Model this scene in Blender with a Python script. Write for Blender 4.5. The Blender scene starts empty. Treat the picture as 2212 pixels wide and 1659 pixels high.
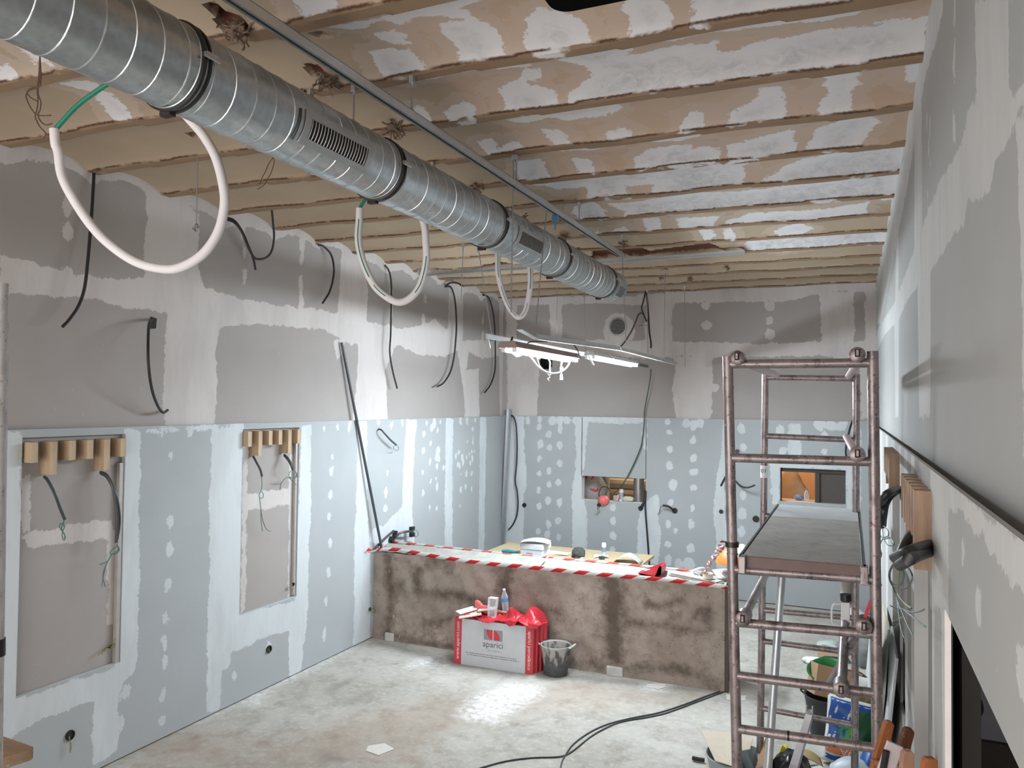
import bpy, bmesh, math, random
import numpy as np
from mathutils import Vector, Matrix

random.seed(7)
RNG = np.random.RandomState(11)
S = bpy.context.scene
COL = S.collection
PI = math.pi

# ---------------------------------------------------------------- camera
CAMF = 1675.6                                   # focal length in pixels of the 2212 x 1659 frame
YAW, PIT, ROL = math.radians(23.5666), math.radians(1.3931), math.radians(0.6306)
CAMH = 2.74
FWD = np.array([-math.sin(YAW)*math.cos(PIT), math.cos(YAW)*math.cos(PIT), math.sin(PIT)])
_r0 = np.array([math.cos(YAW), math.sin(YAW), 0.0]); _u0 = np.cross(_r0, FWD)
RGT = _r0*math.cos(ROL)+_u0*math.sin(ROL)
UPV = _u0*math.cos(ROL)-_r0*math.sin(ROL)
CAM = np.array([0.0, 0.0, CAMH])
cd = bpy.data.cameras.new('camera'); cam = bpy.data.objects.new('camera', cd); COL.objects.link(cam)
cd.sensor_fit = 'HORIZONTAL'; cd.sensor_width = 36.0; cd.lens = 36.0*CAMF/2212.0
cd.clip_start = 0.05; cd.clip_end = 100
M = Matrix.Identity(4)
for i in range(3):
    M[i][0] = RGT[i]; M[i][1] = UPV[i]; M[i][2] = -FWD[i]; M[i][3] = CAM[i]
cam.matrix_world = M
S.camera = cam

# ---------------------------------------------------------------- world, rear fill, exposure
S.view_settings.view_transform = 'Standard'; S.view_settings.look = 'None'
S.view_settings.exposure = 0.45; S.view_settings.gamma = 1.0; S.view_settings.use_curve_mapping = False
W = bpy.data.worlds.new('sky'); S.world = W; W.use_nodes = True
W.node_tree.nodes['Background'].inputs[0].default_value = (0.96, 0.93, 0.91, 1)
W.node_tree.nodes['Background'].inputs[1].default_value = WORLD_STRENGTH = 1.0
S.cycles.max_bounces = 8; S.cycles.diffuse_bounces = 6; S.cycles.glossy_bounces = 3
S.cycles.transmission_bounces = 6; S.cycles.transparent_max_bounces = 8
S.cycles.sample_clamp_indirect = 6.0
S.cycles.caustics_reflective = False; S.cycles.caustics_refractive = False

def area_light(name, loc, target, sx, sy, power, col):
    l = bpy.data.lights.new(name, 'AREA'); l.shape = 'RECTANGLE'; l.size = sx; l.size_y = sy
    l.energy = power; l.color = col
    o = bpy.data.objects.new(name, l); COL.objects.link(o); o.location = loc
    o.rotation_euler = (Vector(target)-Vector(loc)).to_track_quat('-Z', 'Y').to_euler()
    return o
TUBE_STRENGTH = 430.0
KITCHEN_POWER, STORE_POWER = 34, 30
# added soft fill from behind the camera, in place of unseen daylight
area_light('rear_fill', (-3.0, -1.6, 1.7), (-2.2, 6.0, 2.2), 5.2, 2.6, 128, (1.0, 0.945, 0.90))

# ---------------------------------------------------------------- pixel -> place helpers
def ray(px, py): return RGT*(px-1106.0)-UPV*(py-829.5)+FWD*CAMF
def PX(px, py, x): d = ray(px, py); return CAM+d*((x-CAM[0])/d[0])
def PY(px, py, y): d = ray(px, py); return CAM+d*((y-CAM[1])/d[1])
def PZ(px, py, z): d = ray(px, py); return CAM+d*((z-CAM[2])/d[2])
def PD(px, py, dep): return CAM+ray(px, py)*(dep/CAMF)
def cropc(pts, ox, oy, s): return [(ox+x/s, oy+y/s) for x, y in pts]

# room
XL, XLU, XR, XRU = -5.08, -5.125, 0.263, 0.318
YB, YBU = 11.33, 11.375
ZL, ZLR, ZC = 2.525, 2.52, 4.40
HWY0, HWY1, HWX1, HWZ = 7.68, 8.14, -1.10, 1.0

# ---------------------------------------------------------------- materials
def lin(c):
    c = c/255.0
    return c/12.92 if c <= 0.04045 else ((c+0.055)/1.055)**2.4
def rgb(r, g, b): return (lin(r), lin(g), lin(b), 1.0)
class NT:
    def __init__(s, name):
        s.m = bpy.data.materials.new(name); s.m.use_nodes = True
        s.t = s.m.node_tree; s.n = s.t.nodes; s.bs = s.n['Principled BSDF']; s.co = None
    def node(s, typ, **kw):
        n = s.n.new(typ)
        for k, v in kw.items():
            if k == 'ins':
                for a, b in v.items(): s.put(n.inputs[a], b)
            else: setattr(n, k, v)
        return n
    def put(s, sock, v):
        if isinstance(v, bpy.types.NodeSocket): s.t.links.new(v, sock)
        else: sock.default_value = v
    def coord(s):
        if s.co is None: s.co = s.node('ShaderNodeTexCoord').outputs['Object']
        return s.co
    def noise(s, scale, detail=3.0, rough=0.55, stretch=None, dist=0.0):
        v = s.coord()
        if stretch: v = s.node('ShaderNodeMapping', ins={0: v, 3: stretch}).outputs[0]
        return s.node('ShaderNodeTexNoise', ins={'Vector': v, 'Scale': scale, 'Detail': detail, 'Roughness': rough, 'Distortion': dist}).outputs['Fac']
    def voro(s, scale, feature='F1', stretch=None):
        v = s.coord()
        if stretch: v = s.node('ShaderNodeMapping', ins={0: v, 3: stretch}).outputs[0]
        return s.node('ShaderNodeTexVoronoi', feature=feature, ins={'Vector': v, 'Scale': scale}).outputs['Distance']
    def attr(s, name): return s.node('ShaderNodeAttribute', attribute_name=name).outputs['Fac']
    def math(s, op, a, b=0.0, c=0.0, clamp=False):
        n = s.node('ShaderNodeMath', operation=op, use_clamp=clamp)
        s.put(n.inputs[0], a); s.put(n.inputs[1], b); s.put(n.inputs[2], c); return n.outputs[0]
    def ramp(s, v, lo, hi, a=0.0, b=1.0):
        return s.node('ShaderNodeMapRange', ins={0: v, 1: lo, 2: hi, 3: a, 4: b}).outputs[0]
    def mix(s, f, a, b, mode='MIX'):
        n = s.node('ShaderNodeMix', data_type='RGBA', blend_type=mode)
        s.put(n.inputs[0], f); s.put(n.inputs[6], a); s.put(n.inputs[7], b); return n.outputs[2]
    def bump(s, h, strength=0.3, dist=0.01):
        b = s.node('ShaderNodeBump', ins={'Strength': strength, 'Distance': dist, 'Height': h})
        s.put(s.bs.inputs['Normal'], b.outputs[0])
    def fin(s, col, rough=0.6, metal=0.0, spec=0.5):
        s.put(s.bs.inputs['Base Color'], col); s.put(s.bs.inputs['Roughness'], rough)
        s.put(s.bs.inputs['Metallic'], metal); s.put(s.bs.inputs['Specular IOR Level'], spec)
        return s.m
_plain = {}
def plain(name, c, rough=0.6, metal=0.0, var=0.12, scale=14.0, bump=0.0, spec=0.5):
    if name in _plain: return _plain[name]
    t = NT(name); n = t.noise(scale, 4)
    d = tuple(x*(1-var*1.6) for x in c[:3])+(1,); e = tuple(min(1, x*(1+var)) for x in c[:3])+(1,)
    if bump: t.bump(n, bump, 0.004)
    _plain[name] = t.fin(t.mix(n, d, e), rough, metal, spec); return _plain[name]

def wall_material(name, board, comp):
    t = NT(name)
    a = t.attr('comp')
    n1 = t.noise(9.0, 4, 0.62); n2 = t.noise(55.0, 3, 0.6)
    d = t.math('ADD', a, t.math('MULTIPLY', t.math('SUBTRACT', n1, 0.5), 0.10))
    d = t.math('ADD', d, t.math('MULTIPLY', t.math('SUBTRACT', n2, 0.5), 0.035))
    m = t.ramp(d, -0.003, 0.004)
    thin = t.ramp(t.noise(3.2, 5, 0.65, (1, 1, 0.35)), 0.45, 0.62)      # thinner and thicker coats
    streak = t.noise(30.0, 3, 0.6, (1, 1, 0.08))
    b = t.mix(t.noise(2.2, 4), tuple(x*0.92 for x in board[:3])+(1,), tuple(x*1.07 for x in board[:3])+(1,))
    b = t.mix(t.ramp(t.noise(38, 2, 0.7), 0.72, 0.76, 0, 0.55), b, comp)    # plaster flecks
    c = t.mix(t.math('MULTIPLY', thin, 0.30), comp, board)
    c = t.mix(t.ramp(streak, 0.35, 0.8, 0, 0.22), c, (min(1, comp[0]*1.15), min(1, comp[1]*1.15), min(1, comp[2]*1.15), 1))
    col = t.mix(m, b, c)
    t.bump(t.math('ADD', m, t.math('MULTIPLY', n2, 0.25)), 0.25, 0.002)
    return t.fin(col, 0.85, 0, 0.25)
M_WALL = wall_material('plasterboard_lining', (0.370, 0.392, 0.402, 1), (0.555, 0.590, 0.610, 1))
M_WALLU = wall_material('plasterboard_upper', (0.345, 0.318, 0.305, 1), (0.550, 0.515, 0.500, 1))
M_WALLR = wall_material('plasterboard_right', (0.370, 0.372, 0.366, 1), (0.525, 0.525, 0.518, 1))
M_EDGE = plain('cut_plaster_edge', (0.50, 0.46, 0.40, 1), 0.9)
M_STUD = plain('zinc_stud', (0.42, 0.40, 0.38, 1), 0.55, 0.3)

def ceiling_material():
    t = NT('ribbed_plaster_ceiling')
    a = t.attr('comp'); bm_ = t.attr('soffit'); bare = t.attr('bare'); hole = t.attr('hole')
    n1 = t.noise(7.0, 5, 0.65); n2 = t.noise(45.0, 3, 0.65)
    e = t.math('ADD', t.math('MULTIPLY', t.math('SUBTRACT', n1, 0.5), 0.16), t.math('MULTIPLY', t.math('SUBTRACT', n2, 0.5), 0.06))
    m = t.ramp(t.math('ADD', a, e), -0.004, 0.006)
    # around each patch a thin pinkish skim
    skim = t.ramp(t.math('ADD', a, t.math('MULTIPLY', e, 1.6)), -0.09, -0.085, 0, 0.42)
    tan = t.mix(t.noise(1.6, 5, 0.6), (0.430, 0.315, 0.232, 1), (0.520, 0.400, 0.310, 1))
    cream = t.mix(t.noise(1.8, 5, 0.6), (0.345, 0.270, 0.195, 1), (0.440, 0.355, 0.265, 1))
    base = t.mix(t.ramp(bare, -0.15, 0.15), tan, cream)
    base = t.mix(skim, base, (0.53, 0.44, 0.39, 1))
    grey = t.ramp(t.math('ADD', a, t.math('MULTIPLY', t.math('SUBTRACT', t.noise(5, 4, 0.6), 0.5), 0.25)), 0.05, 0.15, 0, 0.75)
    gn = t.ramp(t.noise(13, 6, 0.72, None, 0.8), 0.38, 0.72)
    white = t.mix(t.noise(4, 4), (0.60, 0.595, 0.615, 1), (0.71, 0.695, 0.705, 1))
    pl = t.mix(t.math('MULTIPLY', grey, gn), white, (0.36, 0.365, 0.39, 1))
    col = t.mix(m, base, pl)
    # brown rib soffits, cracks along both edges
    br = t.mix(t.noise(5, 5, 0.6), (0.215, 0.140, 0.088, 1), (0.320, 0.225, 0.150, 1))
    sm = t.ramp(t.math('ADD', bm_, t.math('MULTIPLY', t.math('SUBTRACT', n1, 0.5), 0.028)), -0.002, 0.002)
    keep = t.math('MULTIPLY', sm, t.math('SUBTRACT', 1.0, t.math('MULTIPLY', m, t.ramp(t.noise(2.5, 4), 0.56, 0.6))))
    col = t.mix(keep, col, br)
    cr = t.math('ABSOLUTE', t.math('ADD', bm_, t.math('MULTIPLY', t.math('SUBTRACT', n2, 0.5), 0.012)))
    crack = t.math('MULTIPLY', t.ramp(cr, 0.002, 0.009, 1, 0), t.ramp(t.noise(6, 4), 0.40, 0.50))
    col = t.mix(crack, col, (0.10, 0.055, 0.035, 1))
    hm = t.ramp(t.math('ADD', hole, t.math('MULTIPLY', t.math('SUBTRACT', n2, 0.5), 0.02)), -0.008, 0.002)
    col = t.mix(hm, col, (0.14, 0.060, 0.038, 1))
    t.bump(t.math('ADD', m, t.math('MULTIPLY', n1, 0.8)), 0.35, 0.004)
    return t.fin(col, 0.9, 0, 0.2)
M_CEIL = ceiling_material()

def floor_material():
    t = NT('dusty_concrete_floor')
    n1 = t.noise(0.9, 6, 0.62); n2 = t.noise(4.5, 6, 0.66); n3 = t.noise(60, 3, 0.7); n4 = t.noise(17, 4, 0.7)
    c = t.mix(t.ramp(n1, 0.35, 0.65), (0.360, 0.340, 0.300, 1), (0.500, 0.490, 0.450, 1))
    c = t.mix(t.ramp(n2, 0.48, 0.70, 0, 0.65), c, (0.240, 0.210, 0.172, 1))
    c = t.mix(t.ramp(n4, 0.50, 0.72, 0, 0.5), c, (0.60, 0.60, 0.57, 1))
    br = t.attr('brown')
    c = t.mix(t.math('MULTIPLY', t.ramp(t.math('ADD', br, t.math('MULTIPLY', t.math('SUBTRACT', n2, 0.5), 1.1)), -0.25, 0.4), 0.45), c, (0.330, 0.245, 0.190, 1))
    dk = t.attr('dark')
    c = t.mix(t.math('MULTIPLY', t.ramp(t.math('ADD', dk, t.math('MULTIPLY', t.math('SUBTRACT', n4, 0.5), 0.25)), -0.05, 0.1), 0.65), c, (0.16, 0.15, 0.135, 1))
    pw = t.attr('powder')
    pm = t.ramp(t.math('ADD', pw, t.math('MULTIPLY', t.math('SUBTRACT', n2, 0.5), 0.9)), -0.25, 0.25)
    c = t.mix(t.math('MULTIPLY', pm, t.ramp(n4, 0.30, 0.62)), c, (0.84, 0.86, 0.86, 1))
    fl = t.ramp(t.voro(24), 0.055, 0.10, 1, 0)                      # plaster crumbs
    c = t.mix(t.math('MULTIPLY', fl, t.ramp(t.noise(2.3, 3), 0.42, 0.6)), c, (0.74, 0.74, 0.71, 1))
    fd = t.ramp(t.voro(31), 0.035, 0.06, 1, 0)
    c = t.mix(t.math('MULTIPLY', fd, t.ramp(t.noise(3.1, 3), 0.5, 0.6, 0, 0.6)), c, (0.14, 0.12, 0.10, 1))
    t.bump(t.math('ADD', n3, t.math('MULTIPLY', n4, 2.0)), 0.25, 0.004)
    return t.fin(c, 0.85, 0, 0.25)
M_FLOOR = floor_material()

def stucco_material():
    t = NT('rough_brown_render')
    n1 = t.noise(1.6, 6, 0.65); n2 = t.noise(9, 5, 0.7); n3 = t.noise(70, 3, 0.7)
    c = t.mix(t.ramp(n1, 0.32, 0.68), (0.270, 0.215, 0.182, 1), (0.430, 0.360, 0.315, 1))
    c = t.mix(t.ramp(n2, 0.46, 0.70, 0, 0.62), c, (0.195, 0.150, 0.120, 1))
    gy = t.attr('grey')
    c = t.mix(t.ramp(t.math('ADD', gy, t.math('MULTIPLY', t.math('SUBTRACT', n1, 0.5), 0.6)), -0.1, 0.2, 0, 0.7), c, (0.33, 0.30, 0.25, 1))
    dk = t.attr('dark')
    c = t.mix(t.ramp(t.math('ADD', dk, t.math('MULTIPLY', t.math('SUBTRACT', n2, 0.5), 0.22)), -0.07, 0.05, 0, 0.85), c, (0.095, 0.070, 0.054, 1))
    pit = t.ramp(t.voro(34, 'F1', (1, 1, 0.7)), 0.10, 0.17, 1, 0)
    c = t.mix(t.math('MULTIPLY', pit, t.ramp(n2, 0.42, 0.6)), c, (0.085, 0.060, 0.045, 1))
    dr = t.ramp(t.voro(13, 'F1', (1, 1, 0.22)), 0.05, 0.08, 1, 0)      # white splashes running down
    c = t.mix(t.math('MULTIPLY', dr, t.ramp(t.noise(1.3, 3), 0.55, 0.62)), c, (0.62, 0.60, 0.56, 1))
    sp = t.ramp(t.voro(27), 0.05, 0.085, 1, 0)
    c = t.mix(t.math('MULTIPLY', sp, t.ramp(t.noise(2.0, 3), 0.5, 0.6)), c, (0.60, 0.58, 0.54, 1))
    t.bump(t.math('ADD', t.math('MULTIPLY', n2, 1.6), t.math('SUBTRACT', n3, pit)), 0.6, 0.006)
    return t.fin(c, 0.92, 0, 0.2)
M_STUCCO = stucco_material()

def steel_material(name, c0, c1, rough, metal, streak=0.5, spl=(0.6, 0.58, 0.56, 1), splash=0.6, red=0.0, drk=0.5):
    t = NT(name)
    n1 = t.noise(6, 5, 0.65); n2 = t.noise(40, 4, 0.7); n3 = t.noise(25, 4, 0.65, (1, 1, 0.3))
    c = t.mix(t.ramp(n1, 0.3, 0.7), c0, c1)
    c = t.mix(t.ramp(n3, 0.50, 0.68, 0, drk), c, tuple(x*0.42 for x in c0[:3])+(1,))
    c = t.mix(t.ramp(t.noise(70, 3, 0.75), 0.60, 0.66, 0, drk), c, tuple(x*0.16 for x in c0[:3])+(1,))
    c = t.mix(t.ramp(n2, 0.64, 0.69, 0, splash), c, spl)
    if red: c = t.mix(t.ramp(t.noise(11, 2, 0.5), 0.72, 0.73, 0, red), c, (0.28, 0.02, 0.02, 1))
    t.bump(n2, 0.12, 0.002)
    return t.fin(c, t.ramp(n1, 0.3, 0.7, rough-0.08, rough+0.14), t.ramp(n2, 0.60, 0.68, metal, metal*0.25))
M_SCAF = steel_material('worn_scaffold_tube', (0.235, 0.195, 0.195, 1), (0.40, 0.34, 0.34, 1), 0.36, 0.6, splash=0.7, red=0.7, drk=0.85)
M_SCAFL = steel_material('grey_upright_tube', (0.50, 0.48, 0.48, 1), (0.62, 0.60, 0.60, 1), 0.42, 0.35, splash=0.5)
M_GALV = steel_material('galvanised_tube', (0.44, 0.47, 0.50, 1), (0.60, 0.62, 0.64, 1), 0.36, 0.8, splash=0.25, drk=0.2)
def duct_material():
    t = NT('spangled_duct_steel')
    n1 = t.voro(38); n2 = t.noise(5, 4, 0.6); n3 = t.noise(80, 2)
    c = t.mix(n1, (0.40, 0.435, 0.45, 1), (0.53, 0.56, 0.575, 1))
    c = t.mix(t.ramp(n2, 0.4, 0.75, 0, 0.4), c, (0.32, 0.335, 0.34, 1))
    t.bump(n3, 0.04, 0.001)
    return t.fin(c, t.ramp(n2, 0.3, 0.7, 0.24, 0.38), 0.92)
M_DUCT = duct_material()
M_RAIL = plain('zinc_rail', (0.55, 0.58, 0.60, 1), 0.38, 0.85, 0.1)
M_ROD = plain('threaded_rod_steel', (0.36, 0.37, 0.38, 1), 0.45, 0.75, 0.15)
M_BLACK = plain('black_corrugated_plastic', (0.018, 0.018, 0.020, 1), 0.45)
M_BLACKG = plain('black_rubber', (0.012, 0.012, 0.012, 1), 0.38)
M_CONDUIT = plain('grey_black_conduit', (0.045, 0.052, 0.058, 1), 0.42)
M_GREEN = plain('green_plastic_pipe', (0.010, 0.22, 0.135, 1), 0.4)
M_WIREG = plain('green_wire', (0.05, 0.16, 0.14, 1), 0.45)
M_WIRED = plain('grey_wire', (0.10, 0.115, 0.125, 1), 0.45)
M_WIREY = plain('yellow_green_wire', (0.20, 0.22, 0.07, 1), 0.45)
M_FOAM = plain('white_foam_lagging', (0.80, 0.77, 0.79, 1), 0.7, 0, 0.06)
M_WHITE = plain('white_plastic', (0.82, 0.83, 0.84, 1), 0.45, 0, 0.04)
M_PAPER = plain('white_paper', (0.78, 0.80, 0.82, 1), 0.8, 0, 0.05)
M_RED = plain('red_plastic', (0.58, 0.028, 0.045, 1), 0.38, 0, 0.15)
M_SALMON = plain('salmon_plastic', (0.75, 0.16, 0.15, 1), 0.5, 0, 0.1)
M_CARTON = plain('brown_cardboard', (0.33, 0.205, 0.12, 1), 0.8, 0, 0.1)
M_CARTONL = plain('pale_cardboard', (0.52, 0.45, 0.36, 1), 0.8, 0, 0.06)
M_RUST = plain('rusty_wire', (0.10, 0.060, 0.038, 1), 0.8)
M_DARK = plain('dark_interior', (0.020, 0.017, 0.015, 1), 0.8)
def wood_material(name, c0, c1, grain=(1, 1, 0.12), sc=26, spl=0.0):
    t = NT(name); n = t.noise(sc, 4, 0.6, grain); k = t.noise(5, 3)
    c = t.mix(t.ramp(n, 0.3, 0.7), c0, c1)
    c = t.mix(t.ramp(k, 0.62, 0.8, 0, 0.5), c, tuple(x*0.55 for x in c0[:3])+(1,))
    if spl: c = t.mix(t.ramp(t.noise(30, 3, 0.7), 0.63, 0.66, 0, spl), c, (0.66, 0.63, 0.60, 1))
    t.bump(n, 0.2, 0.002)
    return t.fin(c, 0.65, 0, 0.35)
M_WOOD = wood_material('raw_pine_block', (0.36, 0.25, 0.155, 1), (0.50, 0.38, 0.26, 1))
M_WOODR = wood_material('plywood_block', (0.26, 0.165, 0.11, 1), (0.42, 0.30, 0.21, 1))
M_LADDER = wood_material('orange_stained_ladder_wood', (0.26, 0.085, 0.028, 1), (0.40, 0.15, 0.058, 1), spl=0.8)
M_PLANK = wood_material('dirty_scaffold_plank', (0.24, 0.15, 0.09, 1), (0.40, 0.28, 0.18, 1), (0.15, 1, 1), 22, 0.3)
M_TABLE = wood_material('birch_tabletop', (0.55, 0.43, 0.26, 1), (0.66, 0.54, 0.35, 1), (0.12, 1, 1), 12)
M_STEEL = plain('plain_steel', (0.50, 0.50, 0.50, 1), 0.4, 0.9)
def emit(name, c, s):
    t = NT(name); t.put(t.bs.inputs['Base Color'], (0.9, 0.9, 0.9, 1)); t.put(t.bs.inputs['Emission Color'], c); t.put(t.bs.inputs['Emission Strength'], s); return t.m
def glass(name, c, rough=0.08, alpha=0.35):
    t = NT(name); t.fin(c, rough); t.put(t.bs.inputs['Transmission Weight'], 0.9); t.put(t.bs.inputs['IOR'], 1.2); return t.m
_t = NT('clear_bottle_plastic'); _t.fin((0.80, 0.86, 0.92, 1), 0.12)
_lw = _t.node('ShaderNodeLayerWeight', ins={'Blend': 0.35}).outputs['Facing']
_t.put(_t.bs.inputs['Alpha'], _t.ramp(_t.math('ADD', _lw, _t.math('MULTIPLY', _t.noise(60, 2), 0.5)), 0.2, 1.0, 0.16, 0.85)); M_PET = _t.m
def striped(name, ca, cb, axis, pitch, slant=0.0, frac=0.5, off=0.0):
    """bands of two colours along an axis of the object (barrier tape)"""
    t = NT(name)
    sx = t.node('ShaderNodeSeparateXYZ', ins={0: t.node('ShaderNodeUVMap').outputs[0]})
    v = t.math('ADD', t.math('DIVIDE', sx.outputs[0], pitch), t.math('MULTIPLY', sx.outputs[1], slant))
    f = t.math('FRACT', t.math('ADD', v, off))
    return t.fin(t.mix(t.math('LESS_THAN', f, frac), ca, cb), 0.4)
M_TAPE = striped('red_white_barrier_tape', (0.66, 0.02, 0.025, 1), (0.80, 0.82, 0.82, 1), 0, 0.25, -0.35)
M_TAPEB = striped('faded_barrier_tape', (0.78, 0.16, 0.14, 1), (0.80, 0.82, 0.82, 1), 0, 0.25, -0.35)

# ---------------------------------------------------------------- mesh helpers
class MB:
    def __init__(s): s.v = []; s.f = []; s.uv = []; s.mi = []
    def add(s, vs, fs, uvs=None, mi=0):
        o = len(s.v); s.v += [tuple(map(float, p)) for p in vs]
        for k, f in enumerate(fs):
            s.f.append(tuple(o+i for i in f)); s.mi.append(mi)
            s.uv.append(uvs[k] if uvs else None)
        return s
    def box(s, c, d, rot=None, mi=0):
        c = Vector(c); h = [x/2 for x in d]
        vs = [Vector((sx*h[0], sy*h[1], sz*h[2])) for sz in (-1, 1) for sy in (-1, 1) for sx in (-1, 1)]
        if rot is not None: vs = [rot@v for v in vs]
        return s.add([v+c for v in vs], [(0, 2, 3, 1), (4, 5, 7, 6), (0, 1, 5, 4), (2, 6, 7, 3), (0, 4, 6, 2), (1, 3, 7, 5)], mi=mi)
    def bb(s, x0, x1, y0, y1, z0, z1, mi=0): return s.box(((x0+x1)/2, (y0+y1)/2, (z0+z1)/2), (x1-x0, y1-y0, z1-z0), mi=mi)
    def beam(s, a, b, w, h, up=(0, 0, 1), mi=0):
        """bar of section w x h from a to b"""
        a = Vector(a); b = Vector(b); d = (b-a).normalized(); u = Vector(up)
        x = d.cross(u)
        if x.length < 1e-4: x = d.cross(Vector((1, 0, 0)))
        x.normalize(); z = x.cross(d)
        R = Matrix((x, d, z)).transposed()
        return s.box((a+b)/2, (w, (b-a).length, h), R, mi)
    def tube(s, pts, r, n=8, closed=False, caps=True, mi=0, flat=1.0):
        P = [Vector(p) for p in pts]; m = len(P)
        rs = r if isinstance(r, (list, tuple)) else [r]*m
        T = []
        for i in range(m):
            a = P[(i-1) % m] if (closed or i > 0) else P[i]
            b = P[(i+1) % m] if (closed or i < m-1) else P[i]
            t = b-a; T.append(t.normalized() if t.length > 1e-9 else Vector((0, 0, 1)))
        u = T[0].cross(Vector((0, 0, 1)))
        if u.length < 0.05: u = T[0].cross(Vector((1, 0, 0)))
        u.normalize(); rings = []
        for i in range(m):
            u = u-T[i]*u.dot(T[i]); u.normalize(); w = T[i].cross(u)
            rings.append([P[i]+(u*math.cos(2*PI*k/n)+w*math.sin(2*PI*k/n)*flat)*rs[i] for k in range(n)])
        vs = [p for ring in rings for p in ring]; fs = []
        for i in range(m if closed else m-1):
            j = (i+1) % m
            for k in range(n): fs.append((i*n+k, i*n+(k+1) % n, j*n+(k+1) % n, j*n+k))
        if caps and not closed: fs += [tuple(range(n-1, -1, -1)), tuple((m-1)*n+k for k in range(n))]
        return s.add(vs, fs, mi=mi)
    def lathe(s, prof, n=24, c=(0, 0, 0), R=None, caps=True, mi=0, wob=None):
        c = Vector(c); vs = []
        for j, (r, z) in enumerate(prof):
            for k in range(n):
                a = 2*PI*k/n; rr = r*(1+(wob(a, j) if wob else 0)); p = Vector((rr*math.cos(a), rr*math.sin(a), z))
                vs.append((R@p if R else p)+c)
        fs = []
        for j in range(len(prof)-1):
            for k in range(n): fs.append((j*n+k, j*n+(k+1) % n, (j+1)*n+(k+1) % n, (j+1)*n+k))
        if caps: fs += [tuple(range(n-1, -1, -1)), tuple((len(prof)-1)*n+k for k in range(n))]
        return s.add(vs, fs, mi=mi)
    def prism(s, poly, off, mi=0):
        n = len(poly); off = Vector(off); A = [Vector(p) for p in poly]
        fs = [tuple(range(n-1, -1, -1)), tuple(range(n, 2*n))]+[(i, (i+1) % n, n+(i+1) % n, n+i) for i in range(n)]
        return s.add(A+[p+off for p in A], fs, mi=mi)
    def band(s, A, B, uvs=None, mi=0):
        """quads between two polylines"""
        n = len(A)
        return s.add(list(A)+list(B), [(i, i+1, n+i+1, n+i) for i in range(n-1)], uvs, mi)
    def sheet(s, fn, nu, nv, mi=0):
        vs = [fn(i/nu, j/nv) for j in range(nv+1) for i in range(nu+1)]
        return s.add(vs, [(j*(nu+1)+i, j*(nu+1)+i+1, (j+1)*(nu+1)+i+1, (j+1)*(nu+1)+i) for j in range(nv) for i in range(nu)], mi=mi)

def obj(name, mb, mat, parent=None, label=None, cat=None, group=None, kind=None, smooth=True, ang=40, bevel=0, solid=0, keep=False):
    me = bpy.data.meshes.new(name)
    v = np.array(mb.v, dtype=float)
    org = Vector((0, 0, 0))
    if parent is not None:
        org = Vector(parent['_w']) if '_w' in parent else Vector((0, 0, 0))
    elif not keep and kind != 'structure':
        lo, hi = v.min(0), v.max(0); org = Vector(((lo[0]+hi[0])/2, (lo[1]+hi[1])/2, lo[2]))
    me.from_pydata([tuple(p) for p in v-np.array(org)], [], mb.f)
    if any(u is not None for u in mb.uv):
        L = me.uv_layers.new(name='UVMap'); k = 0
        for f, u in zip(mb.f, mb.uv):
            for q in range(len(f)):
                if u is not None: L.data[k].uv = u[q]
                k += 1
    mats = mat if isinstance(mat, (list, tuple)) else [mat]
    for m in mats: me.materials.append(m)
    if len(mats) > 1: me.polygons.foreach_set('material_index', mb.mi)
    bm = bmesh.new(); bm.from_mesh(me); bmesh.ops.recalc_face_normals(bm, faces=bm.faces); bm.to_mesh(me); bm.free()
    if smooth:
        me.shade_smooth(); me.set_sharp_from_angle(angle=math.radians(ang))
    o = bpy.data.objects.new(name, me); COL.objects.link(o)
    if parent is not None:
        o.parent = parent; o['_w'] = tuple(org)
    else: o.location = org; o['_w'] = tuple(org)
    if bevel:
        b = o.modifiers.new('bevel', 'BEVEL'); b.width = bevel; b.segments = 2; b.limit_method = 'ANGLE'
    if solid:
        b = o.modifiers.new('solid', 'SOLIDIFY'); b.thickness = solid; b.offset = 0
    if label: o['label'] = label
    if cat: o['category'] = cat
    if group: o['group'] = group
    if kind: o['kind'] = kind
    return o
def thing(name, label, cat, loc=(0, 0, 0), group=None):
    """an Empty at the base of a thing; its parts are meshes given in world coordinates"""
    o = bpy.data.objects.new(name, None); COL.objects.link(o); o.empty_display_size = 0.1
    o.location = loc; o['_w'] = tuple(map(float, loc)); o['label'] = label; o['category'] = cat
    if group: o['group'] = group
    return o
def dup(root, loc, label=None, rotz=None, group=None):
    """copy of a thing with copies of its parts and sub-parts"""
    r = root.copy(); COL.objects.link(r); r.location = loc
    if rotz is not None: r.rotation_euler = (0, 0, rotz)
    if label: r['label'] = label
    if group: r['group'] = group
    for ch in list(root.children):
        c = ch.copy(); COL.objects.link(c); c.parent = r
        for g in list(ch.children):
            d = g.copy(); COL.objects.link(d); d.parent = c
    return r
def cr(pts, k=6):
    """smooth curve through points"""
    P = [np.array(p, float) for p in pts]
    if len(P) < 3: return P
    P = [2*P[0]-P[1]]+P+[2*P[-1]-P[-2]]; out = []
    for i in range(1, len(P)-2):
        for j in range(k):
            t = j/k; a, b, c, d = P[i-1], P[i], P[i+1], P[i+2]
            out.append(0.5*((2*b)+(c-a)*t+(2*a-5*b+4*c-d)*t*t+(3*b-a-3*c+d)*t**3))
    out.append(P[-2]); return out
def rot_to(d):
    return Vector((0, 0, 1)).rotation_difference(Vector(d).normalized()).to_matrix()

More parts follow.
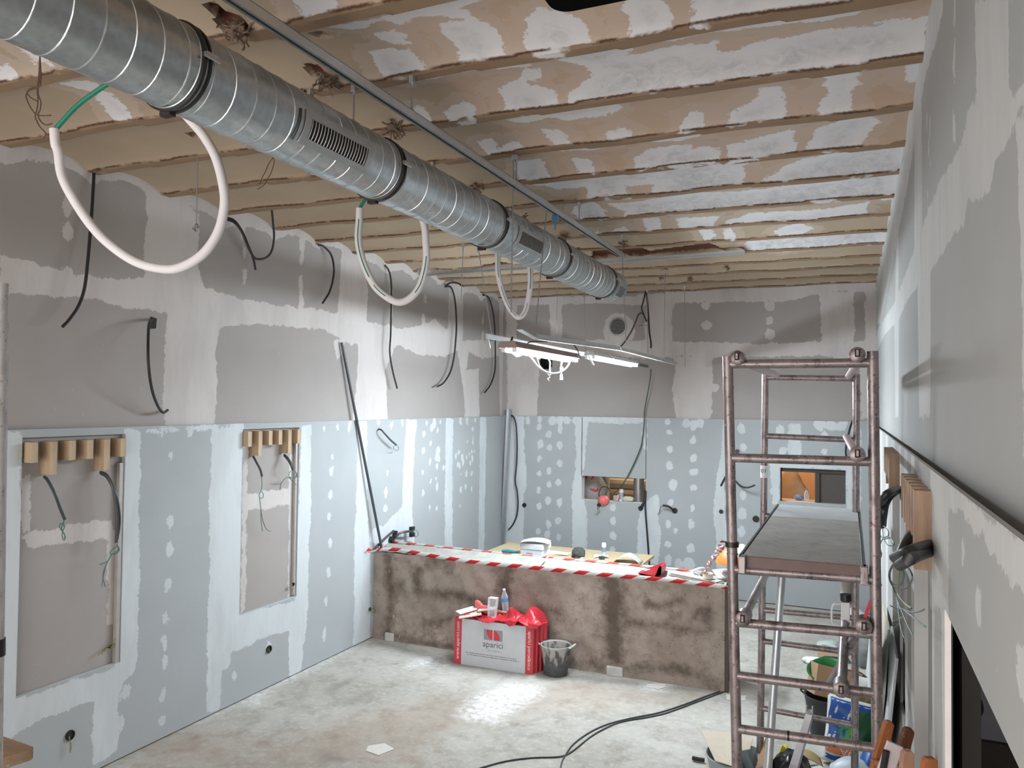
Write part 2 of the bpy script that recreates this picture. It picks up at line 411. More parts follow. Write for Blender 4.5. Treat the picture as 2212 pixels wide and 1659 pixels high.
# ---------------------------------------------------------------- signed distances for plaster coats
def sdf(U, V, polys, ells=(), base=-0.2):
    out = np.full(U.shape, base)
    for p in polys:
        p = np.array(p)[:, :2]; lo, hi = p.min(0)-0.2, p.max(0)+0.2
        m = (U > lo[0]) & (U < hi[0]) & (V > lo[1]) & (V < hi[1])
        if not m.any(): continue
        u, v = U[m], V[m]; d = np.full(u.shape, 9.0); ins = np.zeros(u.shape, bool); n = len(p)
        for i in range(n):
            a, b = p[i], p[(i+1) % n]; e = b-a
            t = np.clip(((u-a[0])*e[0]+(v-a[1])*e[1])/max(e@e, 1e-12), 0, 1)
            d = np.minimum(d, np.hypot(u-a[0]-t*e[0], v-a[1]-t*e[1]))
            if a[1] != b[1]:
                c = ((a[1] > v) != (b[1] > v)) & (u < (b[0]-a[0])*(v-a[1])/(b[1]-a[1])+a[0]); ins ^= c
        out[m] = np.maximum(out[m], np.where(ins, d, -d))
    for cx, cy, a, b in ells:
        m = (np.abs(U-cx) < a+0.2) & (np.abs(V-cy) < b+0.2)
        out[m] = np.maximum(out[m], np.maximum(base, (1-np.hypot((U[m]-cx)/a, (V[m]-cy)/b))*min(a, b)))
    return np.clip(out, base, 0.3)
def cuts(lo, hi, step, extra=()):
    e = sorted(set([lo, hi]+[x for x in extra if lo < x < hi])); out = []
    for a, b in zip(e[:-1], e[1:]):
        n = max(1, int(round((b-a)/step))); out += list(np.linspace(a, b, n, endpoint=False))
    return np.array(out+[hi])
def grid(name, us, vs, fn, mat, attrs, holes=(), edges=None, parent=None, kind='structure'):
    """wall or floor as a fine grid with plaster attributes; holes are (u0,u1,v0,v1)"""
    U, V = np.meshgrid(us, vs); X = fn(U, V)
    verts = np.stack([x.ravel() for x in X], 1); nu, nv = len(us), len(vs)
    cu, cv = (us[:-1]+us[1:])/2, (vs[:-1]+vs[1:])/2; CU, CV = np.meshgrid(cu, cv)
    keep = np.ones(CU.shape, bool)
    for h in holes:
        if len(h) == 4: keep &= ~((CU > h[0]) & (CU < h[1]) & (CV > h[2]) & (CV < h[3]))
        else: keep &= ~(np.hypot(CU-h[0], CV-h[1]) < h[2])
    J, I = np.nonzero(keep); q = J*nu+I
    faces = np.stack([q, q+1, q+nu+1, q+nu], 1)
    ev, ef = edges if edges else ([], [])
    allv = [tuple(p) for p in verts]+[tuple(p) for p in ev]
    allf = [tuple(f) for f in faces.tolist()]+[tuple(i+len(verts) for i in f) for f in ef]
    me = bpy.data.meshes.new(name); me.from_pydata(allv, [], allf)
    for k, a in attrs.items():
        at = me.attributes.new(k, 'FLOAT', 'POINT')
        at.data.foreach_set('value', np.concatenate([a(U, V).ravel() if callable(a) else a.ravel(), np.full(len(ev), 0.05)]).astype(np.float32))
    me.materials.append(mat)
    me.shade_smooth(); me.set_sharp_from_angle(angle=math.radians(35))
    o = bpy.data.objects.new(name, me); COL.objects.link(o); o['_w'] = (0, 0, 0)
    if parent: o.parent = parent
    if kind: o['kind'] = kind
    return o
def reveal(rects, fn, w0, w1, top=None, wt=None):
    """quads for the cut edges of a lining: rects (u0,u1,v0,v1), fn(u,v,w)->xyz; top=(u0,u1,v)"""
    vs, fs = [], []
    def q(a, b):
        o = len(vs); vs.extend([fn(*a, w0), fn(*b, w0), fn(*b, w1), fn(*a, w1)]); fs.append((o, o+1, o+2, o+3))
    for u0, u1, v0, v1 in rects:
        q((u0, v0), (u1, v0)); q((u1, v0), (u1, v1)); q((u1, v1), (u0, v1)); q((u0, v1), (u0, v0))
    if top:
        if wt is not None: w1 = wt
        q((top[0], top[2]), (top[1], top[2]))
    return vs, fs
def spots(px_list, plane, a=0.028, b=0.045):
    out = []
    for p in px_list:
        c = plane(p[0], p[1]); k = p[2] if len(p) > 2 else 1.0
        out.append((c[0], c[1], a*k*random.uniform(0.8, 1.25), b*k*random.uniform(0.8, 1.25)))
    return out

# ================================================================= THE ROOM
# ---- ceiling: flat ribs every 66 cm with shallow plaster vaults between
PITCH = 0.658
def rib_d(X, Y):
    yb = Y-0.03*(X+1.0); k = (yb-3.44)/PITCH
    return np.abs(k-np.round(k))*PITCH
def zc(X, Y):
    t = np.clip((rib_d(X, Y)-0.048)/(PITCH/2-0.048), 0, 1)
    return ZC+0.010*(t > 0)+0.068*np.sin(PI/2*t)**0.62
C2 = lambda pts: [tuple(PZ(*q, 4.44)[:2]) for q in cropc(pts, 700, 0, 2.765)]
C3 = lambda pts: [tuple(PZ(*q, 4.44)[:2]) for q in cropc(pts, 1412, 0, 2.765)]
C1 = lambda pts: [tuple(PZ(*q, 4.44)[:2]) for q in cropc(pts, 0, 0, 4.608)]
ceil_polys = [C2(p) for p in [
 [(1205,150),(1290,100),(1400,85),(1500,110),(1570,170),(1600,250),(1480,280),(1350,300),(1260,320),(1220,240)],
 [(685,190),(780,175),(950,170),(1020,230),(1080,300),(1100,340),(960,390),(840,385),(780,310),(720,240)],
 [(1785,70),(1850,10),(1950,-20),(2040,40),(2065,130),(2050,190),(1920,215),(1830,210),(1800,130)],
 [(345,105),(480,60),(600,40),(760,5),(930,0),(940,40),(860,80),(800,100),(740,150),(600,160),(560,150),(480,185),(380,160)],
 [(30,170),(150,130),(300,130),(330,150),(260,190),(150,200)],
 [(300,240),(400,220),(480,250),(500,290),(430,310),(340,290)],
 [(260,335),(380,315),(500,320),(600,370),(655,410),(560,440),(430,470),(380,460),(320,400)],
 [(580,130),(700,95),(800,90),(880,110),(920,170),(860,185),(800,165),(720,160),(600,155)],
 [(1370,365),(1480,320),(1650,305),(1830,295),(1840,340),(1800,380),(2212,330),(2212,520),(1950,570),(1700,600),(1500,620),(1440,600),(1450,560),(1590,500),(1610,470),(1560,440),(1430,400)],
 [(1020,560),(1100,540),(1190,500),(1200,450),(1280,440),(1290,500),(1230,530),(1330,550),(1390,560),(1410,600),(1370,640),(1200,665),(1110,680),(1060,620)],
 [(820,455),(950,410),(1100,395),(1250,385),(1200,430),(1050,445),(900,450)],
 [(720,670),(800,635),(890,630),(930,680),(910,715),(800,735),(730,730)],
 [(500,700),(560,660),(620,670),(665,730),(640,750),(560,730)],
 [(480,500),(640,480),(715,480),(700,500),(560,515)],
 [(1070,740),(1250,700),(1400,690),(1500,670),(1640,640),(1760,650),(1780,680),(1700,720),(1620,730),(1540,740),(1440,760),(1380,740),(1180,775),(1100,765)],
 [(1315,800),(1400,795),(1470,825),(1495,865),(1400,880),(1360,850)],
 [(1700,790),(1760,760),(1830,765),(1860,810),(1800,835),(1710,835)],
 [(910,860),(1010,840),(1040,880),(1080,865),(1170,845),(1240,900),(1120,920),(1010,925),(960,890)],
 [(1420,930),(1560,900),(1740,885),(1700,910),(1560,930)],
 [(1150,1000),(1290,985),(1330,1020),(1400,1060),(1280,1090),(1160,1080)],
 [(1485,975),(1600,965),(1640,1040),(1560,1060),(1520,1010)],
 [(1860,950),(1950,915),(2212,890),(2212,980),(2000,1000),(1880,1010)],
 [(1240,1130),(1400,1110),(1500,1080),(1700,1065),(2212,1030),(2212,1120),(1980,1160),(1960,1110),(1800,1120),(1850,1170),(1700,1195),(1580,1190),(1560,1140),(1400,1150)],
 [(1480,1270),(1600,1230),(1690,1270),(1690,1310),(1540,1330)],
 [(1700,1240),(1900,1220),(2030,1200),(2212,1180),(2212,1290),(1800,1310),(1780,1260)],
 [(1610,1380),(1710,1375),(1710,1400),(1640,1400)], [(1730,1370),(1800,1355),(1830,1385),(1760,1395)], [(1900,1330),(2000,1320),(2020,1360),(1930,1380)],
 [(-190,0),(60,0),(110,60),(40,85),(-60,130),(-140,100)]]]
ceil_polys += [C3(p) for p in [
 [(230,-60),(1250,-60),(1200,20),(800,50),(560,80),(430,120),(240,130)],
 [(-20,270),(180,240),(300,215),(420,160),(700,120),(1000,60),(1350,5),(1300,70),(1240,90),(1200,120),(1000,160),(700,200),(450,215),(350,200),(180,260),(0,300)],
 [(-20,350),(370,290),(400,290),(390,350),(520,330),(700,280),(1000,220),(1300,190),(1650,150),(1640,300),(1300,360),(900,420),(600,470),(300,510),(-20,555)],
 [(640,570),(750,560),(790,620),(780,710),(600,730),(440,745),(450,690),(620,620)],
 [(160,720),(240,680),(310,700),(330,770),(170,785)],
 [(980,450),(1250,410),(1220,540),(1180,640),(1100,670),(950,680),(1010,600),(1030,510)],
 [(1500,400),(1570,360),(1640,350),(1600,520),(1500,520)],
 [(440,890),(640,850),(840,790),(850,900),(650,920),(440,950)],
 [(910,870),(980,800),(1150,730),(1300,720),(1340,770),(1250,830),(1200,880),(900,900)],
 [(-20,930),(180,910),(400,900),(400,960),(-20,1000)], [(-20,860),(280,800),(290,850),(180,875),(-20,880)],
 [(-20,1040),(300,1010),(540,1000),(550,1080),(500,1110),(-20,1160)],
 [(640,1070),(900,980),(1260,900),(1390,880),(1530,850),(1530,1010),(1300,1050),(700,1100)],
 [(60,1230),(200,1180),(500,1170),(900,1120),(1200,1080),(1500,1040),(1480,1150),(1100,1190),(700,1240),(0,1290)],
 [(130,1320),(380,1310),(360,1340),(150,1360)], [(430,1320),(600,1290),(1000,1260),(1280,1230),(1270,1260),(900,1300),(500,1330)],
 [(1350,1180),(1470,1170),(1450,1220),(1350,1220)],
 [(550,1450),(860,1420),(1400,1380),(1400,1450),(800,1520),(550,1510)],
 [(270,1400),(330,1380),(370,1410),(300,1430)], [(410,1390),(460,1385),(490,1415),(420,1420)], [(700,1385),(860,1350),(960,1370),(800,1400)]]]
ceil_polys += [C1(p) for p in [
 [(590,870),(700,840),(900,870),(1030,950),(900,980),(720,940)],
 [(950,980),(1100,980),(1300,1120),(1330,1190),(1200,1200),(1050,1120),(980,1060)],
 [(0,370),(200,450),(420,560),(680,670),(560,680),(450,600),(330,640),(220,520),(0,420)], [(0,680),(100,650),(210,740),(60,800),(0,800)]]]
HOLES = []      # broken vault blocks: (pixel x, y, half width m, half depth m)
for x, y, w in [(130,690,48),(210,745,25),(300,795,25),(145,850,24),(405,678,28),(380,840,20),(520,785,70),(620,828,24),(810,770,22),(866,818,22),(968,768,20),(1030,708,30),(1085,755,28),(1128,806,22),(503,680,24),(740,720,22)]:
    HOLES.append((1300+x/3.687, 400+y/3.687, w/3.687*0.0062, 0.035))
for x, y, w in [(210,165,40),(430,150,65),(800,135,25),(1005,120,28),(1285,245,40),(755,430,30),(1140,405,40),(1655,378,35),(10,180,25)]:
    HOLES.append((760+x/5.53, 480+y/5.53, w/5.53*0.0052, 0.035))
for x, y, w in [(295,140,110),(190,185,40),(560,150,50),(735,400,45),(960,400,26),(1030,390,26),(1240,730,40),(640,150,30),(1420,870,60)]:
    HOLES.append((1060+x/6.506, 420+y/6.506, w/6.506*0.0040, 0.045))
for x, y, w in [(1230,660,105),(1040,710,60),(800,225,40)]:
    HOLES.append((760+x/6.506, 240+y/6.506, w/6.506*0.0033, 0.055))
for x, y, w, d in [(1165,620,35,0.05),(1290,605,40,0.05),(1350,425,70,0.06),(935,35,35,0.04),(1400,10,30,0.04)]:
    HOLES.append((440+x/5.53, 80+y/5.53, w/5.53*0.0028, d))
for x, y, w, d in [(422,299,13,0.045),(219,357,8,0.03),(570,386,9,0.035),(655,377,8,0.03),(502,45,22,0.06),(470,28,10,0.05)]:
    HOLES.append((x, y, w*0.0028, d))
hole_ell = [(*PZ(x, y, 4.45)[:2], max(0.03, a), b) for x, y, a, b in HOLES]
slot = [[tuple(PZ(*q, 4.42)[:2]) for q in cropc(p, 1300, 400, 3.687)] for p in [
 [(-80,560),(200,520),(380,550),(560,530),(850,500),(950,520),(1140,510),(1140,540),(900,560),(600,580),(250,600),(-80,630)]]]
slot += [[tuple(PZ(*q, 4.42)[:2]) for q in [(900,582),(1000,578),(1080,570),(1150,571),(1150,582),(1000,592),(900,596)]]]
us = cuts(-5.20, 0.42, 0.025); vs = cuts(-1.2, 11.5, 0.022)
CU_, CV_ = np.meshgrid(us, vs)
HSD = np.maximum(sdf(CU_, CV_, [], hole_ell), sdf(CU_, CV_, slot)-0.012)
def ceil_fn(U, V):
    z = zc(U, V)+np.clip((HSD+0.004)/0.02, 0, 1)*0.11
    return U, V, z+0.006*np.sin(U*5+V*3)*np.sin(V*2.3)
bareness = np.where(CU_ < -2.0, np.minimum(-2.0-CU_, 0.4), np.maximum(CV_-6.9-0.25*CU_, -0.4)*0.6)
grid('ceiling', us, vs, ceil_fn, M_CEIL, {'comp': sdf(CU_, CV_, ceil_polys), 'soffit': 0.048-rib_d(CU_, CV_), 'bare': bareness, 'hole': HSD})
roof = MB(); roof.bb(-5.3, 0.5, -1.3, 11.6, 4.66, 4.72)
obj('ceiling_slab', roof, M_DARK, kind='structure')

# ---- floor
FP = lambda l: [tuple(PZ(*q, 0)[:2]) for q in l]
us = cuts(-5.2, 2.6, 0.05); vs = cuts(-1.2, 13.6, 0.05)
FU, FV = np.meshgrid(us, vs)
powder = sdf(FU, FV, [FP([(1040,1500),(1100,1478),(1160,1485),(1165,1500),(1110,1530),(1070,1560),(1010,1555),(1000,1530)]),
   FP([(530,1500),(575,1495),(560,1520),(520,1518)]), FP([(1390,1478),(1440,1478),(1430,1490),(1395,1490)]), FP([(900,1425),(960,1420),(945,1440),(890,1440)]), FP([(420,1560),(640,1460),(760,1400),(720,1405),(440,1535)])], base=-0.5)*2.2
brown = sdf(FU, FV, [FP([(560,1620),(700,1560),(900,1510),(1250,1470),(1500,1500),(1450,1520),(1200,1540),(950,1600),(900,1659),(560,1659)]), FP([(300,1600),(420,1570),(560,1600),(500,1659),(300,1659)])], base=-0.4)*1.6
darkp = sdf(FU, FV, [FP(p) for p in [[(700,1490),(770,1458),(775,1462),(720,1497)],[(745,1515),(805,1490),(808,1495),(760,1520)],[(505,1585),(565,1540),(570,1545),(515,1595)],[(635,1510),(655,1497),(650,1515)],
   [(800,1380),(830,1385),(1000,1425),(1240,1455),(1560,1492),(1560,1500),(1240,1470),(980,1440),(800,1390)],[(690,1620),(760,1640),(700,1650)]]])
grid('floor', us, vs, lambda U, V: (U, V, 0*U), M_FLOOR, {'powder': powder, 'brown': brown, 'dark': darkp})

# ---- left wall: upper boards set back, a lining up to 2.52 m with two recesses
def LWU(l): return [tuple(PX(*q, XLU)[1:]) for q in l]
def LWL(l): return [tuple(PX(*q, XL)[1:]) for q in l]
NI1, NI2 = (3.46, 4.268, 0.74, 2.47), (5.515, 6.31, 0.78, 2.47)
P5 = lambda p: cropc(p, 0, 900, 3.687); P6 = lambda p: cropc(p, 0, 1250, 4.056)
lup = [LWU(p) for p in [
 [(0,548),(70,565),(150,590),(200,596),(255,605),(320,600),(430,600),(440,620),(520,645),(600,660),(690,668),(720,676),(760,690),(820,700),(850,712),(900,705),(940,690),(990,735),(1040,735),(1095,740),
  (1095,765),(1040,775),(1000,752),(960,770),(900,765),(850,740),(820,740),(780,735),(760,745),(700,712),(640,708),(560,700),(480,705),(400,690),(360,675),(270,665),(200,645),(100,640),(0,630)],
 [(315,400),(345,405),(430,465),(432,500),(425,560),(435,610),(312,615),(310,560),(316,480)],
 [(738,545),(755,545),(790,560),(795,640),(792,690),(795,700),(728,690),(733,620)],
 [(970,610),(1000,612),(1000,740),(966,745)], [(1079,655),(1098,650),(1098,770),(1078,770)],
 [(362,680),(480,690),(465,760),(470,830),(462,925),(356,925),(352,850),(355,780)],
 [(838,700),(868,715),(832,800),(835,850),(838,925),(760,925),(768,850),(772,800),(775,740),(790,720)],
 [(985,735),(1016,735),(1008,800),(1034,795),(1036,910),(1005,915),(1002,850)], [(1078,740),(1100,740),(1100,905),(1080,905)],
 [(720,735),(745,735),(740,760),(728,780)]]]
# plaster run-out under the vaults and joint bands inside the recesses
lup += [LWU(P5(p)) for p in [[(165,930),(900,820),(900,960),(560,1010),(440,1010),(230,1030)], [(165,480),(245,440),(240,920),(160,925)], [(860,940),(940,900),(925,1659),(855,1659)]]]
lup += [LWU(p) for p in [[(525,1068),(643,1050),(640,1085),(575,1100),(530,1098)], [(625,985),(650,975),(640,1310),(622,1315)], [(524,965),(536,962),(530,1320),(520,1325)]]]
lsp = spots([(148,445),(148,500),(150,595),(525,500),(528,545),(528,597),(652,530),(652,560),(650,612),(650,655),(918,645),(915,685),(845,630),(845,670),(1043,690),(1043,725),(1043,575)], lambda x, y: PX(x, y, XLU)[1:], 0.04, 0.075)
us = cuts(-1.2, YBU, 0.028); vs = cuts(0, 4.60, 0.028, (ZL,))
LU, LV = np.meshgrid(us, vs)
edge_band = 0.095+0.03*np.sin(LU*2.6)-(zc(np.full(LU.shape, XLU), LU)-LV)
compL = np.maximum(sdf(LU, LV, lup, lsp), np.clip(edge_band, -0.2, 0.3))
wl = grid('wall_left', us, vs, lambda U, V: (0*U+XLU, U, V), M_WALLU, {'comp': compL})
llow = [LWL(p) for p in [
 [(-60,935),(47,935),(47,1510),(-60,1560)], [(270,930),(305,930),(300,1100),(300,1340),(297,1420),(290,1455),(270,1470),(256,1487),(255,1622),(200,1654),(202,1514),(148,1533),(94,1550),(37,1588),(-40,1620),(-40,1540),(49,1505),(234,1445),(252,1440),(268,1000)],
 [(458,924),(526,920),(520,1320),(636,1300),(650,960),(653,920),(672,918),(672,1100),(668,1160),(665,1330),(655,1400),(650,1465),(625,1475),(622,1365),(560,1382),(515,1405),(500,1412),(497,1440),(480,1450),(475,1530),(446,1545),(446,1400),(453,1250),(452,1100)],
 [(773,910),(793,910),(792,1000),(795,1130),(800,1200),(800,1385),(762,1400),(766,1300),(765,1180),(770,1060)],
 [(878,906),(900,905),(894,1000),(890,1100),(896,1180),(866,1200),(868,1150),(845,1148),(838,1175),(800,1172),(800,1145),(830,1135),(868,1095),(872,1000)],
 [(963,903),(979,902),(978,1000),(977,1190),(960,1195),(962,1000)], [(1037,900),(1051,899),(1048,1050),(1046,1190),(1033,1195),(1036,1000)],
 [(268,930),(524,915),(524,922),(268,940)]]]
LC = lambda l: [(x/7.373+760, y/7.373+880, k) for x, y, k in l]
lsl = spots([(370,985),(368,1127),(366,1187),(362,1263),(359,1335),(356,1390),(357,1433),(352,1500),(350,1555),(275,1490),(262,1560),(718,985),(716,1020),(712,1070),(711,1115),(713,1170),(710,1235),(705,1300),(700,1370),(580,1392),(506,1459),(506,1560),(350,940),(410,930),(700,925),(730,922),(755,924)], lambda x, y: PX(x, y, XL)[1:], 0.032, 0.05)
lsl += spots(LC([(420,260,1),(635,265,.8),(805,250,.8),(570,1050,1),(545,1340,1.1),(535,1620,1),(1190,245,1),(1310,250,1.6),(1410,235,.8),(1265,325,.9),(1365,365,.9),(1150,420,1),(1260,575,.9),(1135,700,1),(1375,700,1.2),(1345,810,1),(1390,820,1),(1245,865,.9),(1360,935,1.2),(1460,955,1),(1130,1030,1),(1340,1135,.8),(1255,1195,1),(1355,1285,1.1),(1135,1360,.9),(1240,1600,1),(1350,1600,1),
  (1730,215,1),(1835,215,1),(1965,205,1),(1850,280,.6),(1925,340,.8),(1930,520,.8),(1835,540,.5),(1705,715,.8),(1655,780,.8),(1910,690,.7),(1955,680,.7),(1870,740,.7),(1755,795,.8),(1830,800,.6),(1920,820,.8),(1770,885,.7),(1685,915,.7),(1715,925,.8),(1885,895,.9),(1740,1060,.7),(1825,1060,.6),(1910,1055,.8),(1735,1310,.8),(1815,1270,.8),(1905,1295,.9),(1725,1570,.8)]), lambda x, y: PX(x, y, XL)[1:], 0.036, 0.05)
us = cuts(-1.2, YB, 0.026, NI1[:2]+NI2[:2]); vs = cuts(0.012, ZL, 0.026, NI1[2:]+NI2[2:])
LU, LV = np.meshgrid(us, vs)
grid('lining', us, vs, lambda U, V: (0*U+XL, U, V), M_WALL, {'comp': sdf(LU, LV, llow, lsl)}, holes=[NI1, NI2],
     edges=reveal([NI1, NI2], lambda u, v, w: (w, u, v), XL, XL-0.04, (-1.2, YB, ZL)), parent=wl)
b = MB()
for y0, y1, z0, z1 in ((4.228, 4.262, 0.74, 2.25),): b.bb(XL-0.04, XL-0.008, y0, y1, z0, z1)
obj('stud', b, M_STUD, wl)
b = MB(); b.bb(XL-0.04, XL-0.010, 6.272, 6.302, 0.8, 2.33); obj('stud', b, M_STUD, wl)

# ---- back wall with two hatches, an air grille and a round hole
H1, H2 = (-3.762, -2.768, 1.274, 1.640), (-0.885, -0.057, 1.425, 1.885)
def BWU(l): return [(q[0], q[2]) for q in (PY(*p, YBU) for p in l)]
def BWL(l): return [(q[0], q[2]) for q in (PY(*p, YB) for p in l)]
bup = [BWU(p) for p in [
 [(1095,640),(1330,640),(1890,600),(1895,632),(1790,630),(1700,650),(1450,655),(1390,660),(1300,655),(1110,660),(1095,660)],
 [(1094,650),(1118,650),(1116,740),(1094,740)], [(1187,655),(1215,655),(1212,740),(1190,740)],
 [(1310,690),(1330,675),(1350,678),(1365,690),(1372,715),(1368,735),(1340,745),(1310,735),(1302,715)],
 [(1398,650),(1456,650),(1450,690),(1454,740),(1395,745),(1392,700)],
 [(1095,738),(1300,735),(1400,735),(1450,738),(1640,742),(1895,735),(1895,768),(1700,770),(1560,772),(1458,770),(1420,775),(1300,770),(1160,775),(1095,770)],
 [(1096,770),(1158,770),(1165,800),(1160,905),(1096,905)], [(1455,768),(1540,772),(1538,800),(1540,830),(1536,906),(1462,906),(1452,850),(1458,800)],
 [(1770,632),(1845,628),(1846,738),(1775,740)], [(1868,625),(1895,622),(1895,740),(1868,740)], [(1800,770),(1896,770),(1896,905),(1860,905),(1858,800),(1810,790)]]]
bs = spots([(1525,660),(1527,702),(1663,660),(1663,692),(1663,722),(1545,838)], lambda x, y: (PY(x, y, YBU)[0], PY(x, y, YBU)[2]), 0.06, 0.06)
us = cuts(XLU, 0.45, 0.03, H1[:2]+H2[:2]); vs = cuts(0, 4.6, 0.03, H1[2:]+H2[2:])
BU, BV = np.meshgrid(us, vs)
VENT = PY(1335, 706, YBU); RH = PY(1180, 783, YBU)
wb = grid('wall_back', us, vs, lambda U, V: (U, 0*U+YBU, V), M_WALLU, {'comp': sdf(BU, BV, bup, bs)}, holes=[H1, H2, (RH[0], RH[2], 0.112)])
K5 = lambda p: cropc(p, 1020, 880, 4.424)
blow = [BWL(K5(p)) for p in [
 [(340,60),(370,80),(500,90),(495,440),(515,560),(520,760),(490,850),(495,960),(490,1280),(300,1420),(290,1000)], [(980,85),(1050,85),(1048,640),(1050,700),(1070,900),(1100,1000),(1095,1450),(960,1400),(955,1200),(960,1000),(950,900),(960,740),(985,600),(990,400)],
 [(1055,70),(1670,100),(1668,410),(1625,390),(1622,150),(1400,160),(1105,140),(1085,400),(1060,640),(1050,640)],
 [(1680,870),(1770,840),(1790,900),(1780,1100),(1810,1200),(1780,1500),(1570,1500),(1580,1200),(1575,1150),(1590,1050),(1620,980)],
 [(2400,110),(2470,110),(2465,300),(2440,420),(2430,700),(2420,1000),(2430,1100),(2460,1200),(2420,1560),(2330,1560),(2330,1200),(2300,1050),(2330,700),(2380,400)]]]
blow += [BWL(p) for p in [[(1703,915),(1730,916),(1731,985),(1702,985)], [(1660,985),(1840,985),(1840,1100),(1828,1100),(1828,1015),(1685,1010),(1683,1090),(1670,1090)], [(1840,912),(1860,912),(1858,1250),(1838,1250)]]]
bsl = spots([(1020+x/4.424, 880+y/4.424, k) for x, y, k in [(530,120,1),(645,115,1),(770,125,1.3),(840,120,1.2),(900,125,1.3),(970,125,.9),(640,185,.9),(840,210,1.1),(730,262,1),(650,355,1.2),(738,385,1.2),(838,365,1.1),(638,492,.9),(835,540,1),(645,635,.9),(732,607,1),(735,735,1),(825,718,1),(635,790,.9),(722,898,1.2),(835,915,1.1),(640,950,1),(728,1117,1.1),(820,1080,1.2),(630,1185,1.1),(720,1220,1.1),(822,1245,1.1),(1345,955,1),(1345,1090,1.1),(1345,1220,1.1),(1340,1370,1.2),
  (1870,140,.9),(2045,145,1.2),(2120,170,1.2),(2175,155,1.2),(1885,240,.9),(1890,395,1),(2110,310,1),(2115,480,1),(1890,560,1.1),(2120,615,1.2),(1920,740,1.3),(2115,760,1),(1895,920,1.1),(2110,960,1.1),(2090,1115,1.3),(1870,1110,.8),(1945,1170,.8),(1870,1305,1.1),(2085,1345,1.1),(1870,1465,1.3),(1975,1490,1.4),(2070,1500,1.5),(20,120,1),(210,115,.8),(245,115,.9),(235,235,.9),(235,350,.9),(230,515,.8),(230,655,.9),(225,880,.9)]]
  +[(1600,925,1),(1605,930,1),(1685,930,1.4),(1690,975,1.2),(1770,915,1.5),(1795,920,1.5),(1820,918,1.5),(1780,940,1),(1780,975,1),(1605,965,1),(1605,1070,1.1),(1603,1110,1.2),(1602,1145,1.3),(1670,1010,1.2),(1672,1060,1.2)], lambda x, y: (PY(x, y, YB)[0], PY(x, y, YB)[2]), 0.045, 0.055)
us = cuts(XL, 0.35, 0.028, H1[:2]+H2[:2]); vs = cuts(0.012, 2.54, 0.028, H1[2:]+H2[2:])
BU, BV = np.meshgrid(us, vs)
seam = MB()
for x in (PY(1257, 960, YB)[0], PY(1395.5, 960, YB)[0]):
    seam.bb(x-0.004, x+0.004, YB-0.003, YB+0.02, 1.64, 2.53)
bl = grid('lining', us, vs, lambda U, V: (U, 0*U+YB, V), M_WALL, {'comp': sdf(BU, BV, blow, bsl)}, holes=[H1, H2],
     edges=reveal([H1, H2], lambda u, v, w: (u, w, v), YB, YB+0.14, (XL, 0.35, 2.54)), parent=wb)
obj('panel_seam', seam, M_DARK, wb, smooth=False)

# ---- right wall with a doorway, two recesses and a torn-out panel
DOOR = (0.70, 2.70, -0.02, 2.13); DOORU = (0.70, 3.02, -0.02, 2.30)
RN1, RN2, RTORN = (3.10, 3.93, 0.75, 2.44), (5.04, 5.87, 1.05, 2.46), (4.56, 4.98, 1.06, 1.50)
def RWU(l): return [tuple(PX(*q, XRU)[1:]) for q in l]
def RWL(l): return [tuple(PX(*q, XR)[1:]) for q in l]
rup = [RWU(p) for p in [
 [(2105,-10),(2178,-10),(2180,217),(2212,160),(2290,0),(2290,150),(2212,235),(2189,271),(2170,320),(2150,345),(2140,400),(2113,429),(2090,440),(2083,485),(2060,505),(2040,540),(2010,586),(2010,900),(1986,900),(1982,620),(1960,650),(1942,690),(1941,900),(1934,900),(1932,700),(1912,722),(1893,760),(1890,720),(1934,651),(1936,470),(1941,460),(1941,630),(1975,540),(1976,217),(1991,217),(1992,488),(2000,470),(2030,390),(2055,350),(2081,304),(2090,240),(2110,206)],
 [(2195,271),(2290,150),(2290,1000),(2212,1000),(2208,600)],
 [(2020,-5),(2040,-5),(2030,60),(2015,110),(2000,160),(1990,215),(1960,400),(1930,560),(1903,700),(1893,700),(1893,620),(1960,300)]]]
rsp = spots([(2062,15,1.2),(2061,140,1.5),(2061,270,1.5),(2002,260),(2009,270),(2006,330),(1967,300),(1967,350),(1967,440),(2004,420),(2009,345)], lambda x, y: PX(x, y, XRU)[1:], 0.025, 0.05)
us = cuts(-1.2, YBU, 0.03, DOORU[:2]+RTORN[:2]); vs = cuts(0, 4.6, 0.03, (2.30,)+RTORN[2:])
RU, RV = np.meshgrid(us, vs)
eb = 0.10+0.03*np.sin(RU*3.1)-(zc(np.full(RU.shape, XRU), RU)-RV)
wr = grid('wall_right', us, vs, lambda U, V: (0*U+XRU, U, V), M_WALLR, {'comp': np.maximum(sdf(RU, RV, rup, rsp), np.clip(eb, -0.2, 0.3))}, holes=[DOORU, RTORN])
rlow = [RWL(p) for p in [
 [(2045,1045),(2290,1235),(2290,1350),(2212,1290),(2150,1205),(2110,1150),(2080,1115),(2046,1088),(2044,1240),(2042,1320),(2012,1320),(2012,1000)],
 [(2040,1240),(2052,1240),(2047,1310),(2040,1320)], [(2110,1270),(2120,1275),(2118,1350),(2108,1330)],
 [(2190,1380),(2230,1400),(2230,1560),(2195,1480)]]]
rlow += [[(y0, 0.0), (y1, 0.0), (y1, 2.6), (y0, 2.6)] for y0, y1 in ((2.6, 2.78), (3.02, 3.16), (3.9, 4.12), (4.38, 4.62), (4.95, 5.1), (5.6, 6.0), (6.6, 6.95), (7.8, 8.1), (9.0, 9.3), (10.1, 10.5))]
us = cuts(-1.2, YB, 0.03, DOOR[:2]+RN1[:2]+RN2[:2]+RTORN[:2]); vs = cuts(0.012, ZLR, 0.03, (2.13,)+RN1[2:]+RN2[2:]+RTORN[2:])
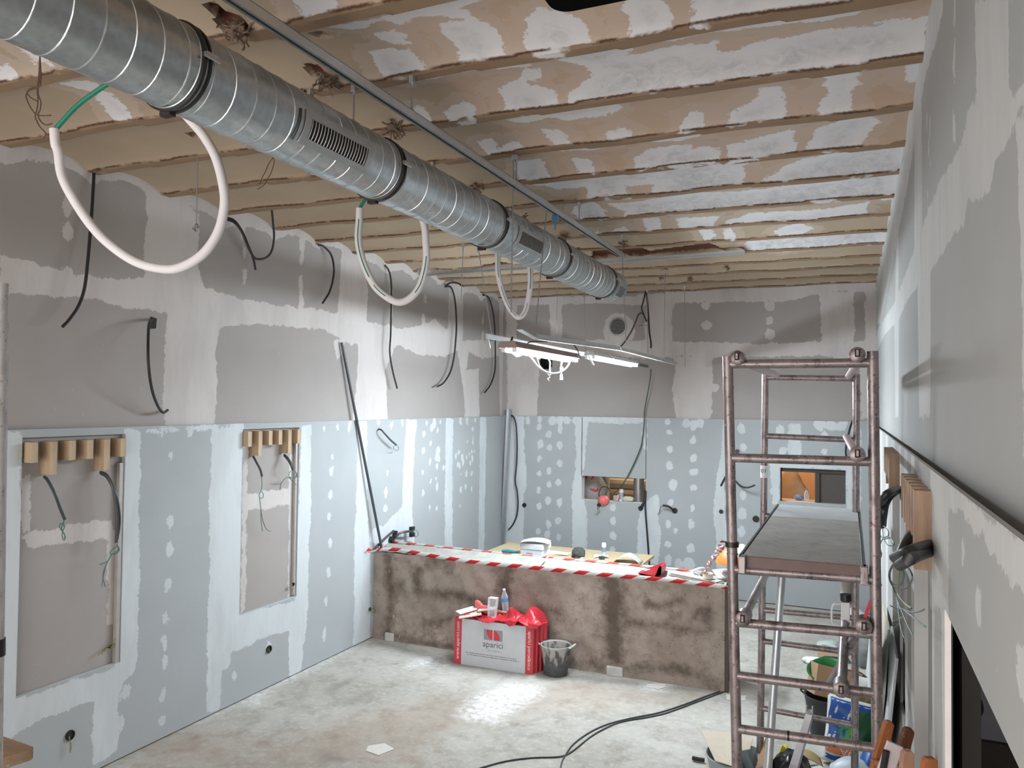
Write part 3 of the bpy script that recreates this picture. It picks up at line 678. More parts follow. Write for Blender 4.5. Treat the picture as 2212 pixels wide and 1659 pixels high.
RU, RV = np.meshgrid(us, vs)
grid('lining', us, vs, lambda U, V: (0*U+XR, U, V), M_WALLR, {'comp': sdf(RU, RV, rlow, spots([(1990,1200),(1985,1300),(2080,1190,.7)], lambda x, y: PX(x, y, XR)[1:]))}, holes=[DOOR, RN1, RN2, RTORN],
     edges=(lambda A, B: (A[0]+B[0], A[1]+[tuple(i+len(A[0]) for i in f) for f in B[1]]))(reveal([RN1, RN2], lambda u, v, w: (w, u, v), XR, XRU), reveal([DOOR, RTORN], lambda u, v, w: (w, u, v), XR, XR+0.013, (-1.2, YB, ZLR))), parent=wr)

# ---- half wall across the room, brown render with a pale mortar capping
def HWp(l): return [(q[0], q[2]) for q in (PY(*p, HWY0) for p in l)]
K2 = lambda p: cropc(p, 760, 1100, 4.424); K3 = lambda p: cropc(p, 1150, 1100, 4.424)
hdark = [HWp(K2(p)) for p in [[(320,430),(380,430),(390,620),(410,800),(390,1000),(380,1200),(320,1200),(350,900),(320,600)], [(600,560),(650,560),(660,760),(720,800),(620,830),(590,700)], [(420,690),(490,690),(500,790),(440,780)],
  [(760,790),(900,780),(1050,800),(1200,850),(1350,900),(1300,930),(1000,860),(800,850)], [(680,1090),(830,1050),(940,1030),(930,1060),(800,1110)], [(1420,540),(1520,540),(1520,800),(1440,960),(1400,800)], [(430,1190),(700,1260),(950,1290),(1000,1330),(900,1330),(700,1290),(430,1230)], [(760,450),(800,450),(810,560),(760,560)], [(870,520),(950,520),(940,580),(880,570)]]]
hdark += [HWp(K3(p)) for p in [[(680,640),(860,650),(870,900),(850,1200),(870,1460),(700,1470),(690,1000)], [(1560,920),(1700,930),(1700,1100),(1640,1090),(1600,1000),(1560,1010)], [(900,1080),(1200,1090),(1450,1130),(1700,1160),(1680,1180),(1400,1150),(1200,1120),(900,1100)],
  [(880,1510),(1060,1490),(1200,1490),(1420,1530),(1700,1620),(1800,1659),(1700,1659),(1400,1560),(1060,1520)], [(1350,1000),(1400,1000),(1380,1060),(1350,1050)], [(1090,860),(1130,910),(1260,910),(1400,850),(1410,880),(1260,930),(1110,925)], [(170,1170),(210,1200),(210,1215)], [(100,960),(260,1000),(260,1020)], [(400,1440),(560,1450),(700,1490),(560,1480),(400,1460)]]]
hgrey = [HWp(K2(p)) for p in [[(400,620),(620,600),(960,650),(1050,700),(1060,800),(960,900),(500,950),(400,860)], [(220,420),(320,420),(320,1190),(215,1190)]]]
hgrey += [HWp(K3(p)) for p in [[(1760,760),(1835,760),(1830,1600),(1760,1600)], [(880,1530),(1300,1560),(1700,1659),(880,1659)]]]
hw = MB()
us = cuts(XL, HWX1, 0.03); vs = cuts(0.0, HWZ, 0.03)
HU, HV = np.meshgrid(us, vs)
def hfront(U, V):
    return U, HWY0+0.010*np.sin(U*7)*np.sin(V*9)+0.006*np.sin(U*23+V*17)-0.012*(V < 0.12), V
ev, ef = [], []
nx = 40
rng2 = random.Random(3)
for i in range(nx):           # mortar capping, uneven
    x0, x1 = XL+(HWX1-XL)*i/nx, XL+(HWX1-XL)*(i+1)/nx
o = len(ev)
ev += [(XL, HWY1, 0), (HWX1, HWY1, 0), (HWX1, HWY1, HWZ), (XL, HWY1, HWZ), (HWX1, HWY0+0.01, 0), (HWX1, HWY0+0.01, HWZ)]
ef += [(0, 1, 2, 3), (1, 4, 5, 2)]
wm = grid('wall_middle', us, vs, hfront, M_STUCCO, {'dark': sdf(HU, HV, hdark), 'grey': sdf(HU, HV, hgrey)}, edges=(ev, ef))
cap = MB()
prof_r = np.random.RandomState(5)
zt = prof_r.rand(90, 8)*0.010
def capf(u, v):
    i = min(89, int(u*89)); j = min(7, int(v*7))
    e = 0.0 if 0 < j < 7 else 0.006
    return (XL+(HWX1-XL)*u, HWY0-0.004+(HWY1-HWY0+0.01)*v+e*math.sin(u*90), HWZ+0.004+zt[i, j]+(0.03 if j in (4, 5) else 0.0)*(1 if u < 0.93 else 0))
cap.sheet(capf, 89, 7)
M_MORTAR = plain('pale_mortar', (0.37, 0.36, 0.33, 1), 0.92, 0, 0.3, 9, 0.6)
obj('mortar_capping', cap, M_MORTAR, wm)
b = MB(); b.bb(HWX1, HWX1+0.035, HWY0-0.01, HWY0+0.035, 0, HWZ); obj('corner_batten', b, plain('dark_damp_wood', (0.085, 0.060, 0.045, 1), 0.8), wm)

# ---- steel channel let into the ceiling, spaces beyond hatches, doorway and torn panel
b = MB(); p0, p1 = PZ(925, 594, 4.38), PZ(1610, 547, 4.38)
b.beam((-5.1, p0[1], 4.385), (p1[0], p1[1], 4.385), 0.05, 0.03)
b.beam((-5.1, p0[1]-0.07, 4.392), (p1[0], p1[1]-0.07, 4.392), 0.015, 0.02)
obj('trim_1', b, M_RAIL, kind='structure')
M_KWALL = plain('kitchen_wall_paint', (0.30, 0.27, 0.23, 1), 0.8)
M_ORANGE = plain('warm_plaster', (0.62, 0.47, 0.33, 1), 0.8, 0, 0.05)
for nm, x0, x1, y1, z0, z1, mm in (('wall_kitchen', -4.6, -2.1, 13.4, 0.0, 3.0, M_KWALL), ('wall_store', -1.6, 0.6, 13.0, 0.0, 3.0, M_ORANGE)):
    b = MB(); y0 = YBU+0.13
    b.bb(x0, x1, y1, y1+0.05, z0, z1); b.bb(x0-0.05, x0, y0, y1+0.05, z0, z1); b.bb(x1, x1+0.05, y0, y1+0.05, z0, z1); b.bb(x0-0.05, x1+0.05, y0, y1+0.05, z1, z1+0.05)
    obj(nm, b, mm, kind='structure')
b = MB()                # dark frame of the second hatch: half of it closed by a board
b.bb(H2[0]-0.01, H2[1]+0.01, YBU+0.02, YBU+0.10, H2[3]-0.055, H2[3]+0.01); b.bb(-0.44, -0.385, YBU+0.02, YBU+0.10, H2[2], H2[3]-0.05)
b.bb(H2[0]-0.01, H2[0]+0.01, YBU+0.02, YBU+0.10, H2[2], H2[3]); obj('window_1', b, plain('dark_brown_frame', (0.045, 0.032, 0.027, 1), 0.6), kind='structure', smooth=False)
b = MB(); b.bb(-0.385, H2[1]+0.01, YBU+0.06, YBU+0.075, H2[2], H2[3]-0.05); obj('sash_board', b, plain('dark_grey_board', (0.075, 0.064, 0.057, 1), 0.7), bpy.data.objects['window_1'], smooth=False)
b = MB(); b.bb(0.42, 0.5, 4.37, 6.35, 0, 3.0); obj('torn_gap_dark', b, M_DARK, kind='structure', smooth=False)  # dark block painting the unlit depth behind the torn panel
# side room seen through the doorway
M_PIER = NT('split_brick')
_n = M_PIER.noise(40, 4, 0.7); _v = M_PIER.voro(60, 'F1', (1, 1, 0.6))
M_PIER.bump(M_PIER.math('ADD', _n, _v), 0.8, 0.01)
M_PIER = M_PIER.fin(M_PIER.mix(M_PIER.ramp(_v, 0.12, 0.3), (0.09, 0.05, 0.04, 1), M_PIER.mix(_n, (0.30, 0.18, 0.15, 1), (0.46, 0.31, 0.27, 1))), 0.9)
pier = MB(); zz = 0.0
for k in range(9):
    h = 0.30; pier.bb(0.422+0.004*(k % 2), 0.517, 4.0, 4.35, zz+0.008, zz+h-0.006); zz += h
pier.bb(0.43, 0.510, 4.01, 4.34, 0, zz)
obj('wall_pier', pier, M_PIER, kind='structure', smooth=False)
b = MB(); b.bb(0.5, 2.6, 6.3, 6.35, 0, 3.0); b.bb(2.6, 2.65, -1.2, 6.35, 0, 3.0); b.bb(XRU+0.03, 2.65, -1.2, 6.35, 3.0, 3.05)
obj('wall_side_room', b, plain('side_room_white', (0.30, 0.30, 0.33, 1), 0.8), kind='structure', smooth=False)
b = MB(); b.bb(0.55, 2.6, 6.25, 6.3, 0.0, PY(2140, 1605, 6.25)[2]); obj('baseboard_side_room', b, plain('stained_dado', (0.060, 0.048, 0.042, 1), 0.8, 0, 0.3), kind='structure', smooth=False)
b = MB(); b.bb(0.345, 0.40, 3.02, 3.9, 0, 2.6); obj('jamb_gap_dark', b, M_DARK, kind='structure', smooth=False)  # dark block added to paint the black gap between jamb and pier
b = MB(); b.bb(XR-0.001, XR+0.016, 2.692, 2.701, 0.0, 2.13); obj('trim_2', b, plain('pale_jamb_edge', (0.56, 0.53, 0.51, 1), 0.8), kind='structure', smooth=False)

# ================================================================= OVERHEAD THINGS
def line(pts, r, n=8, k=6, **kw): return MB().tube(cr(pts, k), r, n, **kw)
# black cup that paints the unlit depth of the round hole
b = MB(); b.lathe([(0.10, 0), (0.118, 0), (0.118, 0.3), (0.112, 0.3), (0.112, 0.0)], 28, (RH[0], YBU+0.001, RH[2]), rot_to((0, 1, 0)), caps=False)
b.lathe([(0.001, 0.30), (0.118, 0.30), (0.118, 0.31), (0.001, 0.31)], 28, (RH[0], YBU+0.001, RH[2]), rot_to((0, 1, 0)))
obj('hole_dark_cup', b, M_BLACKG, label='black round hole for a duct in the back wall behind the lit tubes', cat='duct hole')
# round grille
t = thing('air_grille', 'round grey louvred air grille on a plaster patch high on the back wall', 'air vent', (VENT[0], YBU, VENT[2]-0.15))
R = rot_to((0, -1, 0)); c = (VENT[0], YBU-0.001, VENT[2])
obj('frame', MB().lathe([(0.118, 0.0), (0.142, 0.002), (0.142, 0.016), (0.118, 0.02)], 36, c, R, caps=False), plain('grey_grille', (0.36, 0.36, 0.36, 1), 0.5, 0.3), t)
obj('backing', MB().lathe([(0.001, 0.001), (0.12, 0.001), (0.12, 0.004), (0.001, 0.004)], 36, c, R), M_DARK, t)
for k in range(11):
    z = -0.105+0.021*k; w = math.sqrt(max(0.0, 0.117**2-z*z))
    obj('louvre', MB().box((c[0], c[1]-0.010, c[2]+z), (2*w, 0.016, 0.006), Matrix.Rotation(0.5, 3, 'X')), plain('grey_grille', (0.3,)*4), t, smooth=False)

# ---- spiral duct
DX, DZ, DR = -2.292, 3.967, 0.158
t = thing('spiral_duct', 'large galvanized spiral air duct hung along the ceiling with black joint rings', 'air duct', (DX, 3.0, DZ-DR))
b = MB()
ys = [-1.0, 2.09, 3.44, 4.77, 6.08, 7.40, 7.89]
prof = []
for y in np.arange(-1.0, 7.90, 0.14): prof.append((DR, y))
prof.append((DR, 7.89))
b.lathe(prof, 56, (DX, 0, DZ), rot_to((0, 1, 0)), caps=False)
b.lathe([(DR, 7.889), (DR-0.003, 7.889), (DR-0.003, 7.0)], 56, (DX, 0, DZ), rot_to((0, 1, 0)), caps=False)
obj('pipe', b, M_DUCT, t, ang=60)
hel = []
n = int((7.85+1.0)/0.112*28)
for i in range(n+1):
    y = -1.0+i*0.112/28; a = -2*PI*i/28; hel.append((DX+(DR+0.0008)*math.cos(a), y, DZ+(DR+0.0008)*math.sin(a)))
obj('seam', MB().tube(hel, 0.0028, 5), plain('bright_seam', (0.70, 0.72, 0.73, 1), 0.3, 0.95), t)
def ring(y, r, w, h): return [(r, y-w/2), (r+h, y-w/2+0.002), (r+h, y+w/2-0.002), (r, y+w/2)]
for y in (2.10, 3.45, 4.78, 6.09, 7.47):
    j = obj('coupling', MB().lathe(ring(y, DR, 0.060, 0.003), 56, (DX, 0, DZ), rot_to((0, 1, 0)), caps=False), M_DUCT, t)
    bb_ = MB()
    for dy, w, h in ((-0.014, 0.016, 0.009), (0.014, 0.012, 0.008)): bb_.lathe(ring(y+dy, DR+0.002, w, h), 56, (DX, 0, DZ), rot_to((0, 1, 0)), caps=False)
    obj('gasket', bb_, M_BLACKG, j)
    a = math.radians(5); bp = Vector((DX+(DR+0.014)*math.cos(a), y+0.004, DZ+(DR+0.014)*math.sin(a)))
    k = MB().box(bp, (0.018, 0.05, 0.016)); k.tube([bp+Vector((0.006, -0.035, -0.01)), bp+Vector((0.006, 0.04, -0.01))], 0.005, 8)
    obj('clamp', k, M_STEEL, j)
    lug = MB()
    for zz in (0.0,): lug.box((DX-0.03, y, DZ-DR-0.012), (0.05, 0.03, 0.018))
    obj('lug', lug, M_DARK, j)
def duct_pt(y, th, r): return (DX+r*math.cos(th), y, DZ+r*math.sin(th))
AV = math.atan2(CAMH-DZ, -DX)                                   # direction from duct to camera
def duct_grille(y0, y1, th0, th1, nsl, mt):
    g = MB(); m = 8
    for (ya, yb, ta, tb) in ((y0-0.035, y1+0.035, th0-0.2, th0), (y0-0.035, y1+0.035, th1, th1+0.2), (y0-0.035, y0, th0, th1), (y1, y1+0.035, th0, th1)):
        vs = []; fs = []
        for r in (DR+0.002, DR+0.010):
            for i in range(m+1):
                th = ta+(tb-ta)*i/m; vs += [duct_pt(ya, th, r), duct_pt(yb, th, r)]
        o = 2*(m+1)
        for i in range(m):
            q = 2*i; fs += [(q, q+1, q+3, q+2), (o+q, o+q+1, o+q+3, o+q+2), (q, q+2, o+q+2, o+q), (q+1, q+3, o+q+3, o+q+1)]
        fs += [(0, 1, o+1, o), (2*m, 2*m+1, o+2*m+1, o+2*m)]
        g.add(vs, fs)
    gr = obj('grille', g, mt, t)
    bk = MB(); bk.band([duct_pt(y0, th0+(th1-th0)*i/m, DR+0.003) for i in range(m+1)], [duct_pt(y1, th0+(th1-th0)*i/m, DR+0.003) for i in range(m+1)])
    obj('backing', bk, M_DARK, gr)
    sl = MB()
    for k in range(nsl):
        y = y0+(y1-y0)*(k+0.5)/nsl
        sl.tube([duct_pt(y, th0+(th1-th0)*i/m, DR+0.006) for i in range(m+1)], 0.0022, 5)
    obj('slats', sl, M_STEEL, gr)
M_GRL = plain('satin_grille', (0.42, 0.43, 0.44, 1), 0.45, 0.6)
duct_grille(2.69, 3.12, AV-0.10, AV+0.42, 20, M_GRL)
duct_grille(5.02, 5.46, AV-0.10, AV+0.42, 20, M_GRL)
duct_grille(7.58, 7.80, AV-0.35, AV+0.30, 9, M_GRL)
for (y, w) in ((2.62, 0.006), (5.0, 0.005)):
    obj('cut_edge', MB().tube([duct_pt(y, AV-0.30+0.85*i/12, DR+0.002) for i in range(13)], w, 6), M_BLACKG, t)

# ---- galvanized channel beside the duct and the rods in the ceiling
t = thing('ceiling_channel', 'long galvanized steel channel hung below the ceiling beside the duct', 'channel', (-2.05, 3.0, 4.19))
b = MB()
for (x, z, w, h) in ((-2.05, 4.215, 0.041, 0.003), (-2.069, 4.195, 0.003, 0.041), (-2.031, 4.195, 0.003, 0.041), (-2.063, 4.176, 0.010, 0.003), (-2.037, 4.176, 0.010, 0.003)):
    b.bb(x-w/2, x+w/2, -1.0, 7.36, z-h/2, z+h/2)
obj('channel', b, M_RAIL, t, smooth=False)
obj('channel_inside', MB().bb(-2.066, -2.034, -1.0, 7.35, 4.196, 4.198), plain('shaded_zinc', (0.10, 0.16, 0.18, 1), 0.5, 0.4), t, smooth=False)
tag = MB(); q = PX(1200, 465, -2.07); tag.tube([q+(0, 0, 0.02), q, q-(0.0, 0, 0.05), q-(-0.005, 0.02, 0.12)], 0.006, 6); tag.box(q-(0, 0, 0.02), (0.05, 0.02, 0.05))
obj('blue_tie', tag, plain('blue_tape', (0.10, 0.30, 0.50, 1), 0.5), None, 'scrap of blue tape tied round the galvanized ceiling channel', 'tape')
def rod(x, y, z0, z1, label, x1=None, y1=None, clip=True, group='threaded rods hanging from the ceiling'):
    t = thing('threaded_rod', label, 'hanging rod', (x, y, z0), group)
    x1 = x if x1 is None else x1; y1 = y if y1 is None else y1
    obj('rod', MB().tube([(x1, y1, z0), (x, y, z1)], 0.0042, 6), M_ROD, t)
    if clip:
        obj('anchor', MB().box((x, y, z1-0.018), (0.022, 0.028, 0.036)).tube([(x, y, z1-0.05), (x, y, z1-0.02)], 0.009, 6), M_RAIL, t)
    return t
CH = 'short threaded rod holding up the galvanized ceiling channel'
for y in (2.06, 3.38, 4.73, 6.04, 7.35): rod(-2.048, y, 4.215, 4.40, CH)
rod(-2.387, 3.357, DZ+DR-0.02, 4.40, 'threaded rod above the first louvred opening of the duct')
for y in (3.33, 4.66, 6.01):
    rod(-2.649, y-0.0, DZ-0.02, 4.40, 'threaded rod behind the far flank of the duct, its clip showing above')
for x, y, zt, zb, xb, lb in [
    (-2.067, 4.727, 4.40, 3.343, -2.074, 'long bare rod hanging in front of the second louvred opening of the duct'),
    (PX(1181,465,-2.07)[0], PX(1181,465,-2.07)[1], 4.18, PX(1158,700,-2.11)[2], -2.11, 'bluish rod hanging slantwise past the far part of the duct'),
    (-2.046, 7.363, 4.21, 3.34, -2.005, 'long rod hanging from the far end of the galvanized channel'),
    (-2.092, 9.482, 4.40, 3.30, -2.102, 'rod dropping to the white runner near its far end'),
    (-2.124, 10.875, 4.40, 3.265, -2.111, 'free hanging rod right of the white runner near the back wall'),
    (-2.688, 11.005, 4.40, 3.296, -2.667, 'rod beside the black cables hanging near the back wall'),
    (-3.542, 10.706, 4.40, 3.39, -3.512, 'rod dropping to the bars left of the round air grille'),
    (-3.757, 10.163, 4.40, 3.621, -3.763, 'thin rod dropping to the crossing point of the hanging bars'),
    (-3.697, 7.168, 4.40, 3.796, -3.716, 'rod hanging between the two smaller white pipe loops'),
    (-3.658, 7.44, 4.40, 3.465, -3.487, 'slanting rod that carries the left end of the dark hanging bar')]:
    rod(x, y, zb, zt, lb, x1=xb, clip=zt > 4.3, y1=PX(1158,700,-2.11)[1] if 'bluish' in lb else None)
# pipe clamp on a wire
p0, p1 = PX(428, 300, -4.1), PX(422, 482, -4.1); p1[1] = p0[1]; p1[0] = p0[0]
t = thing('pipe_clamp', 'small pipe clamp dangling on a thin rod inside the large white pipe loop', 'pipe clamp', tuple(p1))
obj('rod', MB().tube([tuple(p0+(0, 0, 0.05)), tuple(p1)], 0.004, 6), M_ROD, t)
c = p1-(0, 0, 0.030)
rg = MB().tube([c+0.026*(np.cos(a)*np.array([0.92, -0.4, 0])+np.sin(a)*np.array([0, 0, 1])) for a in np.linspace(0, 2*PI, 20)[:-1]], 0.005, 6, closed=True)
for s in (-1, 1): rg.box(c+s*0.036*np.array([0.92, -0.4, 0]), (0.02, 0.012, 0.02))
obj('ring', rg, M_ROD, t)

# ---- lagged pipe loops
def hoop(pts, dep, label, stripe, green=None, gaps=()):
    P = cr([PD(x, y, dep) for x, y in pts], 6); c = np.array(P).mean(0)
    t = thing('lagged_pipe', label, 'insulated pipe', tuple(np.array(P).min(0)*0+c*[1, 1, 0]+[0, 0, min(p[2] for p in P)-0.022]), 'white lagged pipe loops')
    obj('lagging', MB().tube(P, 0.0060*dep, 12) if dep < 4 else MB().tube(P, 0.00475*dep, 12) if dep < 6 else MB().tube(P, 0.0036*dep, 12), M_FOAM, t)
    if green: obj('pipe_end', MB().tube(cr([PD(x, y, dep) for x, y in green], 6), 0.0115, 8), M_GREEN, t)
    if stripe:
        m = len(P); sgn = -FWD
        for a, b_ in stripe:
            seg = [np.array(p)+sgn*0.0185 for p in P[int(a*m):max(int(a*m)+2, int(b_*m))]]
            if len(seg) > 1: obj('slit', MB().tube(seg, 0.0065, 6), M_GREEN, t)
    return t
hoop([(117,279),(120,311),(126,329),(133,377),(154,422),(194,483),(237,528),(294,566),(353,581),(396,575),(441,546),(472,499),(485,442),(481,395),(466,340),(441,295),(414,263),(390,238),(360,215)], 3.75,
     'largest white lagged pipe loop, nearest the camera, with a green pipe end', [], [(119,290),(122,278),(135,262),(165,230),(200,203),(236,180),(270,165)])
hoop([(777,450),(776,480),(774,516),(780,552),(793,588),(812,621),(838,643),(861,653),(883,646),(903,625),(914,598),(921,561),(920,525),(917,489),(908,462),(900,445)], 5.02,
     'middle one of the three white lagged pipe loops below the duct', [(0.06, 0.30), (0.32, 0.40), (0.58, 0.75)], [(777,455),(780,445),(790,430),(800,415)])
hoop([(1072,520),(1075,552),(1076,588),(1084,625),(1098,661),(1118,685),(1133,675),(1142,643),(1146,607),(1145,581),(1142,565)], 6.75,
     'smallest white lagged pipe loop, farthest along the duct', [(0.05, 0.26), (0.28, 0.5), (0.55, 0.68), (0.74, 0.97)])

# ---- hanging bars with two fluorescent battens
def tbar(name, x0, x1, y0, y1, z0, z1, label, mt, bent=False):
    b = MB(); b.beam((x0, y0, z0), (x1, y1, z1), 0.026, 0.004); b.beam((x0, y0, z0+0.020), (x1, y1, z1+0.020), 0.005, 0.038)
    if bent:
        e = PX(1122, 712, x0); b.beam((x0, y0, z0), tuple(e), 0.045, 0.006)
    return obj(name, b, mt, None, label, 'metal bar', smooth=False)
M_TB = plain('white_runner', (0.55, 0.55, 0.54, 1), 0.45, 0.3)
pa, pb, pc = PX(1160, 733, -2.09), PX(1340, 757, -2.07), PX(1463, 789, -2.07)
tbar('ceiling_runner', pa[0], pb[0], pa[1], pb[1], pa[2], pb[2], 'left half of the pale hanging runner, its end bent upward', M_TB, True)
tbar('ceiling_runner', pb[0], pc[0], pb[1]+0.02, pc[1], pb[2], pc[2], 'right half of the pale hanging runner, above the bright tube', M_TB)
pa, pb = PX(1048, 730, -2.7), PX(1400, 794, -2.7)
tbar('ceiling_runner', pa[0], pb[0], pa[1], pb[1], pa[2], pb[2], 'darker hanging bar behind the two battens', plain('dull_runner', (0.25, 0.25, 0.24, 1), 0.5, 0.5))
b = MB(); p = PX(1052, 735, -2.72); b.beam(tuple(p+(0, 0, 0.01)), tuple(PX(1056, 752, -2.72)), 0.03, 0.006); obj('bracket', b, M_STEEL, None, 'small bright bracket dangling at the left end of the dark hanging bar', 'bracket', smooth=False)
M_LAMP = emit('tube_light', (0.83, 0.93, 1.0, 1), TUBE_STRENGTH)
M_REFL = plain('enamel_reflector', (0.75, 0.75, 0.75, 1), 0.4, 0.0, 0.04)
def batten(x, y0, y1, z, label, tubes, wd, mt, hz=0.05, lamp=None):
    t = thing('fluorescent_batten', label, 'fluorescent light', (x, (y0+y1)/2, z-0.07))
    b = MB(); yc = (y0+y1)/2
    sec = [(-wd/2, 0.0), (-wd/3, hz), (wd/3, hz), (wd/2, 0.0)]
    b.prism([(x+u, y0, z+v) for u, v in sec], (0, y1-y0, 0))
    obj('housing', b, mt, t, smooth=False)
    for u in tubes:
        obj('tube', MB().tube([(x+u, y0+0.05, z-0.017), (x+u, y1-0.05, z-0.017)], 0.014, 12), lamp or M_LAMP, t)
        for yy in (y0+0.035, y1-0.035): obj('tube_holder', MB().box((x+u, yy, z-0.014), (0.03, 0.022, 0.036)), M_WHITE, t, smooth=False)
    return t
batten(-2.42, 5.45, 7.0, 3.165, 'nearer fluorescent batten with a brownish reflector seen edge-on', (-0.045, 0.045), 0.17, plain('dirty_pink_reflector', (0.30, 0.22, 0.20, 1), 0.6), 0.05, emit('dim_tube_light', (0.83, 0.93, 1.0, 1), TUBE_STRENGTH*0.28))
batten(-2.36, 7.30, 9.05, 3.215, 'farther fluorescent batten, its bare tubes glaring', (-0.035, 0.035), 0.12, M_REFL, 0.04)
HX = -2.43
def hang(name, pts, r, label, cat, mt, x=HX): return obj(name, line([PX(u, v, x) for u, v in pts], r), mt, None, label, cat)
hang('power_cable', [(1136,757),(1142,765),(1152,778),(1165,794),(1185,805),(1207,805),(1224,794),(1233,778),(1238,770)], 0.007, 'white cable drooping in a wide loop below the nearer batten', 'cable', M_WHITE)
hang('power_cable', [(1160,757),(1161,768),(1163,774),(1170,771),(1182,774),(1188,782),(1188,795),(1189,810)], 0.006, 'white cable stub hooked over the black round hole', 'cable', M_WHITE)
hang('power_cable', [(1160,772),(1166,790),(1174,800),(1183,808),(1188,815),(1183,818),(1187,823)], 0.003, 'thin white wire curling below the hooked cable stub', 'cable', M_WHITE)
t = thing('plug_lead', 'white lead with a connector hanging straight below the nearer batten', 'cable', tuple(PX(1213, 820, HX)))
obj('lead', line([PX(1217, 760, HX), PX(1217, 776, HX), PX(1213, 785, HX), PX(1213, 800, HX), PX(1212, 812, HX)], 0.007), M_WHITE, t)
obj('connector', MB().tube([PX(1213, 793, HX), PX(1213, 802, HX)], 0.016, 10).tube([PX(1212.5, 809, HX), PX(1213, 820, HX)], [0.012, 0.016], 10), M_WHITE, t)
t = thing('bulb_holder', 'white lamp holder and bulb at the left end of the nearer batten', 'lamp', tuple(PX(1118, 768, HX)))
q = PX(1118, 762, HX)
obj('bulb', MB().lathe([(0.001, -0.04), (0.025, -0.03), (0.034, 0), (0.025, 0.03), (0.001, 0.04)], 16, tuple(q), rot_to((0.3, 1, -0.1))), emit('bulb_light', (0.9, 0.97, 1, 1), 6.0), t)
obj('holder', line([PX(1108, 738, HX), PX(1098, 750, HX), PX(1103, 757, HX), PX(1110, 763, HX), q], 0.012), M_WHITE, t)
hang('cable', [(1105,735),(1107,729),(1104,742),(1101,748),(1106,733)], 0.010, 'dark tie wrapped round the dark bar above the bulb', 'tie', M_BLACK, -2.66)
hang('cable', [(1138,746),(1144,739),(1160,738),(1182,738)], 0.006, 'black cable arching from the dark bar to the pale runner', 'cable', M_BLACK, -2.4)
hang('cable', [(1220,736),(1232,737),(1242,748),(1250,762),(1251,770)], 0.006, 'black cable bending down between the two battens', 'cable', M_BLACK, -2.3)
hang('cable', [(1316,764),(1335,783),(1352,784),(1376,768)], 0.004, 'thin white wire sagging under the farther batten', 'cable', M_WHITE, -2.3)
hang('cable', [(1270,758),(1273,772),(1276,778),(1282,788)], 0.008, 'short white stub below the start of the farther tube', 'cable', M_WHITE, -2.33)

# ---- cables at the left wall
M_LEFTCAB = M_BLACK
def wcable(pts, label, r=0.011, off=(0.02, 0.10), plane=XLU, mt=None, group=None, name='power_cable', k=6, nn=8):
    n = len(pts); P = []
    for i, q in enumerate(pts):
        o = q[2] if len(q) > 2 else off[0]+(off[1]-off[0])*math.sin(PI/2*min(1, 1.6*i/max(1, n-1)))
        P.append(PX(q[0], q[1], plane+o))
    return obj(name, line(P, r, nn, k), mt or M_LEFTCAB, None, label, 'cable', group)
G = 'black cables hanging from the top of the left wall'
wcable([(203,372),(200,430),(195,500),(190,560),(183,620),(170,660),(150,690),(135,706)], 'thick black cable at the far left, behind the largest white pipe loop', 0.0115, group=G)
wcable([(487,470),(505,476),(522,498),(536,530),(547,558),(552,583)], 'black cable with a cut end right of the largest pipe loop', 0.011, group=G)
P = [PZ(587, 452, 4.42)]
wcable([(587,452,.45),(590,482,.42),(592,512,.36),(587,542,.28),(575,556,.2),(560,560,.15),(548,555,.13),(534,530,.12),(520,497,.1),(505,480,.08),(488,474,.03)], 'black cable looping up from the wall top to a ceiling rib', 0.010, group=G)
wcable([(687,528),(700,533),(715,550),(721,575),(720,600),(712,630),(697,655)], 'short curved black cable left of the middle pipe loop', 0.011, group=G)
wcable([(831,572),(840,585),(845,610),(845,650),(844,720),(842,760),(848,800),(858,839)], 'long black cable passing behind the middle pipe loop', 0.011, group=G)
wcable([(963,617),(975,622),(983,650),(986,700),(984,740),(980,775),(972,805),(958,827),(945,835)], 'long black cable between the middle and smallest pipe loops', 0.012, group=G)
wcable([(963,620),(970,612),(985,611),(1000,617)], 'short black cable arching along the wall top beside the long one', 0.012, group=G)
wcable([(1043,637),(1055,642),(1063,665),(1068,700),(1070,760),(1069,800),(1060,830),(1047,848)], 'black cable nearest the corner, behind the left end of the dark bar', 0.012, group=G)
t = wcable([(329,690,.0),(322,700,.10),(320,740,.22),(321,790,.25),(328,840,.20),(340,875,.13),(352,891,.09),(362,886,.04)], 'black cable bulging from a hole in the left wall above the first recess', 0.011)
b = MB(); c = PX(330, 698, XLU)
b.prism([(XLU+0.002, c[1]-0.03, c[2]-0.05), (XLU+0.002, c[1]+0.03, c[2]-0.04), (XLU+0.002, c[1]+0.035, c[2]+0.04), (XLU+0.002, c[1]-0.025, c[2]+0.05)], (0.002, 0, 0)); obj('hole_dark_patch', b, M_DARK, None, 'dark patch painted as a ragged square hole in the left wall around a black cable', 'hole', smooth=False)  # flat dark patch stands for the shade inside the hole
# leaning conduit
pa, pb = PX(738, 740, XLU+0.03), PX(826, 1192, -4.99)
t = thing('conduit', 'long dark grey conduit leaning on the left wall at the end of the half wall', 'conduit', tuple(pb))
obj('tube', MB().tube([pa, pb], 0.0155, 10), M_CONDUIT, t)
p2 = [PX(811, 1185, XL+0.05), PX(830, 1165, XL+0.06), PX(850, 1147, XL+0.05)]
obj('conduit', MB().tube(p2, 0.014, 10), M_CONDUIT, None, 'short grey conduit crossing behind the foot of the leaning one', 'conduit')

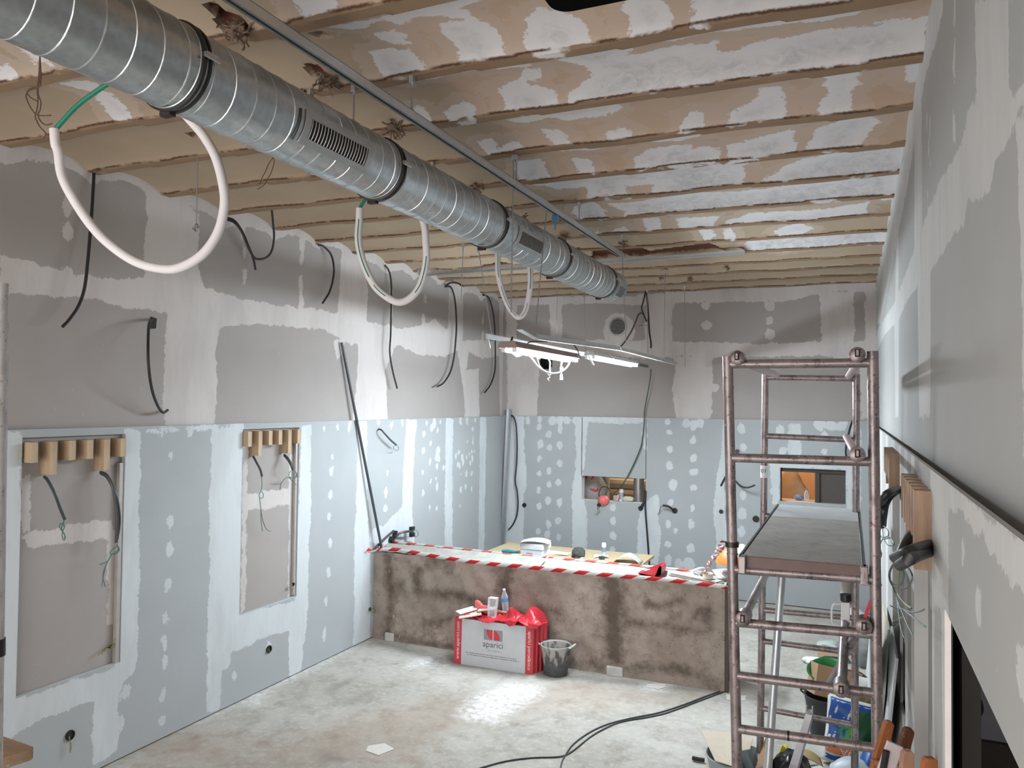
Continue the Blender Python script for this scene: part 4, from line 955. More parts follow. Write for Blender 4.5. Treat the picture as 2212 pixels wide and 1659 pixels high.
# ---- wooden blocks at the head of the recesses
def blocks(plane, sgn, y0, pitch, ztop, where, grp, mt, longs=(1, 4), hs=0.138, hl=0.228, dep=0.075, wd=0.05, names=None, order=None):
    proto = {}
    for k in range(6):
        h = hl if k in longs else hs
        x0 = plane-sgn*0.045; x = x0+sgn*(dep+0.03)/2
        y = y0+pitch*k
        lab = names[k]
        if h in proto:
            dup(proto[h], (x, y, ztop-h), lab)
        else:
            o = obj('wood_block', MB().box((x, y, ztop-h/2), (dep+0.03, wd, h)), mt, None, lab, 'wooden block', grp, bevel=0.002, smooth=False)
            proto[h] = o; o.location = (x, y, ztop-h)
nm = ['leftmost short', 'second from left, long', 'third from left, short', 'fourth from left, short', 'fifth from left, long', 'rightmost short']
blocks(XL, 1, 3.505, 0.139, 2.440, '', 'wooden blocks over the first recess', M_WOOD, names=[f'{s} pine block above the left recess of the left wall' for s in nm])
blocks(XL, 1, 5.545, 0.138, 2.452, '', 'wooden blocks over the second recess', M_WOOD, names=[f'{s} pine block above the right recess of the left wall' for s in nm])
nr = ['nearest long', 'second', 'third', 'fourth, longer', 'fifth', 'farthest']
blocks(XR, -1, 3.14, 0.140, 2.445, '', 'wooden blocks over the near recess on the right', M_WOODR, (0, 3), 0.19, 0.28, 0.07, 0.06, [f'{s} plywood block in the near row on the right wall' for s in nr])
blocks(XR, -1, 5.08, 0.140, 2.470, '', 'wooden blocks over the far recess on the right', M_WOODR, (0, 3), 0.16, 0.215, 0.07, 0.06, [f'{s} plywood block in the far row on the right wall' for s in nr])

def tails(name, cable, wires, label, plane, r=0.012, wmt=None, wr=0.0035, cat='cable'):
    """a cut conduit with loose wires; points are (px, py, distance from the plane)"""
    sg = 1 if plane < 0 else -1
    f = lambda l: [PX(q[0], q[1], plane+sg*(q[2] if len(q) > 2 else 0.06)) for q in l]
    C = [f(c) for c in cable]; lo = min(p[2] for c in C for p in c)
    t = thing(name, label, cat, (C[0][0][0], C[0][0][1], lo))
    for c in C: obj('conduit', line(c, r), M_CONDUIT, t)
    for i, w in enumerate(wires):
        obj('wire', line(f(w), wr, 5), (wmt[i % len(wmt)] if wmt else M_WIREG), t)
    return t
WM = [M_WIREG, M_WIRED]
tails('cable_tail', [[(96,1030,.0),(103,1038,.05),(118,1066,.10),(130,1098,.10),(140,1122,.09)]],
      [[(138,1123,.09),(137,1130,.09),(130,1132,.09),(129,1140,.1),(136,1150,.1),(141,1160,.1),(138,1167,.1),(134,1158,.09),(136,1146,.09),(139,1138,.09),(136,1130,.09)], [(137,1130,.1),(133,1142,.1),(139,1154,.1),(140,1165,.11)]], 'black conduit with a green wire bundle under the second block of the left recess', XL, 0.0105)
tails('cable_tail', [[(217,1020,.0),(230,1026,.06),(243,1050,.11),(250,1090,.12),(253,1130,.12),(251,1172,.1)], [(217,1022,.0),(232,1032,.05),(247,1060,.09),(256,1095,.1),(258,1130,.1),(253,1165,.1)]],
      [[(252,1175,.1),(256,1185,.1),(250,1193,.1),(242,1197,.1),(238,1193,.1),(246,1184,.1),(254,1181,.1),(258,1188,.1),(250,1196,.1),(241,1198,.1),(232,1214,.08),(225,1236,.06),(219,1268,.06)], [(241,1198,.1),(228,1222,.07),(222,1244,.06),(227,1267,.06)], [(240,1198,.1),(232,1212,.08),(215,1220,.05)]], 'pair of black conduits with a looped wire under the fifth block of the left recess', XL, 0.0105, WM)
tails('cable_tail', [[(547,986,.0),(553,997,.05),(562,1014,.08),(566,1029,.08)]],
      [[(565,1030,.08),(566,1048,.08),(563,1062,.08),(560,1068,.08),(561,1075,.08),(567,1076,.08),(569,1068,.08),(565,1062,.08),(560,1068,.08),(563,1095,.07),(564,1125,.06),(567,1148,.05)], [(563,1098,.07),(568,1125,.05),(576,1143,.04),(585,1148,.03)]], 'grey conduit with a knotted wire under the second block of the right recess', XL, 0.0105, WM)
tails('cable_tail', [[(614,982,.0),(622,990,.05),(630,1003,.09),(633,1014,.09)], [(614,984,.0),(624,996,.05),(629,1006,.09),(632,1014,.09)]],
      [[(633,1015,.09),(640,1021,.09),(641,1030,.09),(633,1033,.09),(625,1029,.09),(626,1020,.09),(633,1015,.09),(640,1022,.09),(638,1031,.09),(628,1032,.08),(618,1032,.07),(607,1045,.06),(605,1059,.05)], [(623,1031,.08),(632,1040,.07),(640,1047,.06)]], 'grey conduits with a green wire ring under the fifth block of the right recess', XL, 0.0105, WM)
tails('cable_tail', [[(818,927,.0),(824,929,.06),(834,940,.09),(845,952,.09),(856,961,.09)]], [[(856,961,.09),(861,966,.09),(860,972,.09),(855,973,.09),(850,969,.09),(851,964,.09),(856,962,.09)]], 'grey conduit with a wire ring high on the lining right of the leaning conduit', XL, 0.0105)
tails('cable_tail', [[(850,1163,.0),(856,1158,.05),(866,1151,.09),(880,1148,.12),(892,1149,.12)]], [[(890,1146,.12),(898,1145,.12),(903,1150,.11),(902,1158,.1),(896,1158,.1)], [(892,1152,.12),(898,1160,.1)]], 'arched grey conduit with two socket boxes above the half wall end', XL, 0.014, WM)
b = MB()
for u, v in ((846, 1166), (853, 1153), (890, 1142), (890, 1155)): b.box(PX(u, v, XL+(0.02 if u < 870 else 0.10)), (0.04, 0.075, 0.05), Matrix.Rotation(u*0.3, 3, 'X'))
obj('socket_box', b, M_BLACKG, None, 'broken black socket boxes on the arched conduit above the half wall end', 'socket box', smooth=False)
def sbox(px, py, plane, axis, label, wires=(), r=0.034, sq=False):
    if axis == 'x': c = PX(px, py, plane); R = rot_to((1 if plane < 0 else -1, 0, 0))
    else: c = PY(px, py, plane); R = rot_to((0, -1, 0))
    t = thing('socket_box', label, 'socket box', (c[0], c[1], c[2]-r), 'black wall boxes for sockets')
    obj('box', MB().lathe([(r*0.8, 0.002), (r, 0.004), (r, 0.012), (r*0.82, 0.012), (r*0.78, 0.003)], 20, tuple(c), R, caps=False).lathe([(0.001, 0.0022), (r*0.85, 0.0022)], 20, tuple(c), R, caps=False), M_BLACKG, t)
    for w in wires:
        f = (lambda q: PX(q[0], q[1], plane+(0.03 if plane < 0 else -0.03))) if axis == 'x' else (lambda q: PY(q[0], q[1], plane-0.04))
        obj('wire', line([f(q) for q in w], 0.003, 5), M_WIREY, t)
    return t
sbox(150, 1588, XL, 'x', 'round black box low on the left wall at the bottom left of the photo', [[(150,1590),(151,1600),(154,1612),(152,1624)], [(149,1592),(151,1604),(151,1626)]], 0.036)
sbox(580, 1402, XL, 'x', 'round black box low on the left wall below the right recess', [[(580,1402),(583,1408)]], 0.036)
sbox(632, 1262, XL, 'x', 'small black box inside the right recess near its lower end', [[(632,1262),(628,1270),(634,1268)]], 0.018)
sbox(235, 1396, XL-0.03, 'x', 'small wire outlet inside the left recess near its lower end', [[(250,1378),(236,1394),(222,1405),(212,1417)], [(236,1394),(240,1398),(246,1390)], [(233,1396),(224,1404),(220,1414)]], 0.014)
sbox(798, 1316, XL, 'x', 'small black box with green wires at the left end of the half wall', [[(798,1316),(806,1314),(812,1322)], [(797,1318),(803,1321),(814,1325)]], 0.022)

# ---- back wall boxes and cables
def ycable(pts, label, r=0.010, plane=YB, mt=None, name='power_cable', off=0.03):
    P = [PY(q[0], q[1], plane-(q[2] if len(q) > 2 else off)) for q in pts]
    return obj(name, line(P, r, 7), mt or M_BLACK, None, label, 'cable')
sbox(1133, 1091, YB, 'y', 'oval black box on the back wall, leftmost of the row', (), 0.034)
sbox(1294, 1091, YB, 'y', 'black box with dangling wires under the first hatch', [[(1294,1092),(1290,1100),(1296,1102),(1293,1108),(1284,1111)], [(1294,1094),(1292,1104),(1289,1112)]], 0.030)
sbox(1384, 1098, YB, 'y', 'black box under the right corner of the first hatch', (), 0.036)
sbox(1458, 1103, YB, 'y', 'black box with an arched cable right of the first hatch', (), 0.040)
sbox(1558, 1105, YB, 'y', 'black box just left of the scaffold post', (), 0.030)
sbox(1633, 1121, YB, 'y', 'black box seen inside the scaffold left of its platform', (), 0.045)
sbox(1466, 1232, YB, 'y', 'left one of two small boxes low on the back wall', (), 0.026)
sbox(1485, 1233, YB, 'y', 'right one of two small boxes low on the back wall', (), 0.026)
sbox(1593, 975, YB, 'y', 'black box seen through the upper scaffold frame', (), 0.03)
ycable([(1050,1098,.0),(1060,1094,.08),(1070,1096,.10),(1077,1103,.09)], 'short arched black cable near the corner, upper one', 0.013, XL and YB)
ycable([(1050,1188,.0),(1058,1182,.08),(1068,1182,.10),(1074,1188,.09)], 'short arched black cable near the corner, just above the barrier tape', 0.013)
ycable([(1103,896,.0),(1110,902,.06),(1115,920,.08),(1117,960,.08),(1116,1000,.07),(1113,1038,.05),(1117,1060,.06),(1119,1090,.06),(1116,1115,.06),(1108,1133,.05),(1099,1144,.04)], 'long black cable hanging beside the metal corner strip', 0.012)
ycable([(1406,797,.3),(1405,815,.3),(1400,845,.25),(1396,865,.2),(1392,890,.15),(1391,915,.12),(1388,945,.1),(1384,966,.1),(1370,1000,.08),(1355,1030,.06),(1345,1046,.02),(1336,1058,-.05),(1322,1068,-.1)], 'green grey cable running from the hanging bars into the first hatch', 0.009, mt=plain('dull_green_cable', (0.055, 0.085, 0.060, 1), 0.5))
ycable([(1394,1075,.02),(1394,1100,.05),(1397,1140,.05),(1400,1180,.05),(1403,1224,.05),(1404,1245,.05)], 'black cable hanging straight below the right corner of the first hatch', 0.014)
ycable([(1384,1097,.02),(1388,1090,.05),(1393,1080,.04),(1394,1060,.03)], 'stub of black conduit rising from the box at the hatch corner', 0.018)
ycable([(1455,1103,.02),(1449,1097,.08),(1441,1093,.10),(1432,1092,.10)], 'arched black conduit pulled out of the box right of the hatch', 0.016)
ycable([(1432,1092,.10),(1427,1096,.09),(1424,1106,.06),(1420,1112,.05)], 'thin wire drooping from the arched conduit right of the hatch', 0.004)
ycable([(1590,1040,.0),(1596,1047,.1),(1605,1052,.15),(1617,1053,.18),(1631,1048,.2)], 'curved black cable seen through the scaffold below its second bar', 0.012)
ycable([(1567,1030,.0),(1562,1040,.1),(1557,1050,.14)], 'black cable end just left of the scaffold post', 0.014)
ycable([(1842,908,.0),(1836,925,.08),(1830,950,.08),(1827,975,.06),(1829,990,.04)], 'black cable near the right corner behind the scaffold', 0.013)
ycable([(1395,628,.3),(1390,650,.3),(1386,665,.28),(1389,676,.26),(1395,690,.25),(1397,694,.25)], 'black cable folding back in the bunch right of the air grille', 0.012, YBU)
ycable([(1396,630,.32),(1399,660,.3),(1401,690,.3),(1403,720,.3),(1406,740,.3),(1406,752,.3)], 'straight black cable in the bunch right of the air grille', 0.013, YBU)
ycable([(1392,680,.25),(1386,676,.25),(1379,680,.28),(1373,695,.3),(1364,715,.32),(1350,738,.34),(1336,754,.35)], 'grey cable swinging left from the bunch right of the air grille', 0.012, YBU, plain('dark_taupe_cable', (0.075, 0.060, 0.052, 1), 0.5))
ycable([(1386,698,.25),(1392,694,.25),(1402,697,.25),(1398,703,.25),(1388,702,.25),(1380,705,.24)], 'tangle of thin wires at the end of the black cable bunch', 0.004, YBU, M_WIRED)
# corner strip
pa, pb = PY(1101, 884, YB-0.02), PY(1086, 1195, YB-0.02)
b = MB(); b.beam(tuple(pa), tuple(pb), 0.07, 0.004, (0, 1, 0)); b.beam(tuple(pa+(-0.035, -0.02, 0)), tuple(pb+(-0.035, -0.02, 0)), 0.004, 0.04, (0, 1, 0)); b.beam(tuple(pa+(0.035, -0.02, 0)), tuple(pb+(0.035, -0.02, 0)), 0.004, 0.04, (0, 1, 0))
obj('corner_profile', b, M_RAIL, None, 'galvanized metal profile standing in the left back corner', 'metal profile', smooth=False)

# ---- tufts of old plaster fibre around the ceiling wires
def tuft(px, py, size, seed, label, col=0):
    rr = random.Random(seed); c = PZ(px, py, 4.405); b = MB()
    for k in range(22):
        d = Vector((rr.gauss(0, 1), rr.gauss(0, 0.7), rr.uniform(-0.9, 0.3))); p = Vector(c); pts = [p.copy()]
        for j in range(4):
            d = (d+Vector((rr.gauss(0, .7), rr.gauss(0, .7), rr.gauss(0, .6)))).normalized(); p = p+d*size*0.45; p.z = min(p.z, 4.44); pts.append(p.copy())
        b.tube(cr(pts, 3), rr.uniform(0.0025, 0.006), 5)
    b.lathe([(0.001, -0.5*size), (0.55*size, -0.25*size), (0.7*size, 0.1*size), (0.3*size, 0.5*size)], 9, tuple(c), wob=lambda a, j: rr.uniform(-0.3, 0.3))
    return obj('plaster_tuft', b, plain('plaster_fibre', (0.23, 0.165, 0.12, 1), 0.95, 0, 0.35, 30), None, label, 'plaster tuft', 'torn tufts of plaster on the ceiling')
for i, (x, y, s, l) in enumerate([(510,64,.060,'largest torn plaster tuft, above the near part of the duct'), (703,176,.055,'plaster tuft just left of the channel, second along the duct'), (848,275,.055,'plaster tuft beside the first black joint past the grille'), (1030,402,.05,'plaster tuft above the middle of the duct'), (1130,470,.035,'thin tuft above the second louvred opening'), (1216,510,.035,'small tuft above the far part of the duct'), (1345,525,.035,'tuft at the far end of the channel'),
      (1570,577,.03,'tuft on the far ceiling right of the steel bar'), (1428,600,.025,'tuft on the far ceiling above the cable bunch'), (1490,602,.03,'tuft on the far ceiling right of the cable bunch')]): tuft(x, y, s, i, l)
def wires(px, py, pts, label, r=0.003):
    t = MB()
    for l in pts: t.tube(cr([PZ(px, py, 4.42)]+[PY(u, v, PZ(px, py, 4.42)[1]) for u, v in l], 5), r, 5)
    return obj('rusty_wire', t, M_RUST, None, label, 'wire', 'rusty wires hanging from the ceiling')
wires(86, 118, [[(86,140),(84,165),(80,195),(82,215),(79,240),(76,252),(85,272),(95,283),(99,290),(93,300)], [(88,150),(88,175),(82,190),(64,195),(56,208),(66,232),(80,248),(98,250),(110,249)], [(87,150),(85,175),(88,185),(70,190),(58,198),(66,210),(80,218)], [(84,160),(82,200),(88,220),(86,238),(82,248),(88,262),(100,270),(112,267)]], 'bunch of rusty wires hanging under the near left part of the duct')
wires(590, 340, [[(580,355),(573,372),(568,380),(561,398)], [(592,350),(586,372),(577,388),(570,400),(556,409)]], 'pair of bent rusty wires left of the duct, above the second black joint')
# black slab at the top edge
b = MB(); far = PZ(1204, 31, 4.0); pts = []
x0, x1, y0, y1 = far[0]-0.005, 0.25, 1.3, far[1]+0.0; rr = 0.06
for cx, cy, a0 in ((x0+rr, y1-rr, 90), (x0+rr, y0+rr, 180), (x1-rr, y0+rr, 270), (x1-rr, y1-rr, 0)):
    for k in range(7):
        a = math.radians(a0+15*k); pts.append((cx+rr*math.cos(a), cy+rr*math.sin(a), 4.0))
b.prism(pts, (0, 0, 0.14))
M_MATTEB = plain('matt_black', (0.006, 0.006, 0.006, 1), 1.0, spec=0.0)
t = thing('ceiling_speaker', 'flat black unit with rounded corners under the ceiling at the top edge', 'ceiling unit', (x0+0.5, y0+0.4, 4.0))
obj('body', b, M_MATTEB, t)
obj('hanger', MB().tube([(x0+0.5, 1.8, 4.14), (x0+0.5, 1.8, 4.45)], 0.006, 6).tube([(x0+0.8, 1.8, 4.14), (x0+0.8, 1.8, 4.45)], 0.006, 6), M_ROD, t)

# ================================================================= SCAFFOLD
FY, RY = 4.0, 6.0
T = thing('scaffold_tower', 'narrow wheeled aluminium scaffold tower with a platform at the right of the room', 'scaffold', (-0.22, 5.0, 0.0))
FL = lambda z: np.array([-0.490-0.0262*(z-0.15), FY, z]); FR = lambda z: np.array([0.126-0.0105*(z-0.15), FY, z])
BLp = lambda z: np.array([-0.601+0.011*(z-0.5), RY, z]); BRp = lambda z: np.array([0.030+0.004*(z-0.5), RY, z])
PR, RR = 0.0255, 0.0225
def post(f, z0, z1, r=PR, col=(2.755, 2.16), name='post'):
    b = MB().tube([f(z0), f(z1)], r, 14); p = obj(name, b, M_SCAF, T)
    b = MB()
    for z in col: b.tube([f(z-0.004), f(z+0.004)], r+0.0022, 14)
    obj('joint_ring', b, M_SCAF, p) if len(col) == 1 else [obj('joint_ring', MB().tube([f(z-0.004), f(z+0.004)], r+0.0022, 14), M_SCAF, p) for z in col]
    return p
post(FL, 0.16, 2.985, col=(2.83, 2.00)); post(FR, 0.16, 3.0, col=(2.83, 1.915)); post(BLp, 0.14, 2.97, col=(2.83,)); post(BRp, 0.16, 2.97, col=(2.83,))
fz = [(2.946, 2.946), (2.478, 2.484), (1.925, 1.938), (1.664, 1.685), (1.404, 1.415), (1.145, 1.163), (0.86, 0.87), (0.58, 0.59), (0.30, 0.305)]
for a, b_ in fz: obj('rung', MB().tube([FL(a), FR(b_)], RR, 12), M_SCAF, T)
rz = [(2.949, 2.938), (2.517, 2.504), (1.93, 1.93), (1.55, 1.56), (1.24, 1.255), (1.014, 1.012), (0.526, 0.508)]
for a, b_ in rz: obj('rung', MB().tube([BLp(a), BRp(b_)], 0.021, 12), M_SCAF, T)
def hook(c, d, name='hook'):
    """claw that snaps over a rung, with its slotted trigger"""
    c = Vector(c); b = MB(); R = rot_to((0, -1, 0))
    b.lathe([(0.012, -0.055), (0.036, -0.05), (0.036, 0.045), (0.024, 0.052)], 14, tuple(c), R)
    h = obj(name, b, M_SCAF, T)
    k = MB().bb(c.x-0.011, c.x+0.011, c.y-0.060, c.y-0.045, c.z-0.012, c.z+0.024)
    obj('trigger_slot', k, M_DARK, h, smooth=False)
    obj('trigger', MB().bb(c.x-0.005, c.x+0.005, c.y-0.066, c.y-0.055, c.z-0.006, c.z+0.020), M_SCAF, h, smooth=False)
def brace(a, b_, r=0.0225, mt=None, name='brace'): return obj(name, MB().tube([a, b_], r, 12), mt or M_SCAF, T)
M_PINK = steel_material('pinkish_tube', (0.42, 0.33, 0.33, 1), (0.55, 0.45, 0.45, 1), 0.45, 0.5)
brace(PY(1604, 782, FY+0.02), PY(1678, 811, RY), 0.0225, M_PINK, 'guard_rail'); brace(PY(1858, 779, FY+0.02), PY(1832, 814, RY), 0.0225, M_PINK, 'guard_rail')
brace(PY(1852, 984, FY), PY(1828, 944, RY), 0.0225, M_PINK, 'guard_rail')
for u, v in ((1595, 774), (1852, 767), (1852, 981), (1607, 1333), (1866, 1349), (1817, 1484)): hook(PY(u, v, FY-0.01), (0, 1, 0))
brace(PY(1607, 1333, FY), PY(1662, 1225, 5.8)); brace(PY(1818, 1480, FY), PY(1829, 1262, 5.3), 0.024)
brace(PY(1866, 1345, FY), PY(1836, 1392, 4.5), 0.020); brace(PY(1836, 1395, 4.5), PY(1790, 1480, 5.6), 0.020)
b = MB().tube([PY(1828, 1300, 5.05), PY(1831, 1240, 5.3)], 0.034, 10); obj('sleeve', b, plain('grubby_white', (0.60, 0.58, 0.52, 1), 0.7), T)
q = PY(1818, 1326, 4.72)
b = MB(); b.beam(q+(0.02, 0, 0.07), q+(0.02, 0, -0.06), 0.045, 0.05, (0, 1, 0))
obj('clamp', b, M_WHITE, T, bevel=0.004, smooth=False)
obj('clamp_handle', MB().tube(cr([q+(0.0, -0.01, 0.06), q+(-0.045, -0.02, 0.045), q+(-0.048, -0.02, -0.045), q+(-0.02, -0.01, -0.062)], 3), 0.006, 6), M_WHITE, T)
b = MB().tube([q+(0.02, 0.005, 0.11), q+(0.022, 0.005, 0.075)], 0.03, 10); obj('clamp_pad', b, M_BLACKG, T)
obj('red_strap', MB().beam(PY(1866, 1340, FY-0.03), PY(1881, 1298, FY-0.01), 0.014, 0.004, (0, 1, 0)), M_RED, T, smooth=False)
# platform
DZ0 = 2.0
d = [PZ(1604, 1203, DZ0), PZ(1868, 1224, DZ0), PZ(1838, 1097, DZ0), PZ(1659, 1086, DZ0)]
xa, xb = -0.487, 0.050; ysp = 5.50
M_DECK = NT('dirty_platform_board'); _a = M_DECK.noise(4, 5, 0.65); _b = M_DECK.noise(40, 4, 0.7, (0.35, 1.6, 1)); _c = M_DECK.noise(14, 3, 0.6, (0.25, 1.8, 1))
_col = M_DECK.mix(M_DECK.ramp(_a, 0.3, 0.7), (0.28, 0.265, 0.245, 1), (0.40, 0.39, 0.36, 1))
_col = M_DECK.mix(M_DECK.ramp(_b, 0.56, 0.66, 0, 0.8), _col, (0.14, 0.12, 0.11, 1)); _col = M_DECK.mix(M_DECK.ramp(_c, 0.70, 0.72), _col, (0.04, 0.035, 0.03, 1))
M_DECK = M_DECK.fin(_col, 0.6)
p = obj('platform', MB().prism([(xa, 4.0, 1.962), (xb, 4.0, 1.962), (xb, ysp, 1.962), (xa, ysp, 1.962)], (0, 0, 0.036)), M_DECK, T, smooth=False)
obj('platform_hatch', MB().prism([(xa, ysp+0.008, 1.962), (xb, ysp+0.008, 1.962), (xb, 6.18, 1.962), (xa, 6.18, 1.962)], (0, 0, 0.036)), plain('pale_platform_board', (0.46, 0.48, 0.49, 1), 0.6, 0, 0.15, 9), T, smooth=False)
for x in (xa-0.012, xb+0.012):
    obj('platform_rail', MB().bb(x-0.005, x+0.005, 3.97, 6.2, 1.93, 2.000), plain('dark_alu_edge', (0.12, 0.115, 0.115, 1), 0.45, 0.5), T, smooth=False)
M_FASC = plain('red_brown_fascia', (0.165, 0.105, 0.100, 1), 0.55, 0.1, 0.2)
obj('platform_end', MB().bb(xa, xb, 3.985, 4.0, 1.925, 1.996), M_FASC, T, smooth=False)
for x in (xa, xb+0.01):
    obj('platform_hook', MB().bb(x-0.017, x+0.017, 3.955, 4.02, 1.915, 2.0), M_SCAF, T, bevel=0.004, smooth=False)
for x, y in ((0.02, 4.35), (-0.02, 4.55), (-0.18, 4.22), (-0.10, 4.75)): pass
obj('strap', MB().tube([FL(2.035), FL(2.06)], PR+0.008, 14), M_BLACKG, T)
obj('rung_wrap', MB().tube([FL(1.145)*0.62+FR(1.163)*0.38+(0, 0, 0), FL(1.145)*0.605+FR(1.163)*0.395], RR+0.0015, 12), M_BLACKG, T)
obj('number_sticker', MB().tube([BLp(2.21), BLp(2.30)], 0.0262, 14), M_PAPER, T)
for f, r in ((FL, PR), (FR, PR), (BLp, PR), (BRp, PR)):
    j = obj('castor_stem', MB().tube([f(0.10), f(0.34)], 0.019, 10).lathe([(0.03, 0.0), (0.042, 0.012), (0.042, 0.03), (0.028, 0.05)], 14, tuple(f(0.15))), M_STEEL, T)
    obj('castor_wheel', MB().lathe([(0.02, -0.018), (0.060, -0.018), (0.066, -0.008), (0.066, 0.008), (0.060, 0.018), (0.02, 0.018)], 18, (f(0.1)[0], f(0.1)[1], 0.068), rot_to((1, 0, 0))), M_BLACKG, T)
def text_mb(b, s, size, org, ux, uy, nz=0.0004, align='CENTER', fit=None, mi=0):
    """lettering as flat raised mesh: org is the middle of the base line, ux / uy the writing directions"""
    c = bpy.data.curves.new('t', 'FONT'); c.body = s; c.size = size; c.align_x = align; c.resolution_u = 2
    o = bpy.data.objects.new('t', c); COL.objects.link(o); bpy.context.view_layer.update()
    me = o.evaluated_get(bpy.context.evaluated_depsgraph_get()).to_mesh()
    vs = [v.co.copy() for v in me.vertices]; fs = [tuple(p.vertices) for p in me.polygons]
    k = 1.0
    if fit and vs:
        w = max(v.x for v in vs)-min(v.x for v in vs); k = fit/w
    org, ux, uy = Vector(org), Vector(ux), Vector(uy)
    b.add([org+ux*v.x*k+uy*v.y*k for v in vs], fs, mi=mi)
    bpy.data.objects.remove(o); bpy.data.curves.remove(c); return b
b = MB(); z = 2.247
text_mb(b, '01', 0.042, (BLp(z)[0], RY-0.0268, z), (1, 0, 0), (0, 0, 1)); obj('sticker_number', b, M_DARK, T, smooth=False)
# loose tubes inside the tower
obj('steel_tube', MB().tube([PY(1689, 1240, 5.2), PY(1646, 1845, 4.98)], 0.0245, 14), M_GALV, None, 'long bright galvanized tube leaning inside the scaffold tower', 'tube')
t = thing('diagonal_strut', 'pale square strut with a forked end lying low inside the scaffold tower', 'strut', tuple(PY(1700, 1720, 4.35)))
pa, pb = PY(1748, 1548, 5.92), PY(1690, 1745, 4.35)
obj('strut', MB().beam(tuple(pa), tuple(pb), 0.045, 0.045), plain('pale_pink_steel', (0.50, 0.45, 0.45, 1), 0.5, 0.3), t, smooth=False)
obj('fork', MB().box(tuple(pa+(0.0, 0.02, 0.01)), (0.05, 0.05, 0.05)).box(tuple(pa+(-0.02, 0.02, 0.045)), (0.008, 0.04, 0.04)).box(tuple(pa+(0.02, 0.02, 0.045)), (0.008, 0.04, 0.04)), M_STEEL, t, smooth=False)

# near tower at the left edge: perforated upright and the corner of its plank
f0, f1 = PY(-1, 612, 1.5), PY(-14, 1500, 1.5)
t = thing('perforated_upright', 'grey perforated upright tube at the left edge of the photo', 'scaffold upright', (f1[0]-0.02, 1.5, 0.0))
dn = (f1-f0)/abs(f1[2]-f0[2]); ff = lambda z: f0+dn*(f0[2]-z)
obj('tube', MB().tube([ff(2.96), ff(0.0)], 0.0255, 18), M_SCAFL, t)
obj('spigot', MB().tube([ff(f0[2]), ff(2.96)], 0.0235, 18), M_SCAFL, t)
for y in (723, 859, 999, 1138, 1280, 1412):
    c = ff(PY(0, y, 1.5)[2]); dv = np.array([0.66, -0.75, 0.0])
    obj('hole_dark_disc', MB().lathe([(0.001, 0), (0.0085, 0), (0.0085, 0.003), (0.001, 0.003)], 14, tuple(c+dv*0.0245), rot_to(dv)), M_DARK, t)  # dark disc painted for the shade inside each hole
zc_ = PY(10, 1385, 1.5)[2]; obj('clip', MB().tube([ff(zc_), ff(zc_-0.05)], 0.029, 14), M_BLACKG, t)
zp = 1.62; c = PZ(77, 1615, zp); a = PZ(0, 1588, zp); e = PZ(0, 1640, zp)
da, de = (a-c), (e-c); da /= np.linalg.norm(da); de /= np.linalg.norm(de)
k = 0.012
b = MB().prism([c+da*k, c+de*k, c+de*0.55, c+de*0.55+da*0.7, c+da*0.7], (0, 0, -0.035)); obj('scaffold_plank', b, M_PLANK, None, 'corner of a worn brown plank at the lower left edge', 'plank', smooth=False)

# ================================================================= HALF WALL THINGS
def tape(pts, w, label, mt, tilt=0.0, fn=None, twist=0.0, name='barrier_tape', group=None):
    P = [Vector(p) for p in cr(pts, 5)]; A, B, uv = [], [], []; s = 0; us_ = []
    for i, p in enumerate(P):
        if i: s += (p-P[i-1]).length
        d = (P[min(i+1, len(P)-1)]-P[max(i-1, 0)]).normalized()
        side = d.cross(Vector((0, 0, 1))).normalized(); up = side.cross(d)
        a = tilt+twist*s; o = (up*math.cos(a)+side*math.sin(a))*w/2
        A.append(p-o); B.append(p+o); us_.append(s)
    uvs = [((us_[i], 0), (us_[i+1], 0), (us_[i+1], 1), (us_[i], 1)) for i in range(len(P)-1)]
    return obj(name, MB().band(A, B, uvs), mt, None, label, 'barrier tape', group, solid=0.0008)
tape([PY(u, v, HWY0-0.03) for u, v in [(815,1187),(850,1187),(885,1192),(930,1200),(1000,1211),(1060,1218),(1130,1224),(1200,1231),(1300,1241),(1400,1249),(1470,1256),(1530,1263),(1570,1268)]], 0.055, 'red and white barrier tape along the front top edge of the half wall', M_TAPE, 0.5)
tape([PY(u, v, HWY1-0.03) for u, v in [(850,1173),(900,1177),(960,1184),(1030,1191),(1100,1199),(1190,1207),(1260,1213),(1340,1220),(1420,1227),(1500,1236),(1560,1243)]], 0.055, 'faded barrier tape along the back edge of the half wall', M_TAPEB, 0.5)
tape([PY(815, 1187, HWY0-0.03), PY(835, 1179, 7.95), PY(858, 1173, HWY1-0.03)], 0.04, 'twisted tape corner joining both tapes at the left wall', M_TAPE, 0.4, None, 3.0)
tape([PX(793, 1187, XL+0.03), PX(805, 1192, XL+0.06), PX(818, 1185, XL+0.12)], 0.05, 'knot of barrier tape at the left wall', M_TAPE, 0.3, None, 6.0)
for i, (x0, y0, x1, y1) in enumerate([(998,1211,1032,1197), (1163,1224,1184,1202), (1196,1229,1216,1209), (1300,1241,1322,1221)]):
    tape([PY(x0, y0, HWY0-0.03), PY(x1, y1, HWY1-0.03)], 0.035, f'{["leftmost", "second", "third", "rightmost"][i]} white strap tied across the half wall between the two tapes', M_PAPER, 1.3, group='white straps across the half wall', name='strap')
tape([PY(1512, 1243, 8.05), PY(1524, 1230, 7.6), PY(1540, 1206, 6.2), PY(1553, 1188, 5.0), PY(1564, 1172, 4.03)], 0.045, 'twisted barrier tape rising from the half wall to the scaffold post', M_TAPE, 0.2, None, 7.0)
def ZW(px, py, dz=0.03): return PZ(px, py, HWZ+dz)
